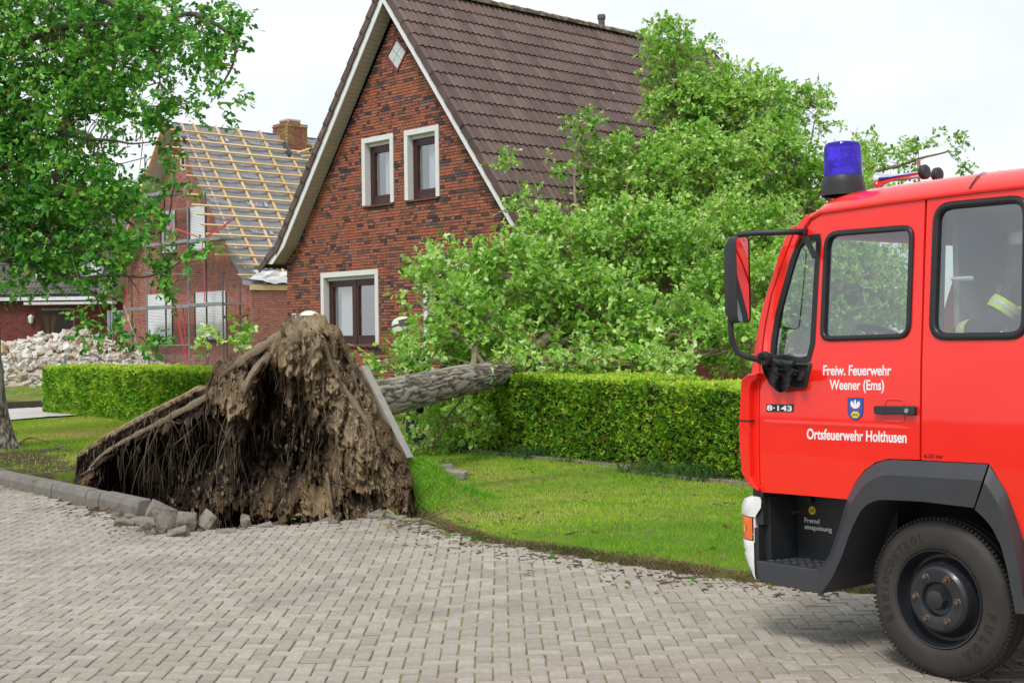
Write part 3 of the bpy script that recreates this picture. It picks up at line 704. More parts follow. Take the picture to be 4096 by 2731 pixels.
# barge boards and soffit cladding on both verges
for side in (-1, 1):
    b_ = MB(); o_ = [(3.905, 8.50), (7.545, 3.775), (8.10, 3.375)]; i_ = [(3.905, 8.245), (7.41, 3.70), (7.86, 3.36)]
    rows_ = []
    for (p, q_) in zip(o_, i_):
        uo, ui = RC + side * (p[0] - RC), RC + side * (q_[0] - RC)
        rows_.append([(uo, -OV - 0.0, p[1]), (ui, -OV, q_[1]), (ui, -OV + 0.03, q_[1]), (uo, -OV + 0.03, p[1])])
    b_.loft(rows_, close=True); b_.add(rows_[-1], [(0, 1, 2, 3)])
    b_.build('barge_board', pvc_m, house)
    tot = 0; path = [(3.905, 8.245), (7.41, 3.70), (7.86, 3.36)]; seg = [math.hypot(b[0] - a[0], b[1] - a[1]) for a, b in zip(path[:-1], path[1:])]
    def pp(t):
        for (a, b), L in zip(zip(path[:-1], path[1:]), seg):
            if t <= L + 1e-6: return (a[0] + (b[0] - a[0]) * t / L, a[1] + (b[1] - a[1]) * t / L)
            t -= L
        return path[-1]
    T = sum(seg); k = 0; gap = 0.10
    edges = []; t = 0.0
    while t < T - 0.01:
        t2 = min(t + gap, T)
        for brk in (seg[0],):
            if t < brk - 0.001 < t2 - 0.001: t2 = brk
        edges.append((t, t2)); t = t2
    for (t0, t1) in edges:
        p0, p1 = pp(t0 + 0.004), pp(t1 - 0.004); q = MB()
        dz = 0.012
        mkp = lambda p, y, off: (RC + side * (p[0] - RC + 0.022 + off), y, p[1] + 0.012 + off)
        vs = [mkp(p0, -OV + 0.03, 0), mkp(p1, -OV + 0.03, 0), mkp(p1, 0.0, 0), mkp(p0, 0.0, 0), mkp(p0, -OV + 0.03, dz), mkp(p1, -OV + 0.03, dz), mkp(p1, 0.0, dz), mkp(p0, 0.0, dz)]
        q.add(vs, [(0, 1, 2, 3), (4, 5, 6, 7), (0, 1, 5, 4), (2, 3, 7, 6), (1, 2, 6, 5), (0, 3, 7, 4)]); q.build('soffit_board', soffit_m, house)
    # eave box end
    q = MB(); u_ = lambda a: RC + side * (a - RC)
    q.add([(u_(8.10), -OV + 0.005, 3.375), (u_(7.84), -OV + 0.005, 3.36), (u_(7.80), 10.0, 3.40), (u_(8.12), 10.0, 3.40)], [(0, 1, 2, 3)])
    q.add([(u_(8.10), -OV + 0.005, 3.375), (u_(8.12), 10.0, 3.40), (u_(8.16), 10.0, 3.47), (u_(8.15), -OV + 0.005, 3.45)], [(0, 1, 2, 3)]); q.build('eave_box', pvc_m, house)
# ================================================================ the fire engine: local X forward, Y out of its near side, Z up
TX = Vector((-0.6196, 0.7849, -0.0083)).normalized(); TY = Vector((0, 0, 1)).cross(TX).normalized(); TZ = TX.cross(TY)
T0 = Vector((2.07, 6.62, 0.0)) + 0.03 * TY
TM = Matrix(((TX.x, TY.x, TZ.x, T0.x), (TX.y, TY.y, TZ.y, T0.y), (TX.z, TY.z, TZ.z, T0.z), (0, 0, 0, 1)))
truck = thing('fire_engine', 'bright red fire engine with a blue beacon parked at the right edge', 'fire engine', TM)
def tumble(z): return 0.0 if z < 1.1 else (-0.015 * (z - 1.1) / 0.4 if z < 1.5 else -0.015 - 0.075 * (z - 1.5) / 0.86)
def S(px, py, off=None):                                   # sight line onto the flank (or a plane parallel to it)
    o = 0.0 if off is None else off
    for _ in range(5 if off is None else 1):
        P = on_plane(px, py, T0 + TY * o, TY) - T0; x, z = P.dot(TX), P.dot(TZ)
        if off is None: o = tumble(z)
    return (x, z)
def SL_(pts, off=None): return [S(a, b, off) for a, b in pts]
def rounded(poly, r, n=5):
    out_ = []; m = len(poly)
    for i in range(m):
        p0, p1, p2 = Vector(poly[i - 1]), Vector(poly[i]), Vector(poly[(i + 1) % m]); a, b = (p0 - p1), (p2 - p1)
        rr = r[i] if hasattr(r, '__len__') else r; d = min(rr, a.length * 0.45, b.length * 0.45); s_, e_ = p1 + a.normalized() * d, p1 + b.normalized() * d
        for k in range(n + 1):
            t = k / n; out_.append(tuple((1 - t) ** 2 * s_ + 2 * t * (1 - t) * p1 + t * t * e_))
    return out_
def inset(poly, d):
    m = len(poly); ar = sum(poly[i][0] * poly[(i + 1) % m][1] - poly[(i + 1) % m][0] * poly[i][1] for i in range(m)); sg = 1 if ar > 0 else -1; out_ = []
    for i in range(m):
        p0, p1, p2 = Vector(poly[i - 1]), Vector(poly[i]), Vector(poly[(i + 1) % m]); e1 = (p1 - p0); e2 = (p2 - p1)
        if e1.length < 1e-7 or e2.length < 1e-7: out_.append(tuple(p1)); continue
        e1.normalize(); e2.normalize(); n1, n2 = Vector((-e1.y, e1.x)) * sg, Vector((-e2.y, e2.x)) * sg; q = (n1 + n2)
        q = q / max(q.length_squared, 0.5) * 2; out_.append(tuple(p1 + q * d))
    return out_
def panel(mb, outl, holes=(), th=0.03, surf=None, side=1, off=0.0, step=0.12):
    surf = surf or tumble; vs, es = [], []
    for lp in [outl] + list(holes):
        o = len(vs); vs += [Vector(p) for p in lp]; es += [(o + i, o + (i + 1) % len(lp)) for i in range(len(lp))]
    x0, x1 = min(p[0] for p in outl), max(p[0] for p in outl); z0, z1 = min(p[1] for p in outl), max(p[1] for p in outl)
    x = x0 + step / 2
    while x < x1:
        z = z0 + step / 2
        while z < z1:
            if inside(outl, x, z) and not any(inside(h, x, z) for h in holes): vs.append(Vector((x, z)))
            z += step
        x += step
    V2, E2, F2 = geometry.delaunay_2d_cdt(vs, es, [], 0, 1e-6)[:3]
    fs = []
    for f in F2:
        c = sum((V2[i] for i in f), Vector((0, 0))) / len(f)
        if inside(outl, c.x, c.y) and not any(inside(h, c.x, c.y) for h in holes): fs.append(tuple(f))
    Y_ = (lambda z, t: surf(z) + off - t) if side == 1 else (lambda z, t: -TW - surf(z) - off + t)
    n = len(V2); P = [(v.x, Y_(v.y, 0), v.y) for v in V2] + [(v.x, Y_(v.y, th), v.y) for v in V2]
    cnt = {}
    for f in fs:
        for i in range(len(f)):
            k = (f[i], f[(i + 1) % len(f)]); cnt[tuple(sorted(k))] = cnt.get(tuple(sorted(k)), 0) + 1
    rim = [(k[0], k[1], n + k[1], n + k[0]) for k, c in cnt.items() if c == 1]
    mb.add(P, fs + [tuple(n + i for i in f)[::-1] for f in fs] + rim)
TW = 2.16
red_m, n_, b_ = _nodes('red_paint')
n_.links.new(_ramp(n_, _noise(n_, 1.2, 3), [(0.3, (0.88, 0.020, 0.011)), (0.7, (0.93, 0.026, 0.014))]), b_.inputs['Base Color'])
b_.inputs['Roughness'].default_value = 0.28; b_.inputs['Coat Weight'].default_value = 0.85; b_.inputs['Coat Roughness'].default_value = 0.03; b_.inputs['Specular IOR Level'].default_value = 0.25
_bump(n_, b_, _noise(n_, 2.5, 2), 0.02, 0.02)
blk = mat('black_plastic', (0.022, 0.024, 0.027), 0.48, 0.18, 8, 0.25, 260, dist=0.001)
fend_m = mat('charcoal_plastic', (0.040, 0.043, 0.050), 0.42, 0.12, 6, 0.3, 300, dist=0.001)
rub = mat('window_rubber', (0.012, 0.012, 0.014), 0.35, 0.15, 10)
gap_m = mat('dark_inside', (0.012, 0.011, 0.011), 0.9)
wht = mat('white_paint', (0.80, 0.80, 0.79), 0.3, 0.03, 4, coat=0.4)
grey_in = mat('grey_lining', (0.36, 0.37, 0.39), 0.7, 0.08, 4, 0.15, 120)
tg = glass_mat('cab_glass', (0.84, 0.90, 0.88), 0.24)
DOOR = SL_([(3046, 1967), (3041, 1900), (3038, 1686), (3043, 1450), (3049, 1421), (3064, 1301), (3089, 1180), (3116, 1098), (3133, 1050), (3160, 980), (3178, 934), (3187, 908), (3208, 876), (3242, 853), (3289, 844), (3500, 812), (3700, 799), (3692, 1050), (3687, 1250), (3681, 1450), (3679, 1650), (3678, 1838), (3552, 1834), (3502, 1848), (3458, 1879), (3420, 1929), (3388, 1996), (3220, 1981)])
DWIN = rounded(SL_([(3301, 926), (3659, 897), (3644, 1355), (3281, 1366)]), [0.09, 0.07, 0.08, 0.07])
QWIN = SL_([(3281, 934), (3286, 962), (3276, 1100), (3268, 1251), (3261, 1376), (3243, 1445), (3201, 1454), (3080, 1440), (3085, 1361), (3103, 1251), (3130, 1150), (3158, 1050), (3182, 982), (3203, 954), (3232, 941)])
CWIN = rounded(SL_([(3737, 813), (4122, 776), (4114, 1358), (3717, 1362)]), 0.10)
mb = MB(); panel(mb, DOOR, [DWIN, QWIN]); door = mb.build('door', red_m, truck, smooth=True, angle=30, bevel=0.004)
CREW = SL_([(3709, 799), (4096, 748)]) + [(-1.0, 2.36), (-1.0, 0.40), (-0.62, 0.40)] + SL_([(4087, 2140), (4062, 2065), (4024, 1964), (3966, 1868), (3952, 1853), (3686, 1840), (3687, 1650), (3689, 1450), (3695, 1250), (3701, 1050)])
mb = MB(); panel(mb, CREW, [CWIN]); crew = mb.build('crew_cab_panel', red_m, truck, smooth=True, angle=30, bevel=0.004)
PIL = SL_([(3181, 905), (3163, 906), (3146, 940), (3120, 1003), (3089, 1100), (3065, 1175), (3045, 1246), (3028, 1331), (3015, 1401), (3005, 1490), (3002, 1700), (3006, 1900), (3030, 1962), (3040, 1962), (3036, 1900), (3033, 1686), (3038, 1450), (3044, 1421), (3058, 1301), (3083, 1180), (3110, 1098), (3127, 1050), (3154, 980), (3172, 934)])
mb = MB(); panel(mb, PIL, step=0.2); mb.build('corner_pillar', red_m, truck, smooth=True, angle=30, bevel=0.003)
# crease along the door
a, b = S(3055, 1687), S(3640, 1714); mb = MB(); k = 14; rows_ = []
for i in range(k + 1):
    t = i / k; x, z = a[0] + (b[0] - a[0]) * t, a[1] + (b[1] - a[1]) * t; h = 0.006 * math.sin(math.pi * min(1, max(0.0, min(t, 1 - t) * 8)) / 2)
    rows_.append([(x, tumble(z) - 0.001, z + 0.016), (x, tumble(z) + h, z + 0.004), (x, tumble(z) + h, z - 0.002), (x, tumble(z) - 0.001, z - 0.022)])
mb.loft(rows_); mb.build('crease', red_m, door, smooth=True)
# far side of the cab
mb = MB(); panel(mb, DOOR, [DWIN, QWIN], side=-1); panel(mb, PIL, step=0.3, side=-1); panel(mb, CREW, [[(-0.16, 1.76), (-0.19, 1.76), (-0.19, 2.05), (-0.16, 2.05)]], side=-1); mb.build('far_side_panel', red_m, truck)
mb = MB(); panel(mb, DOOR, [DWIN, QWIN], side=-1, off=-0.034, th=0.004); panel(mb, PIL, step=0.3, side=-1, off=-0.034, th=0.004); panel(mb, CREW, [[(-0.16, 1.76), (-0.19, 1.76), (-0.19, 2.05), (-0.16, 2.05)]], side=-1, off=-0.034, th=0.004); mb.build('side_lining', grey_in, truck)
# lining behind the near panels, so that the gaps are dark
mb = MB(); xl = [p[0] for p in DOOR]
for (p, q, r, s) in ((1.07, 0.02, 0.86, 1.50), (0.04, -0.95, 1.12, 1.62), (0.045, -0.03, 1.1, 2.36)):
    mb.add([(p, tumble(r) - 0.045, r), (q, tumble(r) - 0.045, r), (q, tumble(s) - 0.045, s), (p, tumble(s) - 0.045, s)], [(0, 1, 2, 3)])
mb.tube([(x, tumble(z) - 0.045, z) for x, z in [DOOR[i] for i in range(1, 17)]], 0.012, 5); mb.build('dark_gap_lining', gap_m, truck)
# windows: rubber ring with a pane
def ring(poly, w_, proud, name, parent, m, dep=0.03):
    r = MB(); loops = [poly, poly, inset(poly, w_ * 0.25), inset(poly, w_ * 0.8), inset(poly, w_), inset(poly, w_)]; ys = [-0.02, proud * 0.6, proud, proud, proud * 0.3, -dep]
    r.loft([[(x, tumble(z) + y, z) for x, z in l] for l, y in zip(loops, ys)], close=True); return r.build(name, m, parent, smooth=True, angle=60)
def pane(poly, off, parent, name='window'):
    r = MB(); n = len(poly); r.add([(x, tumble(z) + off, z) for x, z in poly], [tuple(range(n))]); return r.build(name, tg, parent, fix=False)
for poly, w_, par in ((DWIN, 0.028, door), (CWIN, 0.036, crew)):
    wn = pane(inset(poly, w_ * 0.8), -0.008, par); rg = ring(poly, w_, 0.014, 'window_seal', par, rub)
pane(inset(QWIN, 0.012), -0.006, door)
r = MB(); q1, q2 = QWIN, inset(QWIN, 0.034); r.loft([[(x, tumble(z) + y, z) for x, z in l] for l, y in ((q1, -0.02), (q1, 0.002), (q2, 0.002), (q2, -0.02))], close=True); r.build('window_seal', rub, door)
for poly in (DWIN, QWIN):
    r = MB(); n = len(poly); r.add([(x, -TW - tumble(z), z) for x, z in poly], [tuple(range(n))]); r.build('window', tg, truck, fix=False)
    r = MB(); r.loft([[(x, -TW - tumble(z) + y, z) for x, z in l] for l, y in ((poly, 0.03), (inset(poly, 0.03), 0.03), (inset(poly, 0.03), 0.0))], close=True); r.build('window_seal', rub, truck)
# bonnetless front: rounded corners, red below, windscreen above
SIL = [(1.146, 0.86), (1.15, 1.2), (1.146, 1.50), (1.125, 1.624), (1.098, 1.72), (1.065, 1.837), (1.026, 1.933), (0.981, 2.034), (0.923, 2.163), (0.876, 2.245), (0.83, 2.30)]
def nose_row(x, z):
    y0 = tumble(z); pts = [(0, -0.012), (0.028, -0.03), (0.045, -0.07), (0.055, -0.13), (0.07, -0.30), (0.085, -0.65), (0.09, -1.08)]
    L = [(x + a, y0 + b - 0.0, z) for a, b in pts]; return L + [(p[0], -TW - p[1], p[2]) for p in L[-2::-1]]
mb = MB(); mb.loft([nose_row(x, z) for x, z in SIL[:3]]); k = len(nose_row(1, 1))
for i0, i1 in ((0, 4), (k - 5, k)): mb.loft([nose_row(x, z)[i0:i1] for x, z in SIL[2:]])
mb.loft([nose_row(x, z) for x, z in SIL[-2:]]); mb.build('front_panel', red_m, truck, smooth=True)
mb = MB(); mb.loft([nose_row(x - 0.004, z)[3:k - 4] for x, z in SIL[2:-1]]); mb.build('windscreen', tg, truck, smooth=True, fix=False)
# roof
gxs = [0.872, 0.85, 0.83, 0.811, 0.79, 0.774, 0.745, 0.713, 0.67, 0.635, 0.585, 0.45, 0.30, 0.1, -0.19, -0.6, -1.0]
def gut(x): return float(np.interp(x, [-1, -0.19, 0.30, 0.635, 0.713, 0.774, 0.811, 0.845, 0.872], [2.372, 2.377, 2.371, 2.361, 2.359, 2.334, 2.287, 2.24, 2.19]))
def rh(x): return float(np.interp(x, [-1, 0.45, 0.585, 0.67, 0.738, 0.775, 0.808, 0.84, 0.872], [1.0, 1.0, 0.97, 0.88, 0.74, 0.62, 0.55, 0.52, 0.50]))
def roof_row(x):
    z0, k = gut(x), rh(x); y0 = tumble(z0) + 0.012; pf = [(-0.03, -0.012), (0.0, -0.012), (0.006, 0.0), (0.0, 0.010), (-0.03, 0.038), (-0.075, 0.075), (-0.13, 0.098), (-0.25, 0.112), (-0.6, 0.122), (-1.08, 0.128)]
    drop = 0.0
    L = [(x, y0 + a, z0 + (b * k if b > 0.011 else b)) for a, b in pf]; L = L[:-1] + [(x, -TW / 2, L[-1][2])]
    return L + [(p[0], -TW - p[1], p[2]) for p in L[-2::-1]]
mb = MB(); mb.loft([roof_row(x) for x in gxs]); roofp = mb.build('roof', red_m, truck, smooth=True, angle=60)
mb = MB(); R_ = [roof_row(x)[3:9] for x in (-0.188, -0.200)]; mb.loft([[(p[0], p[1] + 0.003, p[2] + 0.004) for p in r] for r in R_]); mb.build('roof_seam', rub, roofp)
mb = MB(); mb.loft([[(x, tumble(gut(x)) - 0.02, gut(x) - 0.035), (x, -TW / 2, gut(x) - 0.0), (x, -TW + 0.11, gut(x) - 0.035)] for x in gxs[6:]]); mb.build('roof_lining', grey_in, truck)
# inside: floor, dashboard, bulkhead, wheel, seats
mb = MB(); mb.box((0.1, -1.08, 1.02), (2.0, 2.08, 0.05)); mb.box((-1.02, -1.08, 1.65), (0.04, 2.1, 1.4)); mb.build('cab_floor', grey_in, truck)
mb = MB(); rows_ = [[(1.14, y, 1.05), (1.12, y, 1.50), (0.98, y, 1.60), (0.86, y, 1.585), (0.78, y, 1.50), (0.80, y, 1.05)] for y in (-0.07, -2.09)]; mb.loft(rows_); mb.build('dashboard', mat('grey_dash', (0.16, 0.165, 0.175), 0.5, 0.1, 6), truck)
mb = MB(); mb.box((0.30, -0.55, 1.25), (0.5, 0.5, 0.12)); mb.box((0.02, -0.55, 1.35), (0.12, 0.48, 0.32), Matrix.Rotation(math.radians(-8), 3, 'Y')); mb.box((0.30, -1.6, 1.25), (0.5, 0.5, 0.12)); mb.build('seat', mat('seat_cloth', (0.06, 0.065, 0.08), 0.9), truck, bevel=0.03)
mb = MB(); cW = Vector((0.60, -0.55, 1.62)); RT = Matrix.Rotation(math.radians(-32), 3, 'Y'); mb.tube([cW + RT @ Vector((0.24 * math.cos(t), 0.24 * math.sin(t), 0)) for t in [i * math.pi / 14 for i in range(29)]], 0.018, 8); mb.tube([cW + RT @ Vector((-0.23, 0, 0)), cW + RT @ Vector((0, 0, -0.05)), cW + RT @ Vector((0.23, 0, 0))], 0.018, 6); mb.tube([cW, cW + RT @ Vector((0.05, 0, -0.5))], 0.03, 8); mb.build('steering_wheel', blk, truck, smooth=True)
# crew compartment: grey partition, lockers, white grab handle, red box
mb = MB(); mb.box((-0.30, -1.55, 1.55), (0.04, 1.0, 1.2)); mb.box((-0.42, -1.9, 1.7), (0.5, 0.35, 1.3)); mb.box((-0.22, -0.95, 1.45), (0.10, 0.45, 0.75), Matrix.Rotation(math.radians(-10), 3, 'Y')); mb.build('locker', grey_in, truck, bevel=0.02)
mb = MB(); mb.box((0.03, -0.46, 1.70), (0.03, 0.34, 1.24)); mb.box((0.03, -1.42, 1.70), (0.03, 1.40, 1.24)); mb.box((0.03, -0.675, 1.38), (0.028, 0.09, 0.6)); mb.box((0.03, -0.675, 2.13), (0.028, 0.09, 0.36)); mb.build('partition', grey_in, truck)
x, z = S(3853, 1116, -0.25); mb = MB(); mb.tube([(x + 0.05, -0.25, z), (x + 0.04, -0.22, z), (x - 0.04, -0.22, z), (x - 0.05, -0.25, z)], 0.013, 6); mb.build('grab_handle', wht, truck)
x, z = S(3908, 1235, -0.5); mb = MB(); mb.box((x, -0.5, z), (0.045, 0.05, 0.13)); mb.build('red_box', red_m, truck, bevel=0.004)
x, z = S(3990, 1080, -0.7); mb = MB(); mb.box((x, -0.75, z), (0.30, 0.04, 0.45)); mb.build('light_panel', mat('pale_panel', (0.5, 0.5, 0.5), 0.4), truck)
# air vane at the front corner
VAN = SL_([(2990, 1497), (3030, 1492), (3030, 1508), (3004, 1530), (2998, 1560), (2997, 1700), (3002, 1905), (3012, 1928), (3033, 1948), (3032, 1966), (2995, 1937), (2967, 1890), (2957, 1760), (2957, 1681), (2961, 1600), (2965, 1518)], 0.03)
mb = MB(); mb.prism(VAN, lambda a, b, t: (a, t, b), -0.10, 0.035); van = mb.build('air_vane', red_m, truck, bevel=0.008)
x0, z0 = S(2957, 1681, 0.036); x1, _ = S(2998, 1681, 0.036); mb = MB(); mb.box(((x0 + x1) / 2, -0.03, z0), (abs(x1 - x0) + 0.004, 0.138, 0.006)); mb.build('joint_line', gap_m, van)
# wheel-arch fender
def resamp(pts, n):
    P = [Vector(p) for p in pts]; d = [0]
    for a, b in zip(P[:-1], P[1:]): d.append(d[-1] + (b - a).length)
    out_ = []
    for i in range(n):
        t = d[-1] * i / (n - 1); j = max(k for k in range(len(d)) if d[k] <= t + 1e-9); j = min(j, len(P) - 2); out_.append(P[j].lerp(P[j + 1], (t - d[j]) / max(d[j + 1] - d[j], 1e-9)))
    return out_
def fender(outer, crease, inner, name, n=30):
    rows_ = []
    for pts, off in ((outer, 0.004), (crease, 0.055), (inner, 0.050)):
        rows_.append([(p[0], off, p[1]) for p in resamp(SL_(pts, off), n)])
    rows_.append([(p[0], -0.01, p[2]) for p in rows_[-1]]); rows_.append([(p[0], -0.45, p[2]) for p in rows_[-1]])
    r = MB(); r.loft([[(p[0], -0.04, p[2]) for p in rows_[0]]] + rows_)
    for e in (0, -1): r.add([row[e] for row in rows_[:4]] + [(rows_[0][e][0], -0.04, rows_[0][e][2])], [(0, 1, 2, 3, 4)])
    return r.build(name, fend_m, truck, smooth=True, angle=28, bevel=0.0)
fender([(3262, 2290), (3313, 2230), (3352, 2120), (3388, 1994), (3420, 1932), (3458, 1882), (3502, 1851), (3552, 1837), (3684, 1843), (3952, 1856)],
       [(3268, 2310), (3325, 2238), (3364, 2130), (3404, 2010), (3440, 1957), (3478, 1922), (3510, 1905), (3545, 1899), (3680, 1906), (3929, 1921)],
       [(3282, 2374), (3329, 2309), (3368, 2222), (3400, 2128), (3439, 2046), (3470, 2014), (3502, 2000), (3527, 1997), (3691, 2005), (3895, 2030)], 'fender')
fender([(3958, 1862), (3972, 1885), (4024, 1964), (4062, 2065), (4087, 2140), (4112, 2290), (4128, 2450)],
       [(3936, 1930), (3950, 1945), (3995, 2020), (4035, 2110), (4060, 2200), (4085, 2330), (4102, 2455)],
       [(3899, 2037), (3936, 2071), (3967, 2109), (3983, 2140), (4002, 2177), (4028, 2273), (4062, 2452)], 'fender')
# step, its recess and the tread
xc = S(3176, 2100, -0.28)[0]; z_s = 0.456; x_f, x_b = 1.135, 0.66
mb = MB()
mb.add([(xc, -0.28, 0.44), (0.40, -0.28, 0.44), (0.40, -0.28, 0.87), (xc, -0.28, 0.87)], [(0, 1, 2, 3)])
mb.add([(1.118, -0.005, 0.44), (xc, -0.28, 0.44), (xc, -0.28, 0.87), (1.10, -0.005, 0.87)], [(0, 1, 2, 3)])
mb.add([(1.10, -0.02, 0.87), (0.4, -0.02, 0.87), (0.4, -0.29, 0.87), (1.1, -0.29, 0.87)], [(0, 1, 2, 3)])
mb.box((1.118, -0.09, 0.76), (0.07, 0.17, 0.20)); mb.build('step_recess', blk, truck)
mb = MB(); fc = SL_([(3022, 2240), (3290, 2279), (3284, 2376), (3036, 2321)], 0.012); mb.prism(fc, lambda a, b, t: (a, t, b), -0.02, 0.012)
mb.prism([(1.135, z_s - 0.03), (0.62, z_s - 0.03), (0.62, z_s), (1.135, z_s)], lambda a, b, t: (a, t, b), -0.285, -0.02); step_o = mb.build('step', fend_m, truck, bevel=0.006)
stud = MB(); stud.cbox((0, 0, 0.004), (0.034, 0.014, 0.010), 0.004); st = stud.build('tread_stud', fend_m); st_me = st.data; bpy.data.objects.remove(st)
for i in range(7):
    for j in range(6): inst(st_me, (1.06 - 0.056 * i - 0.022 * j, -0.04 - 0.035 * j, z_s + 0.001), Matrix.Rotation(0.35 * (-1) ** i, 3, 'Z'), step_o, 'tread_stud')
def disc(cx, cz, y, r, m, name, par, n=20, th=0.004):
    q = MB(); q.lathe([(0.0, th), (r * 0.92, th), (r, th * 0.5), (r, 0.0)], n, Matrix.Translation((cx, y, cz)) @ Matrix.Rotation(-math.pi / 2, 4, 'X')); return q.build(name, m, par, smooth=True)
yb = -0.279
def fit_text(s, x0, z0, width, cap, y, m, par, bold=0.0, name='lettering', ext=0.0006, slope=0.0):
    me, V_ = text_mesh(s, 1.0, 1.0, bold, 0.5); w0, w1 = V_[:, 0].min(), V_[:, 0].max(); hcap = 0.695
    V_[:, 0] = (V_[:, 0] - w0) / (w1 - w0) * width; V_[:, 1] *= cap / hcap; V_[:, 2] *= 2 * ext
    P = np.stack([x0 - V_[:, 0], np.array([y if y is not None else tumble(z0 + v) + 0.0012 for v in V_[:, 1]]) + V_[:, 2], z0 + V_[:, 1] + slope * V_[:, 0]], -1)
    me.vertices.foreach_set('co', P.astype(np.float32).ravel()); me.materials.append(m); me.update(); o = bpy.data.objects.new(name, me); COL.objects.link(o); o.parent = par; return o
letw = mat('white_lettering', (0.82, 0.82, 0.83), 0.45, 0.02, 5); letb = mat('black_lettering', (0.015, 0.013, 0.013), 0.5)
def label_line(s, p0, p1, top, m, par, bold, off=None, y=None):
    a, b = S(*p0, off), S(*p1, off); c = S(p0[0], top, off); return fit_text(s, a[0], a[1], a[0] - b[0], c[1] - a[1], y, m, par, bold, slope=(b[1] - a[1]) / (a[0] - b[0]))
label_line('Freiw. Feuerwehr', (3293, 1499.5), (3565, 1500.5), 1461, letw, door, 0.022)
label_line('Weener (Ems)', (3319, 1557), (3537, 1559), 1519, letw, door, 0.022)
label_line('Ortsfeuerwehr Holthusen', (3228, 1754), (3627, 1770), 1714, letw, door, 0.022)
label_line('6.25 bar', (3697, 1829), (3774, 1832), 1814, letb, crew, 0.0)
pl = SL_([(3067, 1616), (3174, 1617), (3174, 1646.5), (3067, 1645)]); mb = MB(); mb.prism(pl, lambda a, b, t: (a, tumble(b) + t, b), 0.0, 0.004); plate = mb.build('type_plate', rub, door)
a_, b2_ = S(3070, 1640), S(3171, 1641.5); c_ = S(3070, 1620); fit_text('8·143', a_[0], a_[1], a_[0] - b2_[0], c_[1] - a_[1], tumble(a_[1]) + 0.0052, letw, plate, 0.03)
xa, za = S(3231, 2120, yb); fit_text('Fremd', xa + 0.02, 0.655, 0.105, 0.026, yb + 0.002, letw, truck, 0.01); fit_text('einspeisung', xa + 0.02, 0.618, 0.19, 0.026, yb + 0.002, letw, truck, 0.01)
d = disc(xa - 0.035, 0.725, yb, 0.024, mat('yellow_sticker', (0.78, 0.62, 0.02), 0.5, 0.03), 'sticker', truck); fit_text('24', xa - 0.022, 0.716, 0.026, 0.02, yb + 0.0055, letb, d)
d = disc(xa - 0.03, 0.785, yb, 0.024, blk, 'socket', truck, th=0.03); mb = MB(); mb.box((xa - 0.03, yb + 0.004, 0.842), (0.075, 0.004, 0.036)); mb.build('type_plate', mat('alloy_plate', (0.16, 0.17, 0.16), 0.4, 0.2, 30, metal=0.6), truck)
mb = MB(); mb.tube([(xa + 0.055, yb, 0.715), (xa + 0.07, yb + 0.05, 0.712)], [0.012, 0.010], 8); mb.build('hose_coupling', mat('brass', (0.35, 0.24, 0.10), 0.35, 0.2, 20, metal=0.9), truck)
# coat of arms
blue = mat('emblem_blue', (0.02, 0.09, 0.42), 0.5, 0.03); yel = mat('emblem_yellow', (0.80, 0.58, 0.03), 0.5, 0.06); redf = mat('emblem_red', (0.70, 0.03, 0.04), 0.5, 0.05)
ex0, ez0 = S(3392, 1589.5); ex1, _ = S(3454, 1592); ez1 = S(3423, 1682)[1]; EWd, EH = ex0 - ex1, ez0 - ez1
def em(poly, y, m, name, par):
    q = MB(); q.prism(poly, lambda a, b, t: (ex0 - a * EWd, tumble(ez0 - b * EH) + t, ez0 - b * EH), y - 0.0008, y); return q.build(name, m, par)
SH_ = [(0, 0), (1, 0), (1, 0.62), (0.96, 0.74), (0.86, 0.86), (0.70, 0.95), (0.5, 1.0), (0.30, 0.95), (0.14, 0.86), (0.04, 0.74), (0, 0.62)]
emb = em(SH_, 0.0016, letb, 'emblem', door); em([(0.5 + (a - 0.5) * 0.92, 0.49 + (b - 0.49) * 0.95) for a, b in SH_], 0.0024, blue, 'field', emb)
for sgn in (-1, 1):
    for k in range(6):
        an = math.radians(14 + 25 * k); r1 = 0.40 if k < 4 else 0.33; cx_, cz_ = 0.5 + sgn * 0.05, 0.33
        tip = (cx_ + sgn * r1 * math.sin(an + 0.15) * 0.95, cz_ + r1 * 0.75 * math.cos(an) + 0.02); nx_, ny_ = math.cos(an) * 0.035 * sgn, -math.sin(an) * 0.035
        em([(cx_ + nx_, cz_ + ny_), tip, (cx_ - nx_, cz_ - ny_)][::1], 0.0032 + 0.0001 * k, redf, 'feather', emb)
em([(0.36, 0.18), (0.24, 0.14), (0.18, 0.26), (0.24, 0.38), (0.36, 0.45), (0.5, 0.48), (0.64, 0.45), (0.76, 0.38), (0.82, 0.26), (0.76, 0.14), (0.64, 0.18), (0.60, 0.30), (0.55, 0.22), (0.55, 0.12), (0.47, 0.08), (0.42, 0.15), (0.45, 0.22), (0.42, 0.30)], 0.0042, letw, 'bird', emb)
for k, (a, b) in enumerate([(0.5, 0.74), (0.36, 0.73), (0.64, 0.73), (0.43, 0.80), (0.57, 0.80), (0.43, 0.67), (0.57, 0.67)]):
    em([(a + 0.13 * math.cos(t) * (1 + 0.18 * (i % 2)), b + 0.075 * math.sin(t) * (1 + 0.18 * (i % 2))) for i, t in enumerate([j * math.pi / 6 for j in range(12)])], 0.0034 + 0.00012 * k, yel, 'sheaf', emb)
for (p, q_) in (((0.33, 0.68), (0.66, 0.80)), ((0.33, 0.80), (0.66, 0.68)), ((0.30, 0.74), (0.70, 0.74))):
    em([(p[0], p[1] - .008), (q_[0], q_[1] - .008), (q_[0], q_[1] + .008), (p[0], p[1] + .008)], 0.0048, letb, 'sheaf_line', emb)
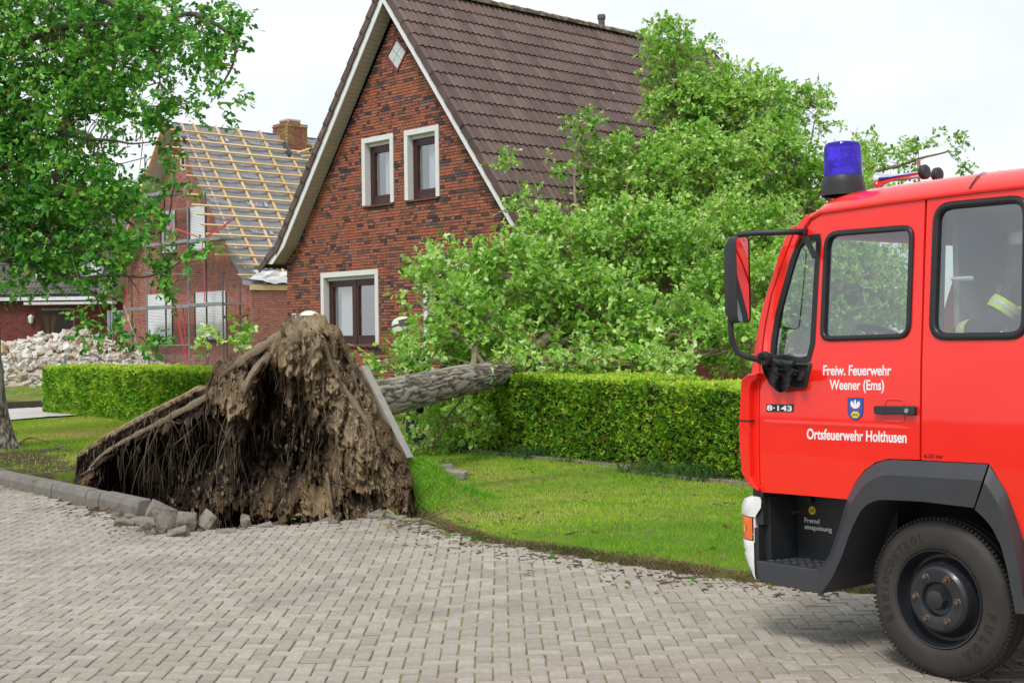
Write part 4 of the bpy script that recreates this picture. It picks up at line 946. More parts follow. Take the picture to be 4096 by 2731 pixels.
# door handle in its recess
rc = rounded(SL_([(3536, 1592), (3620, 1594), (3622, 1691), (3534, 1689)]), 0.03); mb = MB()
mb.loft([[(x, tumble(z) + y, z) for x, z in l] for l, y in ((rc, 0.002), (inset(rc, 0.006), 0.004), (inset(rc, 0.012), 0.0015))], close=True); mb.build('handle_recess', red_m, door, smooth=True)
mb = MB(); hp = rounded(SL_([(3507, 1622), (3662, 1623), (3671, 1626), (3671, 1660), (3640, 1661), (3632, 1655), (3520, 1656), (3508, 1652)]), 0.012); mb.prism(hp, lambda a, b, t: (a, tumble(b) + t, b), 0.004, 0.030); hd = mb.build('door_handle', blk, door, bevel=0.005)
lx, lz = S(3641, 1641); disc(lx, lz, tumble(lz) + 0.030, 0.0125, mat('lock_metal', (0.6, 0.6, 0.58), 0.3, 0.05, metal=0.9), 'lock', hd)
# bumper corner with the orange indicator
def bump_row(z, x_e, x_l, k=1.0):
    d = x_l - x_e; pts = [(0, 0.0), (d * 0.35, 0.0), (d * 0.72, -0.018), (d + 0.01, -0.05), (d + 0.045, -0.11), (d + 0.07, -0.22), (d + 0.09, -0.6), (d + 0.095, -1.08)]
    L = [(x_e + a, 0.012 + b, z) for a, b in pts]; return L + [(p[0], -TW - p[1], p[2]) for p in L[-2::-1]]
def zx(px, py): return S(px, py, 0.012)
mb = MB(); R1 = [bump_row(0.815, 1.10, 1.135), bump_row(0.812, 1.085, 1.185), bump_row(0.79, 1.08, 1.238), bump_row(0.755, 1.085, 1.258), bump_row(0.705, 1.125, 1.262), bump_row(0.700, 1.13, 1.25)]
mb.loft(R1); bum = mb.build('bumper', wht, truck, smooth=True, angle=50)
mb = MB(); mb.loft([bump_row(0.695, 1.150, 1.256), bump_row(0.69, 1.150, 1.261), bump_row(0.575, 1.150, 1.256), bump_row(0.570, 1.150, 1.250)])
ORG, n_, b_ = _nodes('orange_lens'); b_.inputs['Base Color'].default_value = (0.85, 0.16, 0.008, 1); b_.inputs['Roughness'].default_value = 0.12; b_.inputs['Coat Weight'].default_value = 0.6
wv = n_.nodes.new('ShaderNodeTexWave'); wv.inputs['Scale'].default_value = 40; wv.bands_direction = 'Z'; tcd = n_.nodes.new('ShaderNodeTexCoord'); n_.links.new(tcd.outputs['Object'], wv.inputs['Vector']); _bump(n_, b_, wv.outputs['Fac'], 0.4, 0.004)
keep = MB(); keep.loft([[p for p in bump_row(z, 1.150, xl)[:6]] for z, xl in ((0.696, 1.248), (0.692, 1.258), (0.64, 1.261), (0.576, 1.257), (0.571, 1.248))]); ind = keep.build('indicator', ORG, truck, smooth=True)
mb = MB(); mb.loft([[(p[0] + 0.003, p[1] + 0.002, p[2]) for p in bump_row(z, 1.165, 1.246)[1:4]] for z in (0.655, 0.615)]); mb.build('bulb_reflector', mat('amber_reflector', (0.9, 0.55, 0.04), 0.15, 0.3, 60, coat=0.5), ind)
mb = MB(); mb.loft([[(p[0], p[1], p[2]) for p in bump_row(z, 1.150, 1.25)[5:]] for z in (0.70, 0.57)]); mb.build('headlight_bar', blk, truck)
mb = MB(); mb.loft([bump_row(0.566, 1.135, 1.245), bump_row(0.563, 1.14, 1.254), bump_row(0.515, 1.14, 1.25), bump_row(0.505, 1.14, 1.24), bump_row(0.495, 1.14, 1.24), bump_row(0.485, 1.14, 1.246), bump_row(0.43, 1.14, 1.225), bump_row(0.385, 1.138, 1.185), bump_row(0.355, 1.13, 1.14)]); mb.build('bumper', wht, truck, smooth=True, angle=50)
mb = MB(); mb.box((1.142, -0.012, 0.63), (0.012, 0.03, 0.15)); mb.build('lamp_bezel', wht, truck); mb = MB(); mb.box((1.12, -0.6, 0.6), (0.10, 1.1, 0.42)); mb.box((1.125, -0.02, 0.50), (0.03, 0.05, 0.28)); mb.build('bumper_core', blk, truck)
# wheel
tyre_m, n_, b_ = _nodes('tyre_rubber')
n_.links.new(_ramp(n_, _noise(n_, 5, 8), [(0.3, (0.022, 0.019, 0.017)), (0.7, (0.042, 0.036, 0.031))]), b_.inputs['Base Color']); b_.inputs['Roughness'].default_value = 0.62; _bump(n_, b_, _noise(n_, 90, 6), 0.15, 0.002)
tread_m = mat('tread_rubber', (0.020, 0.018, 0.017), 0.8, 0.3, 12)
rim_m = mat('black_rim', (0.018, 0.020, 0.024), 0.35, 0.2, 5, 0.1, 80, coat=0.2)
WR = Matrix.Rotation(-math.pi / 2, 4, 'X')
def make_wheel():
    wt = thing('wheel', None, None); wt.parent = truck; wt.matrix_basis = Matrix.Translation((0.0, 0, 0.392)) @ WR
    q = MB(); q.lathe([(0.232, -0.245), (0.30, -0.250), (0.36, -0.238), (0.382, -0.215), (0.391, -0.190), (0.391, -0.172), (0.382, -0.170), (0.382, -0.162), (0.3915, -0.16), (0.3915, -0.118), (0.382, -0.116), (0.382, -0.108), (0.391, -0.106), (0.3905, -0.085), (0.386, -0.066), (0.379, -0.055), (0.370, -0.048), (0.366, -0.046), (0.362, -0.041), (0.345, -0.034), (0.325, -0.030), (0.300, -0.028), (0.275, -0.029), (0.262, -0.032), (0.256, -0.036), (0.250, -0.036), (0.244, -0.043), (0.238, -0.055)], 96)
    ty = q.build('tyre', tyre_m, wt, smooth=True, angle=50)
    q = MB()
    for k in range(104):
        a = 2 * math.pi * k / 104; R3 = Matrix.Rotation(a, 3, 'Z')
        q.box(R3 @ Vector((0.3855, 0, -0.068)), (0.012, 0.013, 0.030), R3 @ Matrix.Rotation(math.radians(38), 3, 'Y'))
    t_ = q.build('tread_blocks', tread_m, ty); tag(t_, kind='stuff')
    q = MB(); q.lathe([(0.238, -0.075), (0.240, -0.050), (0.2435, -0.040), (0.240, -0.034), (0.235, -0.036), (0.232, -0.048), (0.229, -0.075), (0.222, -0.098), (0.212, -0.112), (0.198, -0.112), (0.186, -0.098), (0.176, -0.074), (0.168, -0.048), (0.160, -0.034), (0.150, -0.029), (0.148, -0.027), (0.092, -0.027), (0.086, -0.030), (0.080, -0.042), (0.074, -0.050), (0.064, -0.052), (0.0, -0.052)], 72); rim = q.build('rim', rim_m, wt, smooth=True, angle=35)
    q = MB(); q.lathe([(0.052, -0.052), (0.050, -0.020), (0.046, -0.012), (0.030, -0.008), (0.0, -0.007)], 8); q.build('hub_cap', rim_m, wt, smooth=True, angle=30)
    bolt_m = mat('rusty_bolt', (0.13, 0.095, 0.07), 0.5, 0.4, 60, metal=0.5)
    for k in range(6):
        a = math.radians(60 * k); c, s_ = math.cos(a), math.sin(a)
        q = MB(); Tm = Matrix.Translation((0.118 * c, 0.118 * s_, 0)); q.lathe([(0.020, -0.0268), (0.0165, -0.0245), (0.0165, -0.0235), (0.013, -0.0235)], 16, Tm); q.lathe([(0.0135, -0.025), (0.0135, -0.010), (0.010, -0.006), (0.0, -0.005)], 6, Tm); q.build('wheel_nut', bolt_m, wt, smooth=True, angle=30)
        a = math.radians(60 * k + 28); c, s_ = math.cos(a), math.sin(a); q = MB(); pts = []
        for j in range(14):
            t = 2 * math.pi * j / 14; rr = 0.1845 + 0.0135 * math.cos(t); zz = float(np.interp(rr, [0.168, 0.176, 0.186, 0.198], [-0.048, -0.074, -0.098, -0.112])) + 0.0025; aa = a + 0.135 * math.sin(t); pts.append((rr * math.cos(aa), rr * math.sin(aa), zz))
        q.add(pts, [tuple(range(14))]); q.build('vent_hole', gap_m, wt)
    lett = mat('sidewall_lettering', (0.018, 0.016, 0.015), 0.5)
    def arc_text(s_, r, a0, da, size):
        for i, ch in enumerate(s_):
            if ch == ' ': continue
            me, V_ = text_mesh(ch, size, 0.85, 0.004, 0.0008); cx_ = (V_[:, 0].min() + V_[:, 0].max()) / 2
            a = math.radians(a0 - da * i)                  # seen from outside the wheel, clockwise
            ux = Vector((math.sin(a), -math.cos(a), 0)); uy = Vector((math.cos(a), math.sin(a), 0)); c = uy * r
            if True: P = np.array([(-(c.x + ux.x * (v[0] - cx_) + uy.x * v[1]), c.y + ux.y * (v[0] - cx_) + uy.y * v[1], -0.0275 + v[2]) for v in V_])
            P[:, 0] *= -1
            me.vertices.foreach_set('co', P.astype(np.float32).ravel()); me.materials.append(lett); o = bpy.data.objects.new('lettering', me); COL.objects.link(o); o.parent = ty
    arc_text('REGIOCONTROL', 0.285, 24, 8.9, 0.052); arc_text('FULDA', 0.280, 172, 12.0, 0.060)
    return wt
wheel = make_wheel()
for (dx, fl) in ((-3.1, 0), (0.0, 1), (-3.1, 1)):
    c = copy_tree(wheel, truck); c.matrix_basis = (Matrix.Translation((dx, -TW if fl else 0, 0.392)) @ (Matrix.Rotation(math.pi, 4, 'Z') if fl else Matrix()) @ WR)
# chassis and dark underside; the rear body beyond the frame
mb = MB(); mb.box((-1.8, -0.75, 0.62), (5.4, 0.09, 0.22)); mb.box((-1.8, -1.42, 0.62), (5.4, 0.09, 0.22)); mb.tube([(0, -0.2, 0.39), (0, -1.95, 0.39)], 0.06, 10); mb.box((0.0, -1.08, 0.98), (1.5, 1.9, 0.06)); mb.box((0.75, -1.1, 0.72), (0.6, 1.5, 0.4)); mb.add([(0.62, -0.46, 0.40), (-0.75, -0.46, 0.40), (-0.75, -0.46, 1.1), (0.62, -0.46, 1.1)], [(0, 1, 2, 3)])
mb.tube([(0.55, -0.3, 0.33), (0.1, -0.35, 0.36)], 0.016, 6); mb.build('chassis', gap_m, truck)
mb = MB(); mb.box((0.38, -0.4, 0.52), (0.05, 0.06, 0.20), Matrix.Rotation(0.3, 3, 'Y')); mb.build('tow_eye', blk, truck)
mb = MB(); mb.box((-3.0, -1.1, 1.75), (3.8, 2.3, 1.9)); mb.build('rear_body', red_m, truck, bevel=0.03)
# mirror on its bracket
arm = [((3206, 926), -0.05), ((3160, 928), 0.02), ((3080, 931), 0.09), ((2985, 935), 0.15), ((2948, 946), 0.17), ((2928, 975), 0.18), ((2922, 1030), 0.18), ((2921, 1160), 0.18), ((2923, 1300), 0.18), ((2930, 1365), 0.17), ((2950, 1404), 0.15), ((2985, 1426), 0.12), ((3050, 1440), 0.05), ((3110, 1447), 0.02)]
pts = [Vector((S(*p, o)[0], o, S(*p, o)[1])) for p, o in arm]
mb = MB(); mb.tube(bez(pts, 3), [0.0165] * (3 * (len(pts) - 1) + 1), 10); mb.build('mirror_arm', blk, truck, smooth=True)
mb = MB(); a_ = S(3216, 928); mb.box((a_[0], tumble(a_[1]) + 0.012, a_[1]), (0.055, 0.04, 0.035)); mb.build('arm_bracket', blk, truck, bevel=0.006)
mb = MB(); MC = Vector((S(2966, 1118, 0.15)[0], 0.15, S(2966, 1118, 0.15)[1])); MA = math.radians(9); MR = Matrix.Rotation(MA, 3, 'Z')   # local: face towards -X
pr = rounded([(-0.070, -0.235), (0.070, -0.235), (0.070, 0.235), (-0.070, 0.235)], 0.045); rows_ = []
for k, dx in ((0.55, 0.085), (0.85, 0.07), (0.97, 0.04), (1.0, 0.0), (0.985, -0.012), (0.90, -0.012)):
    rows_.append([MC + MR @ Vector((dx, a * k, b * (k if k < 0.9 else 1))) for a, b in pr])
mb.loft(rows_, close=True); mb.add(rows_[0], [tuple(range(len(pr)))]); mir = mb.build('mirror', blk, truck, smooth=True, angle=50)
mb = MB(); mb.add([MC + MR @ Vector((-0.009, a * 0.92, b * 0.985)) for a, b in pr], [tuple(range(len(pr)))]); mb.build('mirror_glass', mat('mirror_silver', (0.8, 0.82, 0.84), 0.02, 0.0, 1, metal=1.0), mir)
mb = MB(); a_ = S(2920, 1125, 0.18); mb.tube([(a_[0], 0.185, a_[1] - 0.02), (a_[0], 0.185, a_[1] + 0.02)], 0.028, 10); mb.tube([(a_[0], 0.18, a_[1]), MC], 0.015, 8); mb.build('mirror_clamp', blk, truck)
BRK = rounded(SL_([(3078, 1446), (3250, 1450), (3243, 1482), (3230, 1548), (3205, 1556), (3096, 1549), (3078, 1535), (3074, 1490)]), 0.02); mb = MB(); mb.loft([[(x, tumble(z) + y, z) for x, z in l] for l, y in ((BRK, 0.001), (BRK, 0.008), (inset(BRK, 0.012), 0.014), (inset(BRK, 0.03), 0.003))], close=True); l_ = inset(BRK, 0.03); mb.add([(x, tumble(z) + 0.003, z) for x, z in l_], [tuple(range(len(l_)))]); mb.tube([(S(3060, 1442)[0], 0.03, S(3060, 1442)[1]), (S(3130, 1449)[0], 0.035, S(3130, 1449)[1]), (S(3200, 1455)[0], 0.03, S(3200, 1455)[1])], 0.018, 8); mb.build('mirror_foot', blk, truck, smooth=True, angle=40)
# quarter pillar arm seen dark inside
mb = MB(); p, q = S(3246, 950), S(3279, 1030); mb.bar((p[0], -0.03, p[1]), (q[0], -0.03, q[1]), 0.01, 0.03); mb.build('vent_catch', blk, door)
# roof gear: beacon, horns, aerial
BY = -0.30; bx, bz = S(3373, 742, BY); ppm = F / ((T0 + TX * bx + TY * BY).y)
def zb(py): return S(3373, py, BY)[1]
q = MB(); Tm = Matrix.Translation((bx, BY, 0)); r0 = 77 / ppm
q.lathe([(r0 * 1.13, zb(762) - 0.03), (r0 * 1.12, zb(760)), (r0 * 1.10, zb(738)), (r0 * 1.05, zb(736)), (r0 * 1.02, zb(709)), (r0 * 0.98, zb(705)), (0, zb(705))], 40, Tm); beac = q.build('beacon', blk, truck, smooth=True, angle=40)
dm, n_, b_ = _nodes('blue_dome')
n_.nodes.remove(b_); t_ = n_.nodes.new('ShaderNodeBsdfTransparent'); t_.inputs[0].default_value = (0.42, 0.32, 1.0, 1); g_ = n_.nodes.new('ShaderNodeBsdfGlossy'); g_.inputs['Roughness'].default_value = 0.03
d_ = n_.nodes.new('ShaderNodeBsdfDiffuse'); d_.inputs[0].default_value = (0.10, 0.05, 0.95, 1); tl = n_.nodes.new('ShaderNodeBsdfTranslucent'); tl.inputs[0].default_value = (0.14, 0.08, 1.0, 1)
lw = n_.nodes.new('ShaderNodeLayerWeight'); lw.inputs[0].default_value = 0.25; m1 = n_.nodes.new('ShaderNodeMixShader'); m1.inputs[0].default_value = 0.5; m2 = n_.nodes.new('ShaderNodeMixShader'); m2.inputs[0].default_value = 0.5; m3 = n_.nodes.new('ShaderNodeMixShader')
n_.links.new(d_.outputs[0], m1.inputs[1]); n_.links.new(tl.outputs[0], m1.inputs[2]); n_.links.new(t_.outputs[0], m2.inputs[1]); n_.links.new(m1.outputs[0], m2.inputs[2]); n_.links.new(lw.outputs['Fresnel'], m3.inputs[0]); n_.links.new(m2.outputs[0], m3.inputs[1]); n_.links.new(g_.outputs[0], m3.inputs[2]); n_.links.new(m3.outputs[0], n_.nodes['Material Output'].inputs[0])
q = MB(); q.lathe([(r0 * 1.0, zb(716)), (r0 * 1.0, zb(694)), (r0 * 0.985, zb(693)), (r0 * 0.97, zb(620)), (r0 * 0.94, zb(588)), (r0 * 0.86, zb(575)), (r0 * 0.7, zb(570)), (0, zb(567.5))], 40, Tm); dome = q.build('dome', dm, beac, smooth=True, angle=40)
q = MB(); q.lathe([(r0 * 0.2, 0), (r0 * 0.45, 0.02), (r0 * 0.62, 0.06)], 20, Matrix.Translation((bx + 0.02, BY - 0.02, (zb(600) + zb(690)) / 2)) @ Matrix.Rotation(math.radians(70), 4, 'Y')); q.box((bx, BY, zb(690)), (0.09, 0.07, 0.05)); q.build('reflector', mat('beacon_reflector', (0.75, 0.78, 0.9), 0.15, 0.05, metal=0.9), beac)
chrome = mat('chrome', (0.75, 0.76, 0.78), 0.12, 0.05, metal=1.0)
for (px, py, ox) in (((3520, 3690), (724, 690), -0.62), ((3512, 3742), (724, 700), -0.80)):
    a, b = S(px[0], py[0], ox), S(px[1], py[1], ox); A, B = Vector((a[0], ox, a[1] + 0.005)), Vector((b[0], ox, b[1])); d = (B - A).normalized(); L = (B - A).length
    Mh = d.to_track_quat('Z', 'X').to_matrix().to_4x4(); Mh.translation = A
    q = MB(); q.lathe([(0.045, -0.005), (0.040, 0.0), (0.028, 0.03), (0.018, 0.08), (0.013, L * 0.6), (0.010, L)], 18, Mh); hn = q.build('air_horn', chrome, truck, smooth=True)
    q = MB(); Mh2 = Mh.copy(); Mh2.translation = B; q.lathe([(0.0, -0.01), (0.030, -0.01), (0.040, 0.0), (0.041, 0.022), (0.034, 0.030), (0.0, 0.032)], 22, Mh2); q.build('horn_cap', blk, hn, smooth=True, angle=40)
a, b, c = S(3671, 548, -0.9), S(3674, 640, -0.9), S(3676, 700, -0.9); q = MB(); q.tube([(a[0], -0.9, a[1]), (a[0], -0.9, a[1] - 0.02)], 0.007, 6); q.tube([(a[0], -0.9, a[1]), (b[0], -0.9, b[1])], 0.002, 5); q.build('aerial', blk, truck)
q = MB(); n_t = 90; q.tube([(b[0] + (c[0] - b[0]) * i / n_t + 0.009 * math.cos(i * 0.9), -0.9 + 0.009 * math.sin(i * 0.9), b[1] + (c[1] - b[1]) * i / n_t) for i in range(n_t + 1)], 0.0028, 5); q.tube([(c[0], -0.9, c[1]), (c[0], -0.9, c[1] - 0.12)], 0.008, 6); q.build('aerial_spring', mat('copper', (0.42, 0.24, 0.18), 0.4, 0.1, metal=0.8), truck)
if False: q = MB(); p_ = [S(3540, 738, -0.45), S(3690, 705, -0.45), S(3800, 690, -0.45)]; q.tube([(p_[0][0], -0.45, p_[0][1] - 0.01), (p_[1][0], -0.45, p_[1][1]), (p_[2][0], -0.45, p_[2][1] - 0.05)], 0.006, 6); q.build('roof_rail', red_m, truck)
# black mesh cloth knotted round the mirror foot
def netting():
    V_, Fq = [], []; n1, n2 = 26, 22
    for i in range(n1):
        for j in range(n2):
            u, v = i / (n1 - 1), j / (n2 - 1); px = 3043 + 175 * u * (0.55 + 0.45 * min(1, v * 2.2)) + 30 * v * v * (1 - u); py = 1430 + 18 * u + (96 + 40 * u * (1 - u) + 28 * math.sin(u * 5.0)) * v
            p3 = Vector((u * 5, v * 5, 0.3)); y = 0.045 + 0.035 * math.sin(u * 17 + 5 * v) * (0.3 + v) * 0.8 + 0.02 * noise.noise(p3 * 2.2); x, z = S(px, py, y); V_.append((x, y, z + 0.008 * noise.noise(p3 * 3)))
    for i in range(n1 - 1):
        for j in range(n2 - 1): Fq.append((i * n2 + j, (i + 1) * n2 + j, (i + 1) * n2 + j + 1, i * n2 + j + 1))
    q = MB(); q.add(V_, Fq)
    q.tube(bez([(S(3042, 1425, .06)[0], .06, S(3042, 1425, .06)[1]), (S(3062, 1420, .075)[0], .075, S(3062, 1420, .075)[1]), (S(3075, 1440, .06)[0], .06, S(3075, 1440, .06)[1]), (S(3052, 1455, .07)[0], .07, S(3052, 1455, .07)[1])], 4), 0.022, 7)
    o = q.build('mesh_cloth', mat('black_mesh', (0.010, 0.010, 0.012), 0.75, 0.3, 40), None, smooth=True, fix=False); o.matrix_world = TM; return o
tag(netting(), 'crumpled black mesh cloth tied round the mirror bracket of the fire engine', 'cloth')
# ================================================================ the neighbour: gabled brick house whose roof is stripped to battens
NB0 = H0 + HU * -14.05 + HW * 5.5
nbr = thing('brick_house', 'brick house with stripped roof, bare yellow battens and closed white shutters', 'house', loc=NB0, rz=-(math.pi / 2 - HA))
brick2 = piece_mat('old_brick', [(0.0, (0.36, 0.125, 0.088)), (0.45, (0.42, 0.16, 0.115)), (0.75, (0.48, 0.21, 0.15)), (0.92, (0.29, 0.11, 0.085)), (1.0, (0.16, 0.085, 0.08))], 0.85, 0.22, 18, 0.3, 60)
mort2 = mat('pale_mortar', (0.56, 0.47, 0.42), 0.95, 0.2, 10)
def nspan(z): return (-4.0, 4.0) if z < 3.4 else (-4.0 * (8.75 - z) / 5.35, 4.0 * (8.75 - z) / 5.35)
NOPEN = [(-2.25, -0.64, 1.80, 3.256), (0.82, 2.63, 1.78, 3.25), (-1.26, -0.34, 4.62, 5.97), (0.56, 1.53, 4.58, 5.96), (0.03, 0.30, 7.2, 7.8)]
mb = MB(); mb.prism([(-4.0, -0.1), (4.0, -0.1), (4.0, 3.4), (0, 8.72), (-4.0, 3.4)], lambda a, b, t: (a, t, b), 0.0, 0.1)
mb.box((3.95, 4.6, 1.6), (0.1, 9.0, 3.5)); mb.box((-3.95, 4.6, 1.6), (0.1, 9.0, 3.5)); nw = mb.build('wall', mort2, nbr)
bs_ = MB()
for (lo, hi, z) in brick_rows(0.3, 8.6, nspan, NOPEN, None):
    bs_.box(((lo + hi) / 2, -0.001, z + BH / 2), (hi - lo - 0.012, 0.016, BH - 0.012))
for (lo, hi, z) in brick_rows(0.3, 3.38, lambda z: (0.0, 3.0), [], None):
    bs_.cbox((4.002, (lo + hi) / 2, z + BH / 2), (BH - 0.012, hi - lo - 0.012, 0.016), 0.003, Matrix.Rotation(math.pi / 2, 3, 'Y'))
for (a, b, c, d) in NOPEN[:4]:
    u = a - 0.1
    while u < b + 0.1: bs_.cbox((u, -0.004, d + 0.115), (0.058, 0.21, 0.018), 0.003, Matrix.Rotation(math.pi / 2, 3, 'X')); u += 0.068
o = bs_.build('bricks', brick2, nw, fix=False); tag(o, kind='stuff')
shut_m = mat('white_shutter', (0.78, 0.80, 0.81), 0.4, 0.03, 4)
for (a, b, c, d) in NOPEN[:4]:
    mb = MB(); rows_ = []; z = c
    while z < d: rows_ += [[(a, -0.008, z), (b, -0.008, z)], [(a, -0.020, z + 0.022), (b, -0.020, z + 0.022)], [(a, -0.008, z + 0.046), (b, -0.008, z + 0.046)]]; z += 0.0485
    mb.loft(rows_); sh = mb.build('roller_shutter', shut_m, nbr)
    mb = MB(); mb.box((a - 0.03, -0.005, (c + d) / 2), (0.055, 0.05, d - c)); mb.box((b + 0.0, -0.012, (c + d) / 2), (0.03, 0.04, d - c)); mb.build('guide_rail', blk, sh)
    mb = MB(); mb.box(((a + b) / 2, -0.05, c - 0.04), (b - a + 0.12, 0.16, 0.07)); mb.build('window_sill', mat('dark_sill', (0.06, 0.045, 0.045), 0.6), sh)
mb = MB(); mb.box((0.165, -0.01, 7.5), (0.26, 0.05, 0.6)); sw_ = mb.build('window', white_m, nbr); mb = MB(); mb.box((0.20, -0.03, 7.5), (0.16, 0.03, 0.5)); mb.build('pane', dark_m, sw_)
mb = MB(); mb.box((-3.5, -0.04, 2.55), (0.13, 0.06, 0.2)); lp_ = mb.build('house_number_lamp', mat('yellow_plate', (0.75, 0.62, 0.12), 0.4, 0.05), nbr)
me, V_ = text_mesh('11', 0.12, 0.7, 0.004); me.materials.append(black_m); o = bpy.data.objects.new('lettering', me); COL.objects.link(o); o.parent = lp_; o.matrix_basis = Matrix(((1, 0, 0, -3.54), (0, 0, -1, -0.073), (0, 1, 0, 2.51), (0, 0, 0, 1)))
# roof: membrane, counter battens and battens
timber = piece_mat('new_timber', [(0, (0.66, 0.44, 0.17)), (0.5, (0.74, 0.52, 0.23)), (1, (0.80, 0.60, 0.32))], 0.7, 0.15, 9, 0.2, 40)
def nslope(t, y, h=0.0): L = math.hypot(4.10, 5.35); return (4.10 * t / L + h * 5.35 / L, y, 8.75 - 5.35 * t / L + h * 4.10 / L)
memb, n_, b_ = _nodes('grey_membrane')
n_.links.new(_ramp(n_, _noise(n_, 3.0, 5), [(0.3, (0.21, 0.21, 0.225)), (0.7, (0.31, 0.31, 0.325))]), b_.inputs['Base Color']); b_.inputs['Roughness'].default_value = 0.5; _bump(n_, b_, _noise(n_, 5, 3, stretch=(1, 1, 3)), 0.5, 0.05)
rows_ = []; LT = 6.72
for i in range(48):
    t = LT * i / 47; r = []
    for j in range(80):
        y = -0.30 + 0.035 * math.sin(t * 5.2) + (5.6 - 0.0) * j / 79; ph = (y - 0.461) / 0.835; sag = -0.05 * abs(math.sin(math.pi * ph)) + 0.02 * math.sin(t * 15.5) * abs(math.sin(math.pi * ph)); r.append(nslope(t, y, -0.02 + sag))
    rows_.append(r)
mb = MB(); mb.loft(rows_); nroof = mb.build('roof', memb, nbr, smooth=True, fix=False)
mb = MB(); mb.loft([[(-p[0], p[1], p[2] - 0.02) for p in (nslope(0, y), nslope(6.7, y))] for y in (-0.3, 5.3)]); mb.build('far_slope', memb, nroof)
def bar_slope(t0, y0, t1, y1, w_, h_, hh): mb = MB(); mb.bar(nslope(t0, y0, hh), nslope(t1, y1, hh), w_, h_, up=(5.35, 0, 4.10)); return mb
for k in range(7): bar_slope(-0.02, 0.461 + 0.835 * k, 6.70, 0.461 + 0.835 * k, 0.07, 0.045, 0.012).build('counter_batten', timber, nroof)
TS = [0.44, 0.847, 1.23, 1.631, 2.015, 2.431, 2.836, 3.226, 3.659, 4.028, 4.452, 4.835, 5.23, 5.644, 5.998, 6.419]; WS = [4.97, 4.96, 4.56, 4.53, 4.76, 4.82, 4.64, 4.58, 4.555, 4.58, 4.58, 4.62, 4.63, 4.62, 5.22, 5.09]
for t, w0 in zip(TS, WS):
    b = bar_slope(t, w0 - 5.5, t + random.uniform(-.01, .01), 5.35 if t > 0.5 else 5.1, 0.055, 0.04, 0.05).build('batten', timber, nroof)
for k, (t, y0, y1) in enumerate(((1.0, 4.0, 5.2), (1.15, 4.1, 5.0), (1.3, 4.3, 5.3), (0.9, 4.6, 5.4))): bar_slope(t, y0, t + 0.35 * (k - 1.5), y1, 0.05, 0.04, 0.13).build('batten', timber, nroof)
mb = MB(); mb.bar((-0.02, -0.75, 8.70), nslope(6.0, -0.72, 0)[:1] + (-0.72, 8.70 - 5.35 * 6 / 6.72), 0.001, 0.001)
for sgn in (-1,):                                          # the far verge rafter and its pale underside
    a, b = (0.02, -0.55, 8.66), (-4.25, -0.55, 3.12); q = MB(); q.bar(a, b, 0.05, 0.14, up=(0, 1, 0)); q.build('verge_rafter', timber, nroof)
    q = MB(); q.add([(0, -0.52, 8.62), (0, 0.0, 8.62), (-4.2, 0.0, 3.14), (-4.2, -0.52, 3.14)], [(0, 1, 2, 3)]); q.build('verge_board', soffit_m, nroof)
q = MB(); q.bar((4.03, -0.05, 3.32), (4.06, 5.2, 3.34), 0.05, 0.16); q.build('eaves_board', timber, nroof)
def sheet():
    q = MB(); r = []
    for i in range(9): r.append([nslope(6.25 + 0.06 * i, 0.15 + 0.04 * i * math.sin(i) + 1.3 * j / 15, 0.08 + 0.03 * math.sin(j * 0.9 + i) + 0.04 * noise.noise(Vector((i * .5, j * .4, 2)))) for j in range(16)])
    q.loft(r); return q.build('loose_sheet', mat('white_sheet', (0.68, 0.69, 0.70), 0.45, 0.08, 6), nroof, smooth=True, fix=False)
sheet()
mem_l = mat('membrane_print', (0.46, 0.47, 0.52), 0.6)
for (t, y, s_, wd) in ((0.62, -0.25, 'TRAUCO', 0.55), (0.65, 0.75, 'TRAUCO', 0.6), (0.66, 2.3, 'TRAUCO', 0.6), (0.66, 3.7, 'TRAUCO', 0.6), (2.25, 1.4, 'TRAUCO', 0.6), (3.45, -0.2, 'TRAUCO', 0.55), (3.47, 1.1, 'TRAUCO', 0.6), (3.45, 2.8, 'TRAUCO', 0.6), (4.65, 0.8, 'TRAUCO', 0.6), (4.68, 2.4, 'TRAUCO', 0.6), (5.85, 0.75, 'COMPACT', 0.6)):
    me, V_ = text_mesh(s_, 0.18, 1.0, 0.004); wv_ = V_[:, 0].max() or 1; P = np.array([nslope(t - v[1] * 1.0, y + v[0] / wv_ * wd, 0.004 + v[2]) for v in V_]); me.vertices.foreach_set('co', P.astype(np.float32).ravel()); me.materials.append(mem_l); o = bpy.data.objects.new('lettering', me); COL.objects.link(o); o.parent = nroof
    q = MB(); pts = [nslope(t + 0.02, y + wd + 0.07, 0.006), nslope(t - 0.16, y + wd + 0.07, 0.006), nslope(t - 0.16, y + wd + 0.2, 0.006), nslope(t + 0.02, y + wd + 0.2, 0.006)]; q.add(pts, [(0, 1, 2, 3)]); q.build('printed_mark', mat('membrane_mark', (0.40, 0.44, 0.54), 0.6), nroof)
q = MB(); cb = MB()
q.box((0.0, 4.2, 8.3), (0.80, 0.86, 1.4)); ch = q.build('chimney', mort2, nroof)
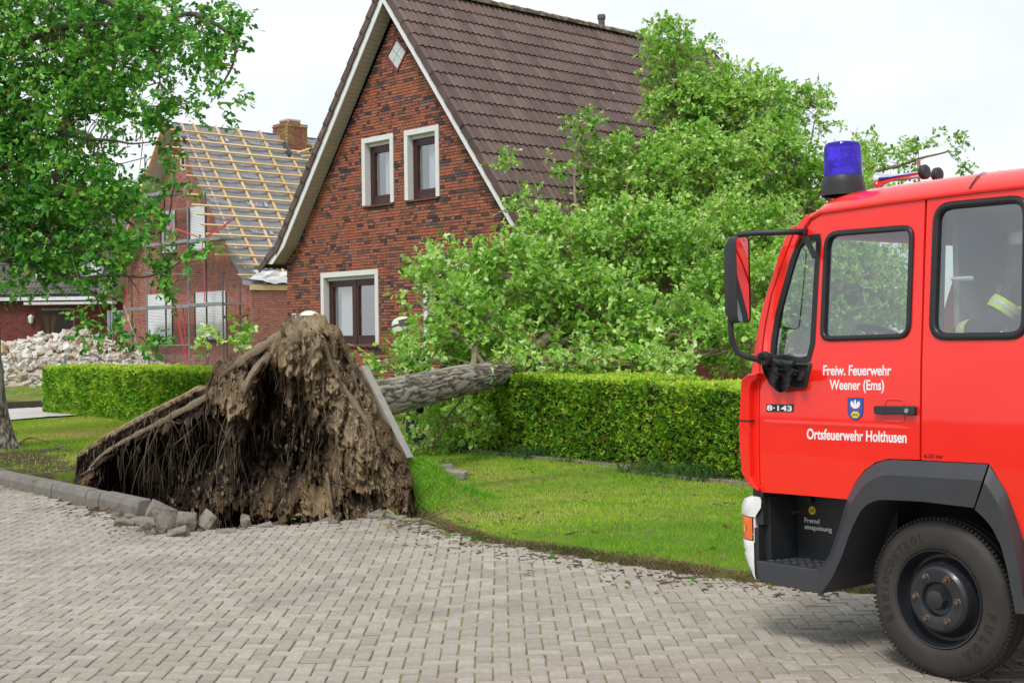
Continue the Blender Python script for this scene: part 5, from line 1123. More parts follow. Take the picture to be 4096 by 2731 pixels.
for i in range(24):
    z = 7.75 + i * 0.06; ex = 0.03 if z > 8.9 else 0.0; ex = 0.0 if z > 9.03 else ex; sh_ = 0.62 if z > 9.03 else 1.0
    for sx, L_ in ((0, 0.80), (1, 0.86)):
        u = -L_ * sh_ / 2 + (0.06 if i % 2 else 0)
        while u < L_ * sh_ / 2 - 0.05:
            w2 = min(0.21, L_ * sh_ / 2 - u)
            if sx == 0: cb.cbox((u + w2 / 2, 4.2 - 0.435 * sh_ - ex, z + .03), (w2 - 0.012, 0.048, 0.03), 0.003, Matrix.Rotation(math.pi / 2, 3, 'X'))
            else: cb.cbox((0.405 * sh_ + ex, 4.2 + u + w2 / 2, z + .03), (0.048, w2 - 0.012, 0.03), 0.003, Matrix.Rotation(math.pi / 2, 3, 'Y'))
            u += 0.22
o = cb.build('bricks', piece_mat('lichen_brick', [(0, (0.24, 0.075, 0.05)), (1, (0.36, 0.13, 0.085))], 0.9, 0.25, 12, 0.3, 60, over=((0.34, 0.24, 0.04), 2.5, 0.50, 0.62)), ch, fix=False); tag(o, kind='stuff')
q = MB(); q.box((0, 4.2, 9.1), (0.5, 0.53, 0.28)); q.build('chimney_cap', mort2, ch)
q = MB(); q.box((0.42, 3.72, 8.05), (0.5, 0.08, 0.5), Matrix.Rotation(0.9, 3, 'Y')); q.box((0.45, 4.68, 8.05), (0.5, 0.1, 0.5), Matrix.Rotation(0.9, 3, 'Y')); q.build('flashing', mat('dark_flashing', (0.09, 0.09, 0.10), 0.5, 0.3, 8), ch)

# scaffold
scf = thing('scaffold', 'steel scaffold with platforms and pink straps before the house with stripped roof', 'scaffold', loc=NB0, rz=-(math.pi / 2 - HA))
steel = mat('galvanised_steel', (0.30, 0.32, 0.33), 0.45, 0.25, 6, metal=0.5); dsteel = mat('weathered_steel', (0.10, 0.095, 0.09), 0.6, 0.3, 6)
G = lambda u: gz(*(NB0 + HU * u + HW * -0.8).xy)
for (u, y, top, m_) in ((-0.30, -1.1, 7.62, steel), (2.28, -1.1, 6.0, steel), (4.22, -1.1, 3.7, dsteel), (-0.45, -0.35, 6.4, dsteel), (2.05, -0.35, 6.3, dsteel), (-2.6, -1.1, 7.4, steel), (-2.7, -0.35, 6.3, dsteel), (3.95, -0.35, 3.4, dsteel)):
    q = MB(); q.tube([(u, y, 0.25), (u, y, top)], 0.026, 8); q.build('pole', m_, scf, smooth=True)
def plat(u0, u1, z): q = MB(); q.box(((u0 + u1) / 2, -0.75, z), (u1 - u0, 0.66, 0.05)); q.box(((u0 + u1) / 2, -1.09, z + 0.0), (u1 - u0, 0.03, 0.10)); q.build('platform', steel, scf)
plat(-1.6, 2.26, 2.80); plat(2.31, 4.2, 2.82); plat(-0.3, 2.26, 4.78); plat(2.31, 4.1, 4.75); plat(-2.6, 0.85, 6.35)
for (a, b, r) in (((-0.3, -1.12, 7.55), (-2.9, -1.12, 7.50), .02), ((-0.3, -1.12, 6.85), (-2.9, -1.12, 6.8), .02), ((-0.3, -1.12, 5.8), (2.28, -1.12, 5.75), .018), ((-0.3, -1.12, 3.9), (2.28, -1.12, 3.75), .018), ((-3.2, -1.12, 1.6), (2.28, -1.12, 1.62), .02), ((-1.7, -1.14, 2.9), (-0.3, -1.14, 0.75), .02), ((0.7, -0.75, 6.35), (0.7, -0.75, 4.8), .02)):
    q = MB(); q.tube([a, b], r, 6); q.build('rail', steel, scf)
strap_m = mat('pink_strap', (0.72, 0.06, 0.10), 0.6, 0.1)
for (a, b, w_) in (((0.95, -1.13, 4.75), (1.0, -1.12, 2.85), .03), ((3.1, -1.1, 4.7), (3.2, -1.1, 2.9), .03), ((-0.1, -1.13, 5.7), (2.9, -1.13, 4.85), .05), ((3.3, -1.1, 4.85), (4.6, -1.0, 5.25), .06), ((1.3, -1.0, 2.75), (1.85, -1.0, 1.3), .05), ((1.75, -1.0, 2.75), (1.95, -1.0, 1.0), .04), ((-1.5, -1.12, 4.6), (-1.6, -1.12, 2.9), .035), ((-1.2, -1.12, 4.5), (-1.7, -1.1, 3.4), .03)):
    q = MB(); q.tube(bez([a, (Vector(a) + Vector(b)) / 2 + Vector((0, 0.02, -0.04)), b], 4), w_ * 0.45, 4); q.build('strap', strap_m, scf)
trs = thing('trestle', 'rusty steel trestle standing before the brick house with stripped roof', 'trestle', loc=NB0 + HU * 4.75 + HW * -1.0, rz=-(math.pi / 2 - HA))
rust = mat('rusty_steel', (0.13, 0.055, 0.035), 0.8, 0.3, 9)
q = MB(); q.box((0.0, 0, 2.42), (1.15, 0.12, 0.09)); q.build('beam', rust, trs)
for u in (-0.5, 0.5):
    q = MB(); q.tube([(u, 0, 0.2), (u, 0, 2.38)], 0.028, 6); q.build('leg', rust, trs)

# ================================================================ the far house with the dormer
FH = Vector((-18.4, 52.0, 0.3)); far = thing('brick_house', 'dark red brick house with grey roof and white dormer, behind the rubble heap', 'house', loc=FH)
q = MB(); q.box((0, 4.0, 1.5), (15, 7.9, 3.1)); fw_o = q.build('wall', mort2, far)
bs_ = MB(); brick3 = piece_mat('dark_red_brick', [(0, (0.16, 0.040, 0.032)), (0.7, (0.22, 0.055, 0.042)), (1, (0.12, 0.04, 0.035))], 0.85, 0.2, 10, 0.2)
for (lo, hi, z) in brick_rows(0.0, 3.02, lambda z: (-7.4, 7.4), [(0.25, 1.55, 0.0, 2.75)], None, 0.075, 0.24, 0.12): bs_.box(((lo + hi) / 2, 0.035, z + 0.037), (hi - lo - 0.008, 0.085, 0.066))
o = bs_.build('bricks', brick3, fw_o, fix=False); tag(o, kind='stuff')
q = MB(); q.box((0.86, 0.04, 1.35), (1.25, 0.1, 2.7)); q.build('door', mat('dark_door', (0.035, 0.018, 0.014), 0.4, 0.3, 8), far)
for sx in (-1, 1):
    q = MB(); q.loft([[(0.62 + sx * (0.04 + 0.26 * abs(z - 1.5) / 1.1 * k), -0.015, z) for k in (0, 1)] for z in (0.5, 1.0, 1.5, 2.0, 2.5)]); q.build('door_curtain', mat('brown_curtain', (0.16, 0.10, 0.05), 0.9), far)
lam = thing('wall_lantern', None, None); lam.parent = far; lam.matrix_basis = Matrix.Translation((-0.08, -0.12, 2.35))
q = MB(); q.lathe([(0.03, -0.16), (0.08, -0.12), (0.12, 0.10), (0.02, 0.2)], 6); q.build('lantern', white_m, lam)
q = MB(); q.box((2.0, -0.02, 1.85), (0.14, 0.05, 0.22)); q.build('letter_box', white_m, far)
q = MB(); q.box((0, -0.30, 3.14), (15, 0.14, 0.13)); q.box((1.6, -0.55, 2.95), (3.4, 0.5, 0.1)); q.build('gutter', mat('white_gutter', (0.62, 0.64, 0.64), 0.5), far)
tile2 = piece_mat('grey_tile', [(0, (0.085, 0.075, 0.075)), (1, (0.15, 0.135, 0.13))], 0.7, 0.25, 8, 0.3)
q = MB(); q.loft([[(x, -0.3, 3.2), (x, 5.0, 8.0), (x, 9.0, 3.2)] for x in (-7.6, 7.4)]); fr_ = q.build('roof', mat('roof_felt', (0.03, 0.03, 0.03), 0.9), far)
q = MB(); dsl = Vector((0, -5.3, -4.8)).normalized()
for r in range(19):
    for c in range(48):
        t = 0.05 + r * 0.365; p = Vector((-7.3 + c * 0.3, 5.0, 8.02)) + dsl * t; nn = Vector((0, -4.8, 5.3)).normalized()
        M_ = Matrix(((1, dsl.x, nn.x, p.x), (0, dsl.y, nn.y, p.y), (0, dsl.z, nn.z, p.z), (0, 0, 0, 1))); tile_mesh(q, M_, L=0.42)
o = q.build('roof_tiles', tile2, fr_, fix=False); tag(o, kind='stuff')
q = MB(); q.box((1.2, 1.5, 4.55), (2.5, 2.2, 1.2)); dm_ = q.build('dormer', white_m, far)
for (u0, u1) in ((0.0, 0.72), (0.82, 2.1)):
    q = MB(); q.box(((u0 + u1) / 2, 0.385, 4.5), (u1 - u0, 0.03, 0.85)); q.build('window', mat('grey_glass', (0.22, 0.27, 0.28), 0.08, 0.2, 2), dm_)
q = MB(); q.box((1.2, 1.4, 5.2), (2.8, 2.6, 0.12)); q.build('dormer_roof', blk, dm_)
q = MB(); q.box((3.9, 5.0, 8.2), (0.7, 0.7, 1.0)); q.build('chimney', brick3, fr_)
q = MB()
for k in range(5): q.box((3.05 + k * 0.13, -0.6, 2.2), (0.10, 0.03, 0.9))
q.build('grey_gate_panel', mat('blue_grey_panel', (0.30, 0.33, 0.37), 0.6), far)

# ================================================================ rubble heap
RB = Vector((-14.2, 43.3, 0.38)); rub = thing('rubble_heap', 'heap of pale broken bricks and blocks behind the wire fence', 'rubble', loc=RB)
def rub_h(x, y): return max(0, float(np.interp(x, [-4.5, -2.4, -0.6, 0.3, 1.0, 1.9, 3.2, 4.2], [0.9, 1.25, 1.62, 1.70, 1.55, 1.0, 0.55, 0.05])) * math.exp(-(y / 1.7) ** 2) + 0.10 * noise.noise(Vector((x * 1.5, y * 1.5, 0))))
q = MB(); q.loft([[(x * 0.2, y * 0.2, rub_h(x * 0.2, y * 0.2) - 0.14) for x in range(-24, 23)] for y in range(-16, 14)]); q.build('rubble_core', mat('mortar_dust', (0.46, 0.37, 0.26), 0.95, 0.3, 3, 0.6, 20), rub)
rubm = piece_mat('rubble_block', [(0, (0.52, 0.48, 0.41)), (0.4, (0.62, 0.58, 0.51)), (0.7, (0.70, 0.68, 0.63)), (0.85, (0.50, 0.40, 0.28)), (0.95, (0.45, 0.32, 0.22)), (1, (0.36, 0.14, 0.09))], 0.9, 0.15, 8, 0.4, 40)
pcs = []
for k in range(6):
    q = MB(); q.box((0, 0, 0), (random.uniform(.22, .42), random.uniform(.12, .24), random.uniform(.10, .16)), jit=0.025); o = q.build('rubble_block', rubm); pcs.append(o.data); bpy.data.objects.remove(o)
small = MB(); cnt = 0
for k in range(1100):
    x, y = random.uniform(-4.4, 4.1), random.gauss(-0.7, 0.9)
    if y > 1.2: continue
    z = rub_h(x, y) - random.uniform(0.0, 0.14); R = Matrix.Rotation(random.uniform(0, 6.3), 3, 'Z') @ Matrix.Rotation(random.gauss(0, .55), 3, 'X') @ Matrix.Rotation(random.gauss(0, .55), 3, 'Y')
    if y < 0.3 and cnt < 290: inst(random.choice(pcs), (x, y, z + 0.05), R, rub, 'rubble_block'); cnt += 1
    else: small.box((x, y, z + 0.03), (random.uniform(.1, .3), random.uniform(.08, .16), random.uniform(.06, .12)), R, jit=0.02)
o = small.build('rubble_blocks', rubm, rub, fix=False); tag(o, kind='stuff')
q = MB(); q.box((-2.15, -1.0, 1.15), (0.85, 0.22, 0.22), Matrix.Rotation(-0.12, 3, 'Y')); q.build('timber_block', timber, rub)

# ================================================================ wire fence and the hedges
fz = 0.22; fen = thing('wire_fence', 'grey double rod wire fence before the rubble and the scaffolded house', 'fence', loc=(*XY(37.7, 9.0), fz), rz=math.atan2(ND[1], ND[0]))
wire = mat('grey_wire', (0.30, 0.33, 0.36), 0.5, 0.1, metal=0.3)
for k in range(5):
    x0, x1 = k * 2.5 + 0.05, k * 2.5 + 2.45; q = MB(); x = x0
    while x <= x1: q.tube([(x, 0, 0.08), (x, 0, 1.12)], 0.005, 3, cap=False); x += 0.10
    for z in (0.1, 0.32, 0.55, 0.78, 1.0, 1.10):
        for dy in (-.008, .008): q.tube([(x0, dy, z), (x1, dy, z)], 0.006, 4, cap=False)
    for i in range(12):
        xa = x0 + 0.2 * i; q.tube([(xa, -.012, 1.0), (xa + 0.1, -.012, 1.10), (xa + 0.2, -.012, 1.0)], 0.004, 3, cap=False)
    q.build('mesh_panel', wire, fen)
for k in range(6): q = MB(); q.box((k * 2.5, 0.03, 0.58), (0.06, 0.04, 1.2)); q.build('post', wire, fen)

def hedge(label, s0, s1, n0, n1, h, count, size, seed, sunk=None):
    r = np.random.default_rng(seed); L, W_ = s1 - s0, n1 - n0
    a = [L * h, L * W_, W_ * h, W_ * h, L * h * 0.3]; pr = np.array(a) / sum(a); pick = r.choice(5, count, p=pr)
    u, v = r.random(count), r.random(count); s = s0 + L * u; n = n0 + W_ * v; z = h * r.random(count) ** 0.9
    nr = np.zeros((count, 3)); sd3, nd3 = np.array((SD[0], SD[1], 0)), np.array((ND[0], ND[1], 0))
    for k, (ax, val, dr) in enumerate((('n', n0, -nd3), ('z', h, np.array((0, 0, 1.0))), ('s', s0, -sd3), ('s', s1, sd3), ('n', n1, nd3))):
        m_ = pick == k; nr[m_] = dr
        if ax == 'n': n[m_] = val
        elif ax == 's': s[m_] = val
        else: z[m_] = val
    top = pick == 1; z[~top] = np.maximum(z[~top], 0.03)
    # rounded upper edge
    X = SD[0] * s + ND[0] * n; Y = SD[1] * s + ND[1] * n; P = np.stack([X, Y, z], -1)
    bulge = (fbm(P * 1.6, 3, seed) - 0.5) * 0.12 + (fbm(P * 7, 2, seed + 4) - 0.5) * 0.06
    P = P + nr * (bulge - 0.05 * r.random(count) ** 2)[:, None]; P[:, 2] += ground_z(X, Y) - 0.01
    er = np.clip((z - h + 0.06) / 0.06, 0, 1); P -= nr * (er * 0.04 * (~top))[:, None]
    d = nr * 0.7 + r.normal(size=(count, 3)) * 0.45 + np.array((0, 0, 0.45)); d /= np.linalg.norm(d, axis=1)[:, None]
    sd_ = np.cross(d, r.normal(size=(count, 3))); sd_ /= np.linalg.norm(sd_, axis=1)[:, None]
    sz = size * r.uniform(0.6, 1.4, count)[:, None]; V = []
    for ang in (-0.5, 0.5):
        dd = d * math.cos(ang) + sd_ * math.sin(ang); ss = sd_ * math.cos(ang) - d * math.sin(ang); ln = sz * (1.0 if ang > 0 else 0.85)
        V.append(np.stack([P, P + dd * ln * 0.55 + ss * ln * 0.21, P + dd * ln, P + dd * ln * 0.55 - ss * ln * 0.21], 1))
    V = np.concatenate(V, 1).reshape(-1, 3); i = np.arange(count * 2) * 4; Fq = np.stack([i, i + 1, i + 2, i + 3], -1)
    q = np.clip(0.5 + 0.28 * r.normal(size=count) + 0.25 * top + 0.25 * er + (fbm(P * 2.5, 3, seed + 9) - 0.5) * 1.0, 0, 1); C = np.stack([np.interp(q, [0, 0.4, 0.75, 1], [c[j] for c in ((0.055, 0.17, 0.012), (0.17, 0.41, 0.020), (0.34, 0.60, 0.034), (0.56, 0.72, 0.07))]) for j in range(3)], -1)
    br = r.random(count) < 0.05; C[br] = (0.20, 0.11, 0.04)
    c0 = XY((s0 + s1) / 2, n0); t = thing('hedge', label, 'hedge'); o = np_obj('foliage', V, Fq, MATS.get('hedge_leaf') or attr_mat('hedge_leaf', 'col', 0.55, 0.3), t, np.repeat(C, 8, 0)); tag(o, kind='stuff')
    core = MB(); g = 0.07; ss_ = np.arange(s0 + g, s1 - g, 0.5)
    rows_ = []
    for s_ in list(ss_) + [s1 - g]:
        zb_ = gz(*XY(s_, n0)); rows_.append([(*XY(s_, n0 + g), zb_ + 0.05), (*XY(s_, n0 + g), zb_ + h - g), (*XY(s_, n1 - g), zb_ + h - g), (*XY(s_, n1 - g), zb_ + 0.05)])
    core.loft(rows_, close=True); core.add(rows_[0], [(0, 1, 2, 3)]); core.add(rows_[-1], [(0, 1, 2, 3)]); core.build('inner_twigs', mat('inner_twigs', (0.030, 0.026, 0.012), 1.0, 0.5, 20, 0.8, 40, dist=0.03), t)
    st = MB()
    for k in range(int(L / 0.35)):
        s_ = s0 + 0.2 + 0.35 * k; x, y = XY(s_, n0 + 0.3); st.tube([(x, y, gz(x, y) - 0.02), (x + random.uniform(-.03, .03), y, gz(x, y) + 0.2)], 0.018, 5)
    o = st.build('stems', mat('hedge_stem', (0.06, 0.04, 0.025), 0.9), t); tag(o, kind='stuff')
    return t
hedge('long clipped green hedge on the right, running behind the fire engine', 3.0, 16.9, 11.85, 12.75, 1.05, 68000, 0.052, 61)
hedge('clipped green hedge on the left, before the scaffolded house', 20.5, 31.6, 11.2, 12.2, 1.07, 34000, 0.078, 62)
# thin edging between lawn and hedge
q = MB()
for k in range(24):
    s_ = 5.0 + k * 0.5; a, b = XY(s_, 11.42 + random.uniform(-.02, .02)), XY(s_ + 0.49, 11.42 + random.uniform(-.02, .02)); q.bar((*a, gz(*a) + 0.01), (*b, gz(*b) + 0.01), 0.06, 0.05)
o = q.build('edging', mat('edging_stone', (0.22, 0.19, 0.15), 0.95, 0.3, 10)); tag(o, kind='structure')
# ================================================================ leaves: lobed oak leaves, twig by twig
LEAF = np.array([(0, 0), (0.26, 0.17), (0.42, 0.11), (0.68, 0.31), (1.0, 0.0), (0.68, -0.31), (0.42, -0.11), (0.26, -0.17)])
def leaves(name, P, D, size, C, parent, m, seed, fold=0.25):
    r = np.random.default_rng(seed); n = len(P); D = D / np.linalg.norm(D, axis=1)[:, None]
    up = np.array((0, 0, 1.0)) + r.normal(size=(n, 3)) * 0.75; Sd = np.cross(D, up); Sd /= np.linalg.norm(Sd, axis=1)[:, None] + 1e-9; N = np.cross(Sd, D)
    x, y = LEAF[:, 0], LEAF[:, 1]; zc = fold * np.abs(y) * r.uniform(-0.4, 1.4, n)[:, None] - (x ** 2)[None] * r.uniform(-0.1, 0.45, n)[:, None]
    s = size[:, None, None]; V = P[:, None] + s * (D[:, None] * x[None, :, None] + Sd[:, None] * (y * 1.15)[None, :, None] + N[:, None] * zc[:, :, None])
    i = np.arange(n)[:, None] * 8; Fa = np.concatenate([i + np.array([[0, 1, 2, 3, 4]]), i + np.array([[0, 4, 5, 6, 7]])], 0)
    o = np_obj(name, V.reshape(-1, 3), Fa, m, parent, np.repeat(C, 8, 0)); tag(o, kind='stuff'); return o
def house_block(P):                                        # points inside the brick house
    d = P - np.array(H0); u = d @ np.array(HU); w_ = d @ np.array(HW); z = P[:, 2]
    rz_ = np.where(u < RC, 8.66 - (RC - u) * 1.299, 8.66 - (u - RC) * 1.299); rz_ = np.where(u > 7.6, np.interp(u, [7.6, 8.2], [3.86, 3.42]), rz_)
    return (w_ > -0.12) & (w_ < 10.2) & (u > -0.3) & (((u < 7.85) & (z < rz_ + 0.06)) | ((u < 8.2) & (z > 3.3) & (z < rz_ + 0.06)))
leaf_m = attr_mat('oak_leaf', 'col', 0.42, 0.38, spec=0.5)
twig_m = mat('twig_bark', (0.27, 0.20, 0.12), 0.85, 0.3, 12)
bark_m, n_, b_ = _nodes('oak_bark')
a_ = n_.nodes.new('ShaderNodeAttribute'); a_.attribute_name = 'bark'
c_ = _ramp(n_, a_.outputs['Fac'], [(0.10, (0.040, 0.032, 0.024)), (0.40, (0.125, 0.102, 0.075)), (0.75, (0.235, 0.20, 0.155)), (1.0, (0.33, 0.295, 0.24))])
c_ = _mix(n_, c_, (0.24, 0.19, 0.07), _ramp(n_, _noise(n_, 5, 5, 0.6), [(0.60, (0, 0, 0)), (0.68, (0.8, 0.8, 0.8))])); c_ = _mix(n_, c_, (0.33, 0.34, 0.28), _ramp(n_, _noise(n_, 13, 5, 0.6), [(0.62, (0, 0, 0)), (0.68, (0.7, 0.7, 0.7))]))
n_.links.new(c_, b_.inputs['Base Color']); b_.inputs['Roughness'].default_value = 0.95; _bump(n_, b_, _noise(n_, 60, 8), 0.6, 0.01)
def bark_tube(name, pts, rad, parent, nr=72, step=0.026, amp=0.028, seed=1, sub=8, fz_=3.3):
    path = bez(pts, sub); L = [0]
    for a, b in zip(path[:-1], path[1:]): L.append(L[-1] + (b - a).length)
    ns = max(8, int(L[-1] / step)); rr = np.linspace(0, L[-1], ns); PP = np.stack([np.interp(rr, L, [p[k] for p in path]) for k in range(3)], -1)
    kk = np.linspace(0, 1, len(pts)); RR = np.interp(np.interp(rr, L, np.linspace(0, 1, len(path))), kk, rad)
    T = np.gradient(PP, axis=0); T /= np.linalg.norm(T, axis=1)[:, None]; ref = np.array((0, 0, 1.0)) if abs(T[0][2]) < 0.8 else np.array((1.0, 0, 0))
    B = np.cross(T, ref); B /= np.linalg.norm(B, axis=1)[:, None]; N = np.cross(B, T); an = np.linspace(0, 2 * np.pi, nr, endpoint=False)
    dirs = N[:, None] * np.cos(an)[None, :, None] + B[:, None] * np.sin(an)[None, :, None]
    q = np.stack([np.cos(an)[None] * RR[:, None] * 24 + 0 * rr[:, None], np.sin(an)[None] * RR[:, None] * 24 + 0 * rr[:, None], np.repeat(rr[:, None] * fz_, nr, 1)], -1).reshape(-1, 3)
    wv_ = (fbm(q * 0.5, 2, seed + 3) - 0.5)[:, None] * 2.2; h = 1 - np.abs(fbm(q + wv_, 3, seed) * 2 - 1) * 3.2; h = np.clip(h, 0, 1).reshape(ns, nr); h2 = fbm(q * 3.1, 3, seed + 8).reshape(ns, nr)
    bk = np.clip(1.05 - h * 1.0 + (h2 - 0.5) * 0.5, 0, 1); disp = -amp * h * np.clip(RR / RR.max(), 0.25, 1)[:, None] + amp * 0.3 * (h2 - 0.5)
    V = PP[:, None] + dirs * (RR[:, None] + disp)[:, :, None]; idx = np.arange(ns * nr).reshape(ns, nr); r2 = np.roll(idx, -1, 1)
    Fa = np.stack([idx[:-1], r2[:-1], r2[1:], idx[1:]], -1).reshape(-1, 4)
    o = np_obj(name, V.reshape(-1, 3), Fa, bark_m, parent, smooth=True); at2 = o.data.attributes.new('bark', 'FLOAT', 'POINT'); at2.data.foreach_set('value', bk.ravel().astype(np.float32)); return o
def near_limb(limbs, c):
    best = None
    for pts in limbs:
        for p in pts:
            d = (p - c).length_squared
            if best is None or d < best[0]: best = (d, p)
    return best[1]
def make_crown(tree, blobs, limbs, density, seed, wind, pal, size, block=None, tw_per=6, lf_per=8, thin=0.010, shrink=0.20):
    r = np.random.default_rng(seed); tw = MB(); LP, LD = [], []; limb_pts = [bez(l, 6) for l in limbs]; cw = np.array(wind)
    for (px, py, Y, rx, ry, rz) in blobs:
        c = np.array(at(px, py, Y)); ax = max(0.06, rx * Y / F - shrink); az = max(0.06, ry * Y / F - shrink); rz = max(0.1, rz - shrink); cnt = max(2, int(density * (ax * az + 0.35 * ax * rz + 0.35 * az * rz)))
        for k in range(cnt):
            d = r.normal(size=3); d /= np.linalg.norm(d); rad = r.uniform(0.25, 1.0) ** 0.55; p = c + d * np.array((ax, rz, az)) * rad
            if block is not None and block(p[None])[0]: continue
            if p[2] < gz(p[0], p[1]) + 0.05: continue
            src = near_limb(limb_pts, Vector(p)); v = Vector(p) - src
            if v.length > 0.15:
                m1 = src + v * 0.5 + Vector(r.normal(size=3) * 0.08 * min(1, v.length)); n_s = 4 if v.length < 2.2 else 5
                tw.tube(bez([src, m1, Vector(p)], 3), [thin * (1.9 - 1.5 * i / 6) * min(1.5, 0.55 + v.length * 0.35) for i in range(7)], n_s, cap=False)
            out_d = d * 0.8 + cw * 0.7 + (np.array(v) / (v.length + 1e-6)) * 0.6
            for t in range(tw_per):
                td = out_d + r.normal(size=3) * 0.65; td /= np.linalg.norm(td); Lt = r.uniform(0.18, 0.48); p0 = p + r.normal(size=3) * 0.06; p1 = p0 + td * Lt * 0.5 + r.normal(size=3) * 0.03; p2 = p0 + td * Lt + np.array((0, 0, -0.04)) + r.normal(size=3) * 0.04
                if t % 3 == 0: tw.tube([p0, p2], [0.0045, 0.002], 3, cap=False)
                for q in range(lf_per):
                    s_ = 0.35 + 0.65 * (q + 0.5) / lf_per; b = (p0 * (1 - 2 * s_) + p1 * 2 * s_) if s_ < 0.5 else (p1 * (2 - 2 * s_) + p2 * (2 * s_ - 1)); ld = td * 0.7 + cw * 0.35 + r.normal(size=3) * 0.75; LP.append(b); LD.append(ld)
    LP, LD = np.array(LP), np.array(LD)
    if block is not None: k = ~block(LP); LP, LD = LP[k], LD[k]
    n = len(LP); q = np.clip(0.45 + 0.24 * r.normal(size=n) + (fbm(LP * 0.9, 3, seed) - 0.5) * 0.9, 0, 1); C = np.stack([np.interp(q, [0, 0.35, 0.7, 1.0], [c_[j] for c_ in pal]) for j in range(3)], -1)
    pale = r.random(n) < 0.20; C[pale] = C[pale] * 0.45 + np.array(pal[3]) * 0.62; ye = r.random(n) < 0.012; C[ye] = (0.42, 0.36, 0.05); br = r.random(n) < 0.004; C[br] = (0.30, 0.14, 0.04)
    leaves('foliage', LP, LD, size * r.uniform(0.65, 1.25, n), C, tree, leaf_m, seed + 1)
    o = tw.build('twigs', twig_m, tree, fix=False); tag(o, kind='stuff'); return n

# ================================================================ the fallen oak: root plate, trunk, limbs, crown
PW = Vector((0.13, -0.9915, 0))                            # the torn underside faces the road
ROOTF = Matrix(((PE.x, -PW.x, 0, PL0.x), (PE.y, -PW.y, 0, PL0.y), (0, 0, 1, 0), (0, 0, 0, 1)))
def to_root(V): V = np.asarray(V); return V[:, :1] * np.array(PE) - V[:, 1:2] * np.array(PW) + V[:, 2:3] * np.array((0, 0, 1.0)) + np.array(PL0)
class RMB(MB):
    def build(s, *a, **k): s.v = [tuple(p) for p in to_root(np.array(s.v))]; return MB.build(s, *a, **k)
oak = thing('fallen_tree', 'uprooted oak with its torn earthy root plate facing the road, fallen on the house', 'tree')
ZT = [(-0.05, 0.16), (0.02, 0.37), (0.58, 0.61), (1.37, 0.90), (2.07, 1.13), (2.50, 1.27), (2.62, 1.42), (2.80, 1.52), (3.16, 1.60), (3.45, 1.72), (3.70, 1.88), (3.92, 1.97), (4.15, 1.99), (4.38, 1.88), (4.67, 1.66), (4.83, 1.42), (5.05, 1.06), (5.25, 0.80), (5.42, 0.54), (5.50, 0.40), (5.56, 0.05)]
def ztop(a): return np.interp(a, [p[0] for p in ZT], [p[1] for p in ZT])
FEAT = [  # a0, z0, a1, z1, radius, push towards the road
    (4.05, 1.65, 4.05, 1.65, 0.45, 0.22), (3.9, 1.85, 4.5, 1.75, 0.22, 0.20), (4.0, 1.5, 4.6, 0.9, 0.42, 0.20), (4.55, 1.2, 5.2, 0.1, 0.36, 0.24), (4.9, 0.9, 5.35, 0.25, 0.18, 0.18),
    (3.75, 1.55, 3.15, 1.25, 0.18, 0.30), (3.15, 1.28, 2.95, 0.50, 0.17, 0.42), (3.6, 1.7, 2.75, 1.45, 0.16, 0.22),
    (2.9, 1.22, 1.6, 0.80, 0.16, 0.34), (1.7, 0.82, 0.5, 0.38, 0.13, 0.30), (0.6, 0.42, 0.25, -0.1, 0.14, 0.24), (2.2, 1.0, 2.1, 0.6, 0.10, 0.16), (2.75, 1.38, 2.95, 1.2, 0.10, 0.28),
    (2.85, 1.33, 2.85, 1.33, 0.10, -0.30), (3.45, 1.45, 3.4, 1.1, 0.10, -0.30),
    (3.95, 0.72, 3.6, 0.68, 0.40, -0.10), (3.4, 0.55, 3.9, 0.5, 0.30, 0.0), (2.3, 0.45, 1.2, 0.20, 0.34, -0.36), (2.0, 0.15, 1.0, -0.1, 0.40, -0.42), (2.7, 0.75, 2.3, 0.6, 0.2, -0.35), (0.9, 0.0, 1.6, -0.2, 0.35, -0.4),
    (2.6, 0.02, 4.9, 0.05, 0.16, 0.32), (3.3, -0.05, 4.2, 0.0, 0.14, 0.16), (2.2, -0.45, 5.2, -0.30, 0.13, -0.35), (4.3, 0.35, 4.9, 0.30, 0.2, 0.1), (4.4, 0.75, 4.25, 0.3, 0.14, -0.18), (4.75, 0.12, 5.0, 0.1, 0.10, -0.3)]
def capd(A, Z, a0, z0, a1, z1):
    dx, dz = a1 - a0, z1 - z0; L2 = dx * dx + dz * dz
    t = np.clip(((A - a0) * dx + (Z - z0) * dz) / L2, 0, 1) if L2 > 1e-9 else 0 * A
    return np.hypot(A - a0 - t * dx, Z - z0 - t * dz)
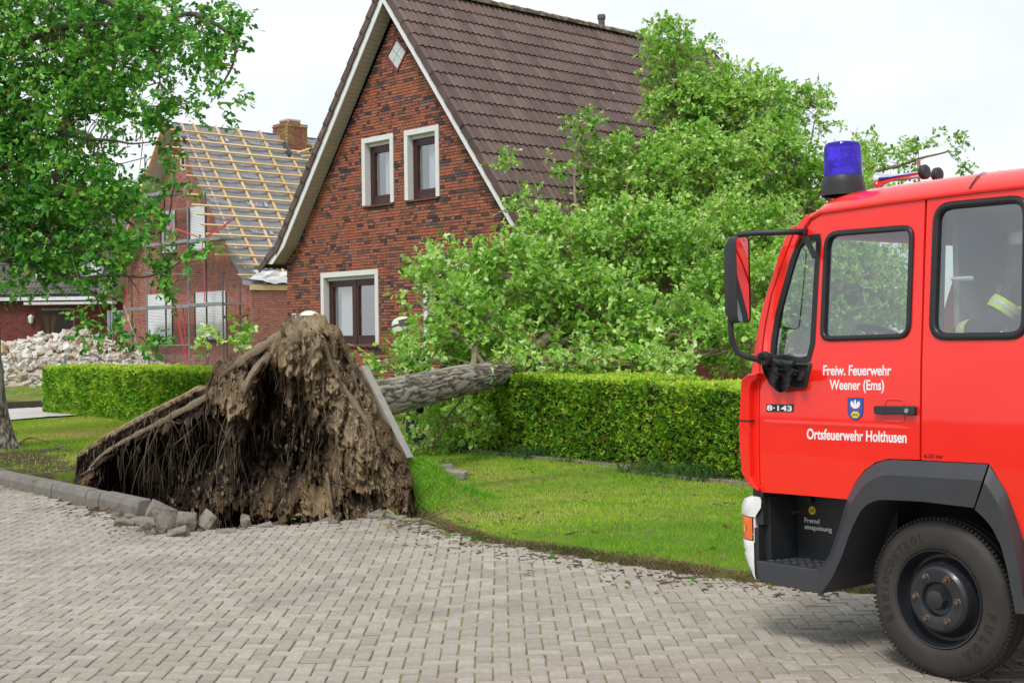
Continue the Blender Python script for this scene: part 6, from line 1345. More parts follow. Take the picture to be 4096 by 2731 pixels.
def plate_b(A, Z):
    sh = A.shape; A, Z = A.ravel(), Z.ravel(); P = np.stack([A, Z, A * 0], -1)
    wA = A + (fbm(P * 2.2, 3, 71) - 0.5) * 0.30; wZ = Z + (fbm(P * 2.2 + 9, 3, 72) - 0.5) * 0.30
    b = 0.22 + 0 * A; ft = 0 * A
    for (a0, z0, a1, z1, r_, am) in FEAT: g = am * np.exp(-(capd(wA, wZ, a0, z0, a1, z1) / r_) ** 2); b += g; ft += g
    d = ztop(A) - Z; slab = sstep(2.6, 2.3, A); b = b * (1 - slab * sstep(0.34, 0.26, d)) + slab * sstep(0.34, 0.26, d) * (0.26 - 0.25 * d)
    Q = np.stack([A * 1.0, Z * 0.62, A * 0], -1); k = 1 - 0.75 * slab * sstep(0.30, 0.2, d)
    rid = lambda f, s_: 1 - np.abs(fbm(Q * f, 3, s_) * 2 - 1) * 2
    bil = lambda f, s_: np.sqrt(np.abs(fbm(P * f + wA[:, None] * 0.3, 2, s_) * 2 - 1)) * 1.4 - 0.6
    n1 = rid(3.0, 81); n2 = rid(7.0, 82); lump = bil(6.5, 62) + 0.7 * bil(2.6, 61); n3 = fbm(P * 19, 3, 83) - 0.5; n4 = rid(15.0, 84)
    b += k * (0.20 * (fbm(P * 1.7, 3, 80) - 0.5) * 2 + 0.20 * bil(2.6, 61) + 0.12 * bil(6.5, 62) + 0.06 * bil(15, 63) + 0.07 * n1 + 0.09 * n2 + 0.17 * n3 + 0.08 * n4)
    dry_shade = 0.24 + 0.75 * ft + 0.30 * (fbm(P * 2.6, 4, 85) - 0.5) * 2 + 0.30 * (fbm(P * 11, 3, 87) - 0.5) * 2 + 0.26 * sstep(3.4, 4.4, A) + 0.20 * lump + 0.10 * n2 + 0.05 * sstep(1.0, 1.7, Z) - 0.30 * sstep(3.0, 1.0, A) * (d > 0.42)  # soil dryness noise plus painted shade: pale on bulges, darker in the hollows
    dry_shade -= 0.22 * np.exp(-(capd(wA, wZ, 2.9, 0.55, 3.9, 0.72) / 0.42) ** 2)  # shade of the central hollow put into the colour
    dry_shade -= 0.42 * slab * sstep(0.05, 0.10, d) * sstep(0.40, 0.30, d); dry_shade += 0.55 * slab * sstep(0.075, 0.04, d)
    return b.reshape(sh), np.clip(dry_shade, 0, 1).reshape(sh)
na, nv = 500, 240
aa = np.linspace(-0.05, 5.55, na); vv = np.linspace(0, 1, nv)
A2, V2_ = np.meshgrid(aa, vv, indexing='ij'); ZB = np.interp(aa, [-0.05, 0.3, 1.2, 5.2, 5.55], [-0.15, -0.3, -0.62, -0.62, -0.2])[:, None]
rag = (fbm(np.stack([aa * 7, aa * 0, aa * 0], -1), 4, 91) - 0.5) * 0.30 * sstep(2.0, 2.8, aa); ZTa = (ztop(aa) + rag)[:, None]
Z2 = ZB + (ZTa - ZB) * V2_; B2, DRY_SHADE = plate_b(A2, Z2)
edge = np.clip((1 - V2_) / 0.05, 0, 1) ** 0.5; edge = np.where(A2 < 2.5, np.clip((1 - V2_) / 0.012, 0, 1) * 0.25 + 0.75, edge); B2 = B2 * edge - 0.05 * (1 - edge)
droop = 0.32 * np.clip(B2 - 0.42, 0, 1) * sstep(1.0, 0.86, V2_) * (A2 > 0.6); Vf = np.stack([A2, -B2, Z2 - droop], -1)
back = []
for (dy, dz) in ((0.10, -0.005), (0.34, -0.03), (0.50, -0.20), (0.62, -0.75), (0.7, -1.6)):
    back.append(np.stack([aa, 0 * aa + dy, np.maximum(ZTa[:, 0] + dz, ZB[:, 0])], -1))
Vp = np.concatenate([Vf, np.stack(back, 1)], 1); nvt = Vp.shape[1]; idx = np.arange(na * nvt).reshape(na, nvt)
Fa = np.stack([idx[:-1, :-1], idx[1:, :-1], idx[1:, 1:], idx[:-1, 1:]], -1).reshape(-1, 4)
dr = np.concatenate([DRY_SHADE, np.full((na, 5), 0.5)], 1)
soil_m, n_, b_ = _nodes('torn_soil')
a_ = n_.nodes.new('ShaderNodeAttribute'); a_.attribute_name = 'dry_shade'
c_ = _ramp(n_, a_.outputs['Fac'], [(0.10, (0.024, 0.017, 0.012)), (0.36, (0.070, 0.047, 0.030)), (0.60, (0.160, 0.108, 0.060)), (0.82, (0.300, 0.210, 0.118)), (1.0, (0.40, 0.305, 0.19))])  # soil tones, with the hollows' shade painted in
c_ = _mix(n_, c_, _ramp(n_, _noise(n_, 42, 8, 0.75), [(0.25, (0.45,) * 3), (0.75, (1.4,) * 3)]), 1.0, 'MULTIPLY'); c_ = _mix(n_, c_, (0.23, 0.10, 0.04), _ramp(n_, _noise(n_, 3.3, 6, 0.6), [(0.60, (0, 0, 0)), (0.74, (0.6, 0.6, 0.6))]))
n_.links.new(c_, b_.inputs['Base Color']); b_.inputs['Roughness'].default_value = 0.95; b_.inputs['Specular IOR Level'].default_value = 0.15; _bump(n_, b_, _noise(n_, 55, 10, 0.75), 1.0, 0.02)
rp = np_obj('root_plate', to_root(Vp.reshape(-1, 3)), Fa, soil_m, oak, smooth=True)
at2 = rp.data.attributes.new('dry_shade', 'FLOAT', 'POINT'); at2.data.foreach_set('value', dr.ravel().astype(np.float32))
def pb(a, z): return float(plate_b(np.array([a]), np.array([z]))[0][0])
root_m = piece_mat('root_bark', [(0, (0.085, 0.058, 0.038)), (0.5, (0.16, 0.115, 0.072)), (1, (0.25, 0.19, 0.125))], 0.9, 0.4, 22, 0.8, 60, 0.01)
# main roots running over the plate
def surf_path(pts, off): return [Vector((a, -(pb(a, z) + off), z)) for a, z in pts]
for pts, r0, r1, off in (([(4.0, 1.75), (3.5, 1.55), (3.2, 1.25), (3.05, 0.9), (2.95, 0.45)], 0.085, 0.03, 0.02), ([(3.7, 1.75), (3.1, 1.50), (2.6, 1.15), (1.8, 0.85), (1.1, 0.60), (0.5, 0.36), (0.15, 0.10)], 0.075, 0.02, 0.02), ([(4.3, 1.7), (4.55, 1.3), (4.95, 0.85), (5.12, 0.4), (5.35, 0.0)], 0.055, 0.02, -0.025), ([(4.1, 1.6), (4.2, 1.3), (4.12, 1.0), (4.25, 0.75)], 0.045, 0.012, 0.01), ([(4.7, 1.4), (4.85, 1.05), (5.02, 0.75)], 0.035, 0.012, 0.0),
    ([(3.85, 1.55), (3.82, 1.3), (3.78, 1.05)], 0.055, 0.045, 0.06), ([(4.35, 0.35), (4.42, 0.05), (4.5, -0.25)], 0.035, 0.03, 0.10), ([(3.0, 1.45), (2.75, 1.3), (2.85, 1.05)], 0.04, 0.015, 0.03), ([(2.2, 0.98), (2.12, 0.7), (2.15, 0.5)], 0.025, 0.008, 0.04), ([(3.6, 1.6), (3.35, 1.3), (3.4, 1.0)], 0.04, 0.012, 0.03)):
    P = bez(surf_path(pts, off), 8); n = len(P); P = [p + Vector((noise.noise(p * 9) * 0.02, noise.noise(p * 9 + Vector((5, 0, 0))) * 0.02, 0)) for p in P]
    q = RMB(); q.tube(P, [(r0 + (r1 - r0) * i / (n - 1)) * (0.75 + 0.5 * noise.noise(P[i] * 7 + Vector((0, 3, 0))) ** 2 + 0.12 * math.sin(i * 1.7)) for i in range(n)], 9); q.build('root', root_m, rp, smooth=True)
for pts, r0 in (([(0.70, 0.33, .30), (0.35, 0.20, .36), (0.05, 0.10, .42), (-0.22, 0.02, .46)], 0.014), ([(0.45, 0.18, .35), (0.30, -0.02, .42), (0.18, -0.10, .46)], 0.018), ([(0.5, 0.1, .33), (0.38, -0.05, .4), (0.2, -0.12, .5)], 0.009), ([(2.6, 1.0, .4), (2.2, 0.72, .45), (1.9, 0.55, .5)], 0.008)):
    q = RMB(); q.tube(bez([Vector((a, -b, z)) for a, z, b in pts], 5), [r0 * (1 - 0.6 * i / (5 * (len(pts) - 1))) for i in range(5 * (len(pts) - 1) + 1)], 6); q.build('root', root_m, rp, smooth=True)
# hanging fine roots and shaggy fibres
r_ = np.random.default_rng(5); q = RMB(); nh = 900
As = r_.uniform(0.05, 5.45, nh * 3); Zs = r_.uniform(-0.35, 1.95, nh * 3); k = Zs < ztop(As) - 0.05; As, Zs = As[k][:nh], Zs[k][:nh]; Bs, Ds = plate_b(As, Zs)
for a, z, b in zip(As, Zs, Bs):
    L = r_.uniform(0.06, 0.30) * (2.2 if r_.random() < 0.12 else 1.0); sw = r_.normal(0, 0.25); o_ = r_.uniform(0.02, 0.10); p0 = Vector((a, -b + 0.01, z)); p1 = p0 + Vector((sw * L * 0.4, -o_, -L * 0.35)); p2 = p0 + Vector((sw * L + r_.normal(0, .03), -o_ * r_.uniform(0.4, 1.3), -L)); q.tube(bez([p0, p1, p2], 3), [0.0042 * r_.uniform(0.5, 1.6)] * 4 + [0.003, 0.0025, 0.001], 3, cap=False)
for kk_ in range(45):                                     # long whips across the dark hollow
    a, z = r_.uniform(1.2, 3.2), r_.uniform(0.35, 0.95); b = pb(a, z); L = r_.uniform(0.5, 1.1); p0 = Vector((a, -b, z)); dx = r_.normal(-0.25, 0.3); q.tube(bez([p0, p0 + Vector((dx * 0.3, -0.22, 0.02)), p0 + Vector((dx * L, -0.25, -0.45 * L)), p0 + Vector((dx * L * 1.1, -0.15, -0.8 * L))], 4), 0.0035, 3, cap=False)
o = q.build('fine_roots', root_m, rp, fix=False); tag(o, kind='stuff')
nf = 60000; As = r_.uniform(0.05, 5.5, nf * 2); Zs = r_.uniform(-0.4, 2.0, nf * 2); k = Zs < ztop(As) + 0.0; As, Zs = As[k][:nf], Zs[k][:nf]; Bs, Ds = plate_b(As, Zs)
clump = sstep(0.44, 0.60, fbm(np.stack([As * 4.5, Zs * 3.0, As * 0], -1), 3, 95)); kp = r_.random(len(As)) < np.clip(0.30 + 1.1 * (Ds - 0.3), 0.05, 1) * (0.22 + 0.78 * clump) * np.where((As < 2.5) & (ztop(As) - Zs < 0.36), 0.12, 1); As, Zs, Bs, Ds = As[kp], Zs[kp], Bs[kp], Ds[kp]; n = len(As)
P = np.stack([As, -Bs - 0.003, Zs], -1); D = np.stack([r_.normal(0, 0.6, n), -np.abs(r_.normal(0.45, 0.4, n)), r_.normal(-0.6, 0.55, n)], -1); D /= np.linalg.norm(D, axis=1)[:, None]; Sx = np.cross(D, r_.normal(size=(n, 3))); Sx /= np.linalg.norm(Sx, axis=1)[:, None]
ln = r_.uniform(0.02, 0.095, n)[:, None] * r_.uniform(0.4, 1, n)[:, None]; wd = r_.uniform(0.0015, 0.008, n)[:, None]; V = np.stack([P - D * ln * .3, P + D * ln * 0.4 + Sx * wd, P + D * ln, P + D * ln * 0.4 - Sx * wd], 1).reshape(-1, 3); i = np.arange(n) * 4
t = np.clip(Ds + r_.normal(0, 0.16, n), 0, 1); C = np.stack([np.interp(t, [0, 0.35, 0.6, 0.85, 1], c) for c in ((0.025, 0.06, 0.15, 0.29, 0.38), (0.018, 0.042, 0.105, 0.21, 0.30), (0.013, 0.028, 0.065, 0.125, 0.20))], -1)  # fibres take over the plate's painted shade
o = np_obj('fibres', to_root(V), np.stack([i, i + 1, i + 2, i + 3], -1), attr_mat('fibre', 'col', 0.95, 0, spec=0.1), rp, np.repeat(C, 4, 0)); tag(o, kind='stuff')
cl = RMB()
for kk_ in range(700):
    a, z = r_.uniform(0.3, 5.4), r_.uniform(-0.3, 1.9)
    if z > ztop(a) - 0.05 or (a < 2.5 and ztop(a) - z < 0.36): continue
    s_ = r_.uniform(0.015, 0.05); cl.box((a, -pb(a, z) - s_ * 0.2, z), (s_ * r_.uniform(.7, 1.6), s_, s_ * r_.uniform(.7, 1.5)), Matrix.Rotation(r_.uniform(0, 3), 3, 'Y') @ Matrix.Rotation(r_.uniform(0, 3), 3, 'X'), jit=s_ * 0.22)
o = cl.build('clods', piece_mat('soil_clod', [(0, (0.05, 0.035, 0.024)), (0.6, (0.16, 0.115, 0.07)), (1, (0.27, 0.20, 0.125))], 0.95, 0.35, 30, 0.8, 60), rp, fix=False); tag(o, kind='stuff')
# loose earth in the hole
cl = MB()
for kk_ in range(420):
    a, m_ = r_.uniform(0.4, 5.2), r_.uniform(0.15, 1.9); p = PL0 + PE * a + PM * m_; s, n_2 = SN(p.x, p.y)
    if n_2 < np.interp(s, EDGE_S, EDGE_N) - 0.05: continue
    s_ = r_.uniform(0.02, 0.09); cl.box((p.x, p.y, gz(p.x, p.y) + s_ * 0.2), (s_ * 1.4, s_, s_), Matrix.Rotation(r_.uniform(0, 3), 3, 'Y') @ Matrix.Rotation(r_.uniform(0, 3), 3, 'Z'), jit=s_ * 0.22)
o = cl.build('loose_earth', MATS['soil_clod'], fix=False); tag(o, kind='stuff')
# trunk and limbs
TR = [(-1.86, 14.55, 1.0), (-1.52, 15.3, 1.03), (-1.08, 16.6, 1.09), (-0.66, 17.8, 1.15), (-0.20, 19.0, 1.20), (0.42, 20.4, 1.30), (0.95, 21.4, 1.6)]
bark_tube('trunk', TR, [0.26, 0.222, 0.212, 0.206, 0.17, 0.12, 0.08], oak, 110, 0.020, 0.019, 11, fz_=3.0)
def PXY(l): return [at(*p) for p in l]
LIMBS = [PXY([(2050, 1470, 19.8), (2250, 1290, 21), (2500, 1000, 23.4), (2640, 620, 25.6), (2690, 330, 26.2), (2700, 120, 26.4)]),
         PXY([(2080, 1460, 20.2), (2420, 1330, 21.5), (2820, 1140, 23), (3080, 980, 24.6), (3300, 760, 26), (3600, 660, 26.8), (3790, 600, 27)]),
         PXY([(2640, 1210, 22.5), (2800, 900, 24.5), (2900, 600, 26), (2960, 380, 26.6)]), PXY([(3150, 900, 25), (3220, 650, 26.5), (3270, 430, 27)]),
         PXY([(1960, 1480, 19.3), (1905, 1330, 19.8), (1860, 1150, 20.4), (1790, 1040, 20.6)]), PXY([(1880, 1480, 18.7), (1930, 1330, 19.4), (2060, 1150, 20.6), (2240, 980, 21.6)]), PXY([(1930, 1450, 18.9), (1820, 1320, 19.3), (1700, 1240, 19.6)]),
         PXY([(1700, 1520, 17.0), (1600, 1480, 17.6), (1480, 1450, 18.2)]), PXY([(2010, 1480, 19.4), (2300, 1400, 20.3), (2620, 1330, 20.6), (2880, 1400, 20.2), (3050, 1440, 19.9)]), PXY([(2100, 1420, 20.3), (2500, 1290, 21.3), (2960, 1250, 21.9), (3200, 1180, 22.3), (3500, 1150, 22.6)]),
         PXY([(2400, 1050, 22.8), (2300, 800, 23.8), (2320, 560, 24.4)]), PXY([(2200, 1130, 21.9), (2120, 850, 22.8), (2060, 690, 23.2)]), PXY([(1850, 1590, 18.2), (1780, 1700, 18.6), (1720, 1790, 18.9)]), PXY([(1990, 1000, 21), (1940, 950, 21.2)])]
LR = [0.085, 0.095, 0.055, 0.04, 0.04, 0.05, 0.035, 0.018, 0.05, 0.06, 0.04, 0.035, 0.02, 0.015]
for l, r0 in zip(LIMBS, LR):
    q = MB(); P = bez(l, 8); n = len(P); q.tube([p + Vector((noise.noise(p * 2) * .06, noise.noise(p * 2 + Vector((9, 0, 0))) * .06, noise.noise(p * 2 + Vector((0, 9, 0))) * .06)) for p in P], [r0 * (1 - 0.82 * i / (n - 1)) for i in range(n)], 8); q.build('branch', mat('limb_bark', (0.20, 0.165, 0.105), 0.9, 0.4, 6, 0.6, 40), oak, smooth=True)
BLOBS = [(2690, 230, 26.4, 120, 165, 0.7), (2730, 420, 26.4, 150, 170, 0.9), (2880, 450, 26.6, 190, 200, 1.0), (3010, 430, 26.6, 150, 150, 0.9), (2540, 700, 25, 220, 170, 1.1), (2330, 520, 24.4, 75, 90, 0.4), (2390, 620, 24.4, 100, 70, 0.5), (2060, 670, 23.2, 60, 65, 0.35), (2120, 800, 22.9, 90, 70, 0.5), (2190, 690, 23.2, 40, 60, 0.25),
         (3060, 690, 26, 250, 220, 1.1), (3260, 450, 27, 75, 100, 0.5), (3190, 400, 27, 120, 70, 0.5), (2750, 680, 25.5, 240, 200, 1.1), (2900, 980, 24.4, 330, 250, 1.3), (2560, 1000, 23.2, 320, 220, 1.3), (2250, 980, 22, 210, 150, 1.0), (2050, 1120, 21, 250, 190, 1.0), (1850, 1060, 20.5, 150, 90, 0.6), (1750, 1110, 20.1, 90, 110, 0.5), (1640, 1160, 19.6, 45, 80, 0.28),
         (1850, 1280, 19.6, 160, 150, 0.8), (1500, 1475, 18.2, 90, 50, 0.4), (1640, 1490, 18.0, 140, 50, 0.5), (1580, 1425, 18.4, 60, 45, 0.3), (1960, 1330, 20, 220, 150, 0.9), (2330, 1230, 21.5, 330, 180, 1.1), (2250, 1420, 20.4, 280, 85, 0.7), (2640, 1330, 20.8, 330, 150, 0.9), (2980, 1360, 20.2, 200, 130, 0.8), (2960, 1180, 21.8, 280, 170, 1.0), (3280, 1130, 22.8, 260, 250, 1.1), (3520, 1150, 23, 200, 220, 0.9), (3330, 800, 26, 230, 200, 1.0),
         (2050, 1440, 18.7, 120, 60, 0.4), (2230, 1470, 19.2, 200, 60, 0.5), (2600, 1460, 18.6, 260, 55, 0.5), (2790, 215, 26.8, 95, 70, 0.45), (2960, 330, 26.8, 80, 70, 0.4), (1670, 1290, 19.4, 90, 70, 0.45), (1680, 1420, 18.9, 120, 75, 0.5), (1745, 1130, 20.0, 75, 110, 0.45), (1590, 1470, 17.6, 90, 60, 0.3), (1740, 1720, 18.9, 120, 120, 0.4), (1880, 1680, 18.9, 90, 90, 0.4), (1680, 1800, 18.6, 90, 60, 0.35), (1640, 1640, 18.4, 70, 60, 0.3), (1850, 1660, 18.6, 70, 40, 0.3), (3450, 640, 26.8, 90, 90, 0.4), (3560, 640, 26.8, 80, 70, 0.35), (3680, 640, 26.9, 90, 70, 0.4), (3790, 590, 27, 70, 60, 0.35), (3840, 650, 27, 40, 45, 0.25), (3480, 560, 26.8, 40, 40, 0.25), (890, 1398, 17.6, 55, 38, 0.2), (1045, 1345, 17.2, 18, 18, 0.1)]
PAL = [(0.10, 0.30, 0.022), (0.26, 0.56, 0.045), (0.48, 0.73, 0.13), (0.74, 0.88, 0.42)]
NL = make_crown(oak, BLOBS, LIMBS, 118.0, 101, (-0.5, -0.15, 0.28), PAL, 0.098, house_block, 6, 8, 0.008)

# ================================================================ the oak still standing on the left
lo_b = on_ground(-48, 1822, 0.05); oak2 = thing('oak_tree', 'standing oak at the left edge with leafy branches over the road verge', 'tree')
bark_tube('trunk', [lo_b + Vector((0.03, 0, -0.1)), lo_b + Vector((0.01, 0, 0.2)), lo_b + Vector((-0.02, 0, 0.7)), lo_b + Vector((-0.06, 0, 1.8)), lo_b + Vector((-0.12, 0.1, 3.6)), lo_b + Vector((-0.1, 0.1, 6.5)), lo_b + Vector((0, 0.2, 9.5))], [0.56, 0.40, 0.305, 0.255, 0.23, 0.17, 0.08], oak2, 90, 0.02, 0.035, 31, fz_=2.6)
LIMB2 = [PXY([(-60, 240, 20.9), (0, 205, 20.8), (240, 115, 20.6), (420, 92, 20.4), (600, 180, 20.2), (640, 330, 20.1)]), PXY([(-60, 0, 20.9), (200, -60, 20.7), (430, 8, 20.4), (580, 78, 20.3), (780, 66, 20.1), (940, 180, 20), (880, 400, 19.9)]), PXY([(-60, 400, 20.9), (120, 420, 20.7), (260, 540, 20.5), (430, 560, 20.3), (600, 570, 20.1)]), PXY([(-60, 700, 20.9), (100, 660, 20.6), (330, 780, 20.4), (480, 860, 20.2), (640, 930, 20.1), (700, 730, 20)]),
         PXY([(-60, 1010, 20.9), (40, 1050, 20.6), (160, 1085, 20.4), (290, 1110, 20.2), (400, 1100, 20.1), (620, 1100, 20), (740, 1020, 20)]), PXY([(-40, 850, 20.8), (80, 900, 20.5), (250, 980, 20.3), (450, 1050, 20.1), (560, 1180, 20)]), PXY([(300, 1110, 20.2), (380, 1200, 20), (440, 1330, 19.9)]), PXY([(-60, 150, 21.3), (150, 40, 21.8), (300, -100, 22)])]
for l, r0 in zip(LIMB2, [0.075, 0.085, 0.06, 0.055, 0.06, 0.045, 0.02, 0.05]):
    q = MB(); P = bez(l, 8); n = len(P); q.tube([p + Vector((noise.noise(p * 2.5) * .05, noise.noise(p * 2.5 + Vector((9, 0, 0))) * .05, noise.noise(p * 2.5 + Vector((0, 9, 0))) * .05)) for p in P], [r0 * (1 - 0.85 * i / (n - 1)) for i in range(n)], 8); q.build('branch', mat('dark_limb_bark', (0.10, 0.085, 0.065), 0.9, 0.4, 6, 0.6, 40), oak2, smooth=True)
BL2 = [(120, 60, 21.3, 300, 130, 1.4), (150, 230, 21, 230, 130, 1.2), (400, 60, 20.6, 160, 110, 0.8), (400, 240, 20.5, 170, 110, 0.7), (620, 60, 20.3, 190, 100, 0.7), (800, 130, 20.1, 160, 120, 0.6), (930, 160, 20, 75, 80, 0.35), (900, 330, 19.9, 60, 60, 0.3), (860, 420, 19.9, 55, 40, 0.25), (720, 400, 20, 45, 25, 0.2), (620, 230, 20.2, 160, 80, 0.5), (590, 390, 20.2, 110, 80, 0.45), (120, 430, 20.8, 190, 130, 1.0), (330, 470, 20.5, 150, 110, 0.7), (520, 520, 20.2, 120, 60, 0.4), (640, 560, 20.1, 45, 35, 0.2),
       (110, 650, 20.8, 190, 130, 1.0), (330, 660, 20.4, 130, 90, 0.6), (120, 820, 20.6, 180, 110, 0.9), (330, 820, 20.4, 170, 110, 0.7), (500, 830, 20.2, 110, 70, 0.4), (620, 720, 20.1, 100, 45, 0.3), (700, 720, 20, 55, 40, 0.2), (590, 900, 20.1, 90, 70, 0.35), (640, 960, 20, 50, 60, 0.25), (180, 980, 20.5, 170, 90, 0.7), (400, 990, 20.2, 150, 90, 0.5), (560, 1060, 20.1, 110, 50, 0.35), (640, 1110, 20, 60, 40, 0.25), (745, 1020, 20, 48, 22, 0.18), (90, 1090, 20.5, 110, 70, 0.5), (300, 1120, 20.2, 110, 60, 0.4), (420, 1180, 20, 60, 50, 0.25), (380, 1280, 19.9, 40, 60, 0.2), (450, 1330, 19.9, 45, 55, 0.2), (560, 1360, 19.9, 35, 25, 0.15), (210, 880, 20.9, 240, 160, 0.8), (60, 560, 21.2, 150, 160, 0.8), (-420, 200, 21.5, 200, 200, 0.9), (-400, 700, 21.2, 200, 160, 0.8), (-150, -150, 21.5, 220, 140, 0.9)]
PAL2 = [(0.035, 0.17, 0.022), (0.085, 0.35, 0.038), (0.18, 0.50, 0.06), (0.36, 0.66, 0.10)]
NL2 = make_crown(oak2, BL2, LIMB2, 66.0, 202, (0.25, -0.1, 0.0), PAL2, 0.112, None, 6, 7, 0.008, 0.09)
print('leaves', NL, NL2)
# ================================================================ loose kerb stones, slabs and paving stones round the hole
dirty_m, n_, b_ = _nodes('dirty_stone')
c_ = _ramp(n_, _noise(n_, 8, 8), [(0.25, (0.17, 0.155, 0.13)), (0.75, (0.32, 0.295, 0.25))])
c_ = _mix(n_, c_, (0.105, 0.074, 0.045), _ramp(n_, _noise(n_, 5.5, 8, 0.7), [(0.44, (0, 0, 0)), (0.62, (1, 1, 1))]))
n_.links.new(c_, b_.inputs['Base Color']); b_.inputs['Roughness'].default_value = 0.95; _bump(n_, b_, _noise(n_, 40, 8), 0.8, 0.01)
def kstone(px, py, L, rx, ry, rz, label, wdt=0.28, h=0.15, dz=0.0):
    p = on_ground(px, py, 0.0); q = MB()
    prof = [(-wdt / 2, -h / 2), (-wdt / 2, h * 0.2), (-wdt / 2 + 0.05, h / 2), (wdt / 2, h / 2), (wdt / 2, -h / 2)]; vs = [(s_ * L / 2 + random.uniform(-.02, .02), a + random.uniform(-.022, .022), b + random.uniform(-.022, .022)) for s_ in (-1, 1) for a, b in prof]; k = 5
    q.add(vs, [tuple(range(k)), tuple(range(k, 2 * k))[::-1]] + [(i, k + i, k + (i + 1) % k, (i + 1) % k) for i in range(k)])
    o = q.build('kerb_stone', dirty_m, bevel=0.01); o.location = (p.x, p.y, p.z + dz); o.rotation_euler = (rx, ry, rz); return tag(o, label, 'kerb stone')
kstone(645, 2075, 0.27, 0.35, 0.5, 0.3, 'broken kerb stone leaning into the root hole, next to the kerb end', dz=0.05)
kstone(672, 2104, 0.22, 0.9, 0.3, 0.9, 'thin grey kerb fragment lying flat beside the leaning kerb stone', h=0.10, dz=0.02)
kstone(748, 2102, 0.17, 0.2, 0.1, 0.15, 'square mossy kerb chunk standing at the middle of the hole edge', wdt=0.15, h=0.17, dz=0.03)
kstone(832, 2100, 0.17, 0.3, -0.75, 0.6, 'pointed kerb fragment propped up right of the square chunk', wdt=0.20, h=0.09, dz=0.03)
kstone(590, 2094, 0.28, 0.15, 0.1, -0.25, 'pale flat stone lying below the end of the kerb', h=0.06, wdt=0.18, dz=0.0)
kstone(985, 2108, 0.10, 0.1, 0.0, 0.3, 'small dark stone standing upright at the hole edge', wdt=0.06, h=0.16, dz=0.04)
slab_m = mat('edging_slab', (0.27, 0.245, 0.21), 0.95, 0.25, 9, 0.5, 60)
def slab(px, py, d, rot, label, z=0.05):
    p = on_ground(px, py, z); q = MB(); q.box((0, 0, 0), d, jit=0.008); o = q.build('slab', slab_m, bevel=0.008); o.location = (p.x, p.y, gz(p.x, p.y) + d[2] * 0.5 + 0.01); o.rotation_euler = rot; return tag(o, label, 'slab')
slab(1755, 1898, (0.34, 0.16, 0.07), (0.12, -0.1, -0.7), 'dark stone slab on the lawn nearest the torn sod, tilted')
slab(1818, 1932, (0.30, 0.14, 0.09), (0.0, 0.05, -0.45), 'stone slab lying on the lawn to the right of the tilted one')
slab(1565, 2045, (0.40, 0.25, 0.09), (0.1, 0.05, -0.5), 'flat earthy stone at the right foot of the root plate')
sp_me = []
for m_0 in stone_me[:4]:
    m_1 = m_0.copy(); m_1.materials.clear(); m_1.materials.append(dirty_m); sp_me.append(m_1)
LP = [(430, 2048), (478, 2046), (520, 2062), (500, 2092), (552, 2112), (606, 2124), (655, 2118), (705, 2135), (905, 2122), (1050, 2100), (1300, 2076), (1345, 2080)]
LPL = ['paving stone tipped up below the kerb, farthest left of the loose ones', 'paving stone wedged against the foot of the kerb, second loose one from the left', 'loose paving stone beside the pale flat stone under the kerb end', 'tilted paving stone lying on the road before the pale flat stone', 'loose paving stone just below the pale flat stone', 'loose paving stone nearest the road side of the leaning kerb stone', 'paving stone half under the thin kerb fragment', 'loose paving stone nearest the camera, before the square kerb chunk', 'loose paving stone right of the pointed kerb fragment', 'lone paving stone tipped at the middle of the hole edge', 'loose paving stone at the right part of the hole edge, left one of a pair', 'loose paving stone at the right part of the hole edge, right one of a pair']
for k, (px, py) in enumerate(LP):
    p = on_ground(px, py, 0.02); o = inst(random.choice(sp_me), (p.x, p.y, 0.035 + random.uniform(-0.02, 0.015)), Matrix.Rotation(random.uniform(0, 3.1), 3, 'Z') @ Matrix.Rotation(random.gauss(0, 0.35), 3, 'X') @ Matrix.Rotation(random.gauss(0, 0.30), 3, 'Y'), None, 'paving_stone')
    tag(o, LPL[k], 'paving stone', 'loose paving stones at the hole')
# long edging strip leaning on the right side of the root plate, and a sign behind it
def on_pl(px, py, back): return on_plane(px, py, PL0 - PM * back, PM)
q = MB(); A, B = on_pl(1450, 1470, 0.10), on_pl(1632, 1838, 0.10); d = (B - A).normalized(); sx = PE - d * PE.dot(d); sx.normalize(); nn = d.cross(sx)
q.box((A + B) / 2 - (A + B) / 2, ((B - A).length, 0.085, 0.10), Matrix((d, sx, nn)).transposed()); o = q.build('edging_strip', mat('concrete_strip', (0.34, 0.32, 0.28), 0.9, 0.15, 8, 0.3, 60), bevel=0.006); o.location = (A + B) / 2; tag(o, 'long grey concrete edging strip leaning along the right edge of the root plate', 'edging strip')
sg = thing('road_sign', 'red and white sign board wedged behind the top of the root plate', 'sign', loc=on_pl(1440, 1460, 0.22)); c0 = on_pl(1440, 1460, 0.22)
def sgp(px, py, b): return on_pl(px, py, b) - c0
for (nm, poly, m_) in (('red_face', [(1418, 1412), (1432, 1414), (1461, 1482), (1444, 1476)], mat('sign_red', (0.62, 0.12, 0.11), 0.4, 0.1)), ('white_rim', [(1444, 1478), (1461, 1484), (1470, 1504), (1452, 1498)], wht)):
    q = MB(); F_ = [sgp(a, b, 0.20) for a, b in poly]; K_ = [sgp(a, b, 0.23) for a, b in poly]; q.add(F_ + K_, [(0, 1, 2, 3), (4, 5, 6, 7)] + [(i, (i + 1) % 4, 4 + (i + 1) % 4, 4 + i) for i in range(4)]); q.build(nm, m_, sg)
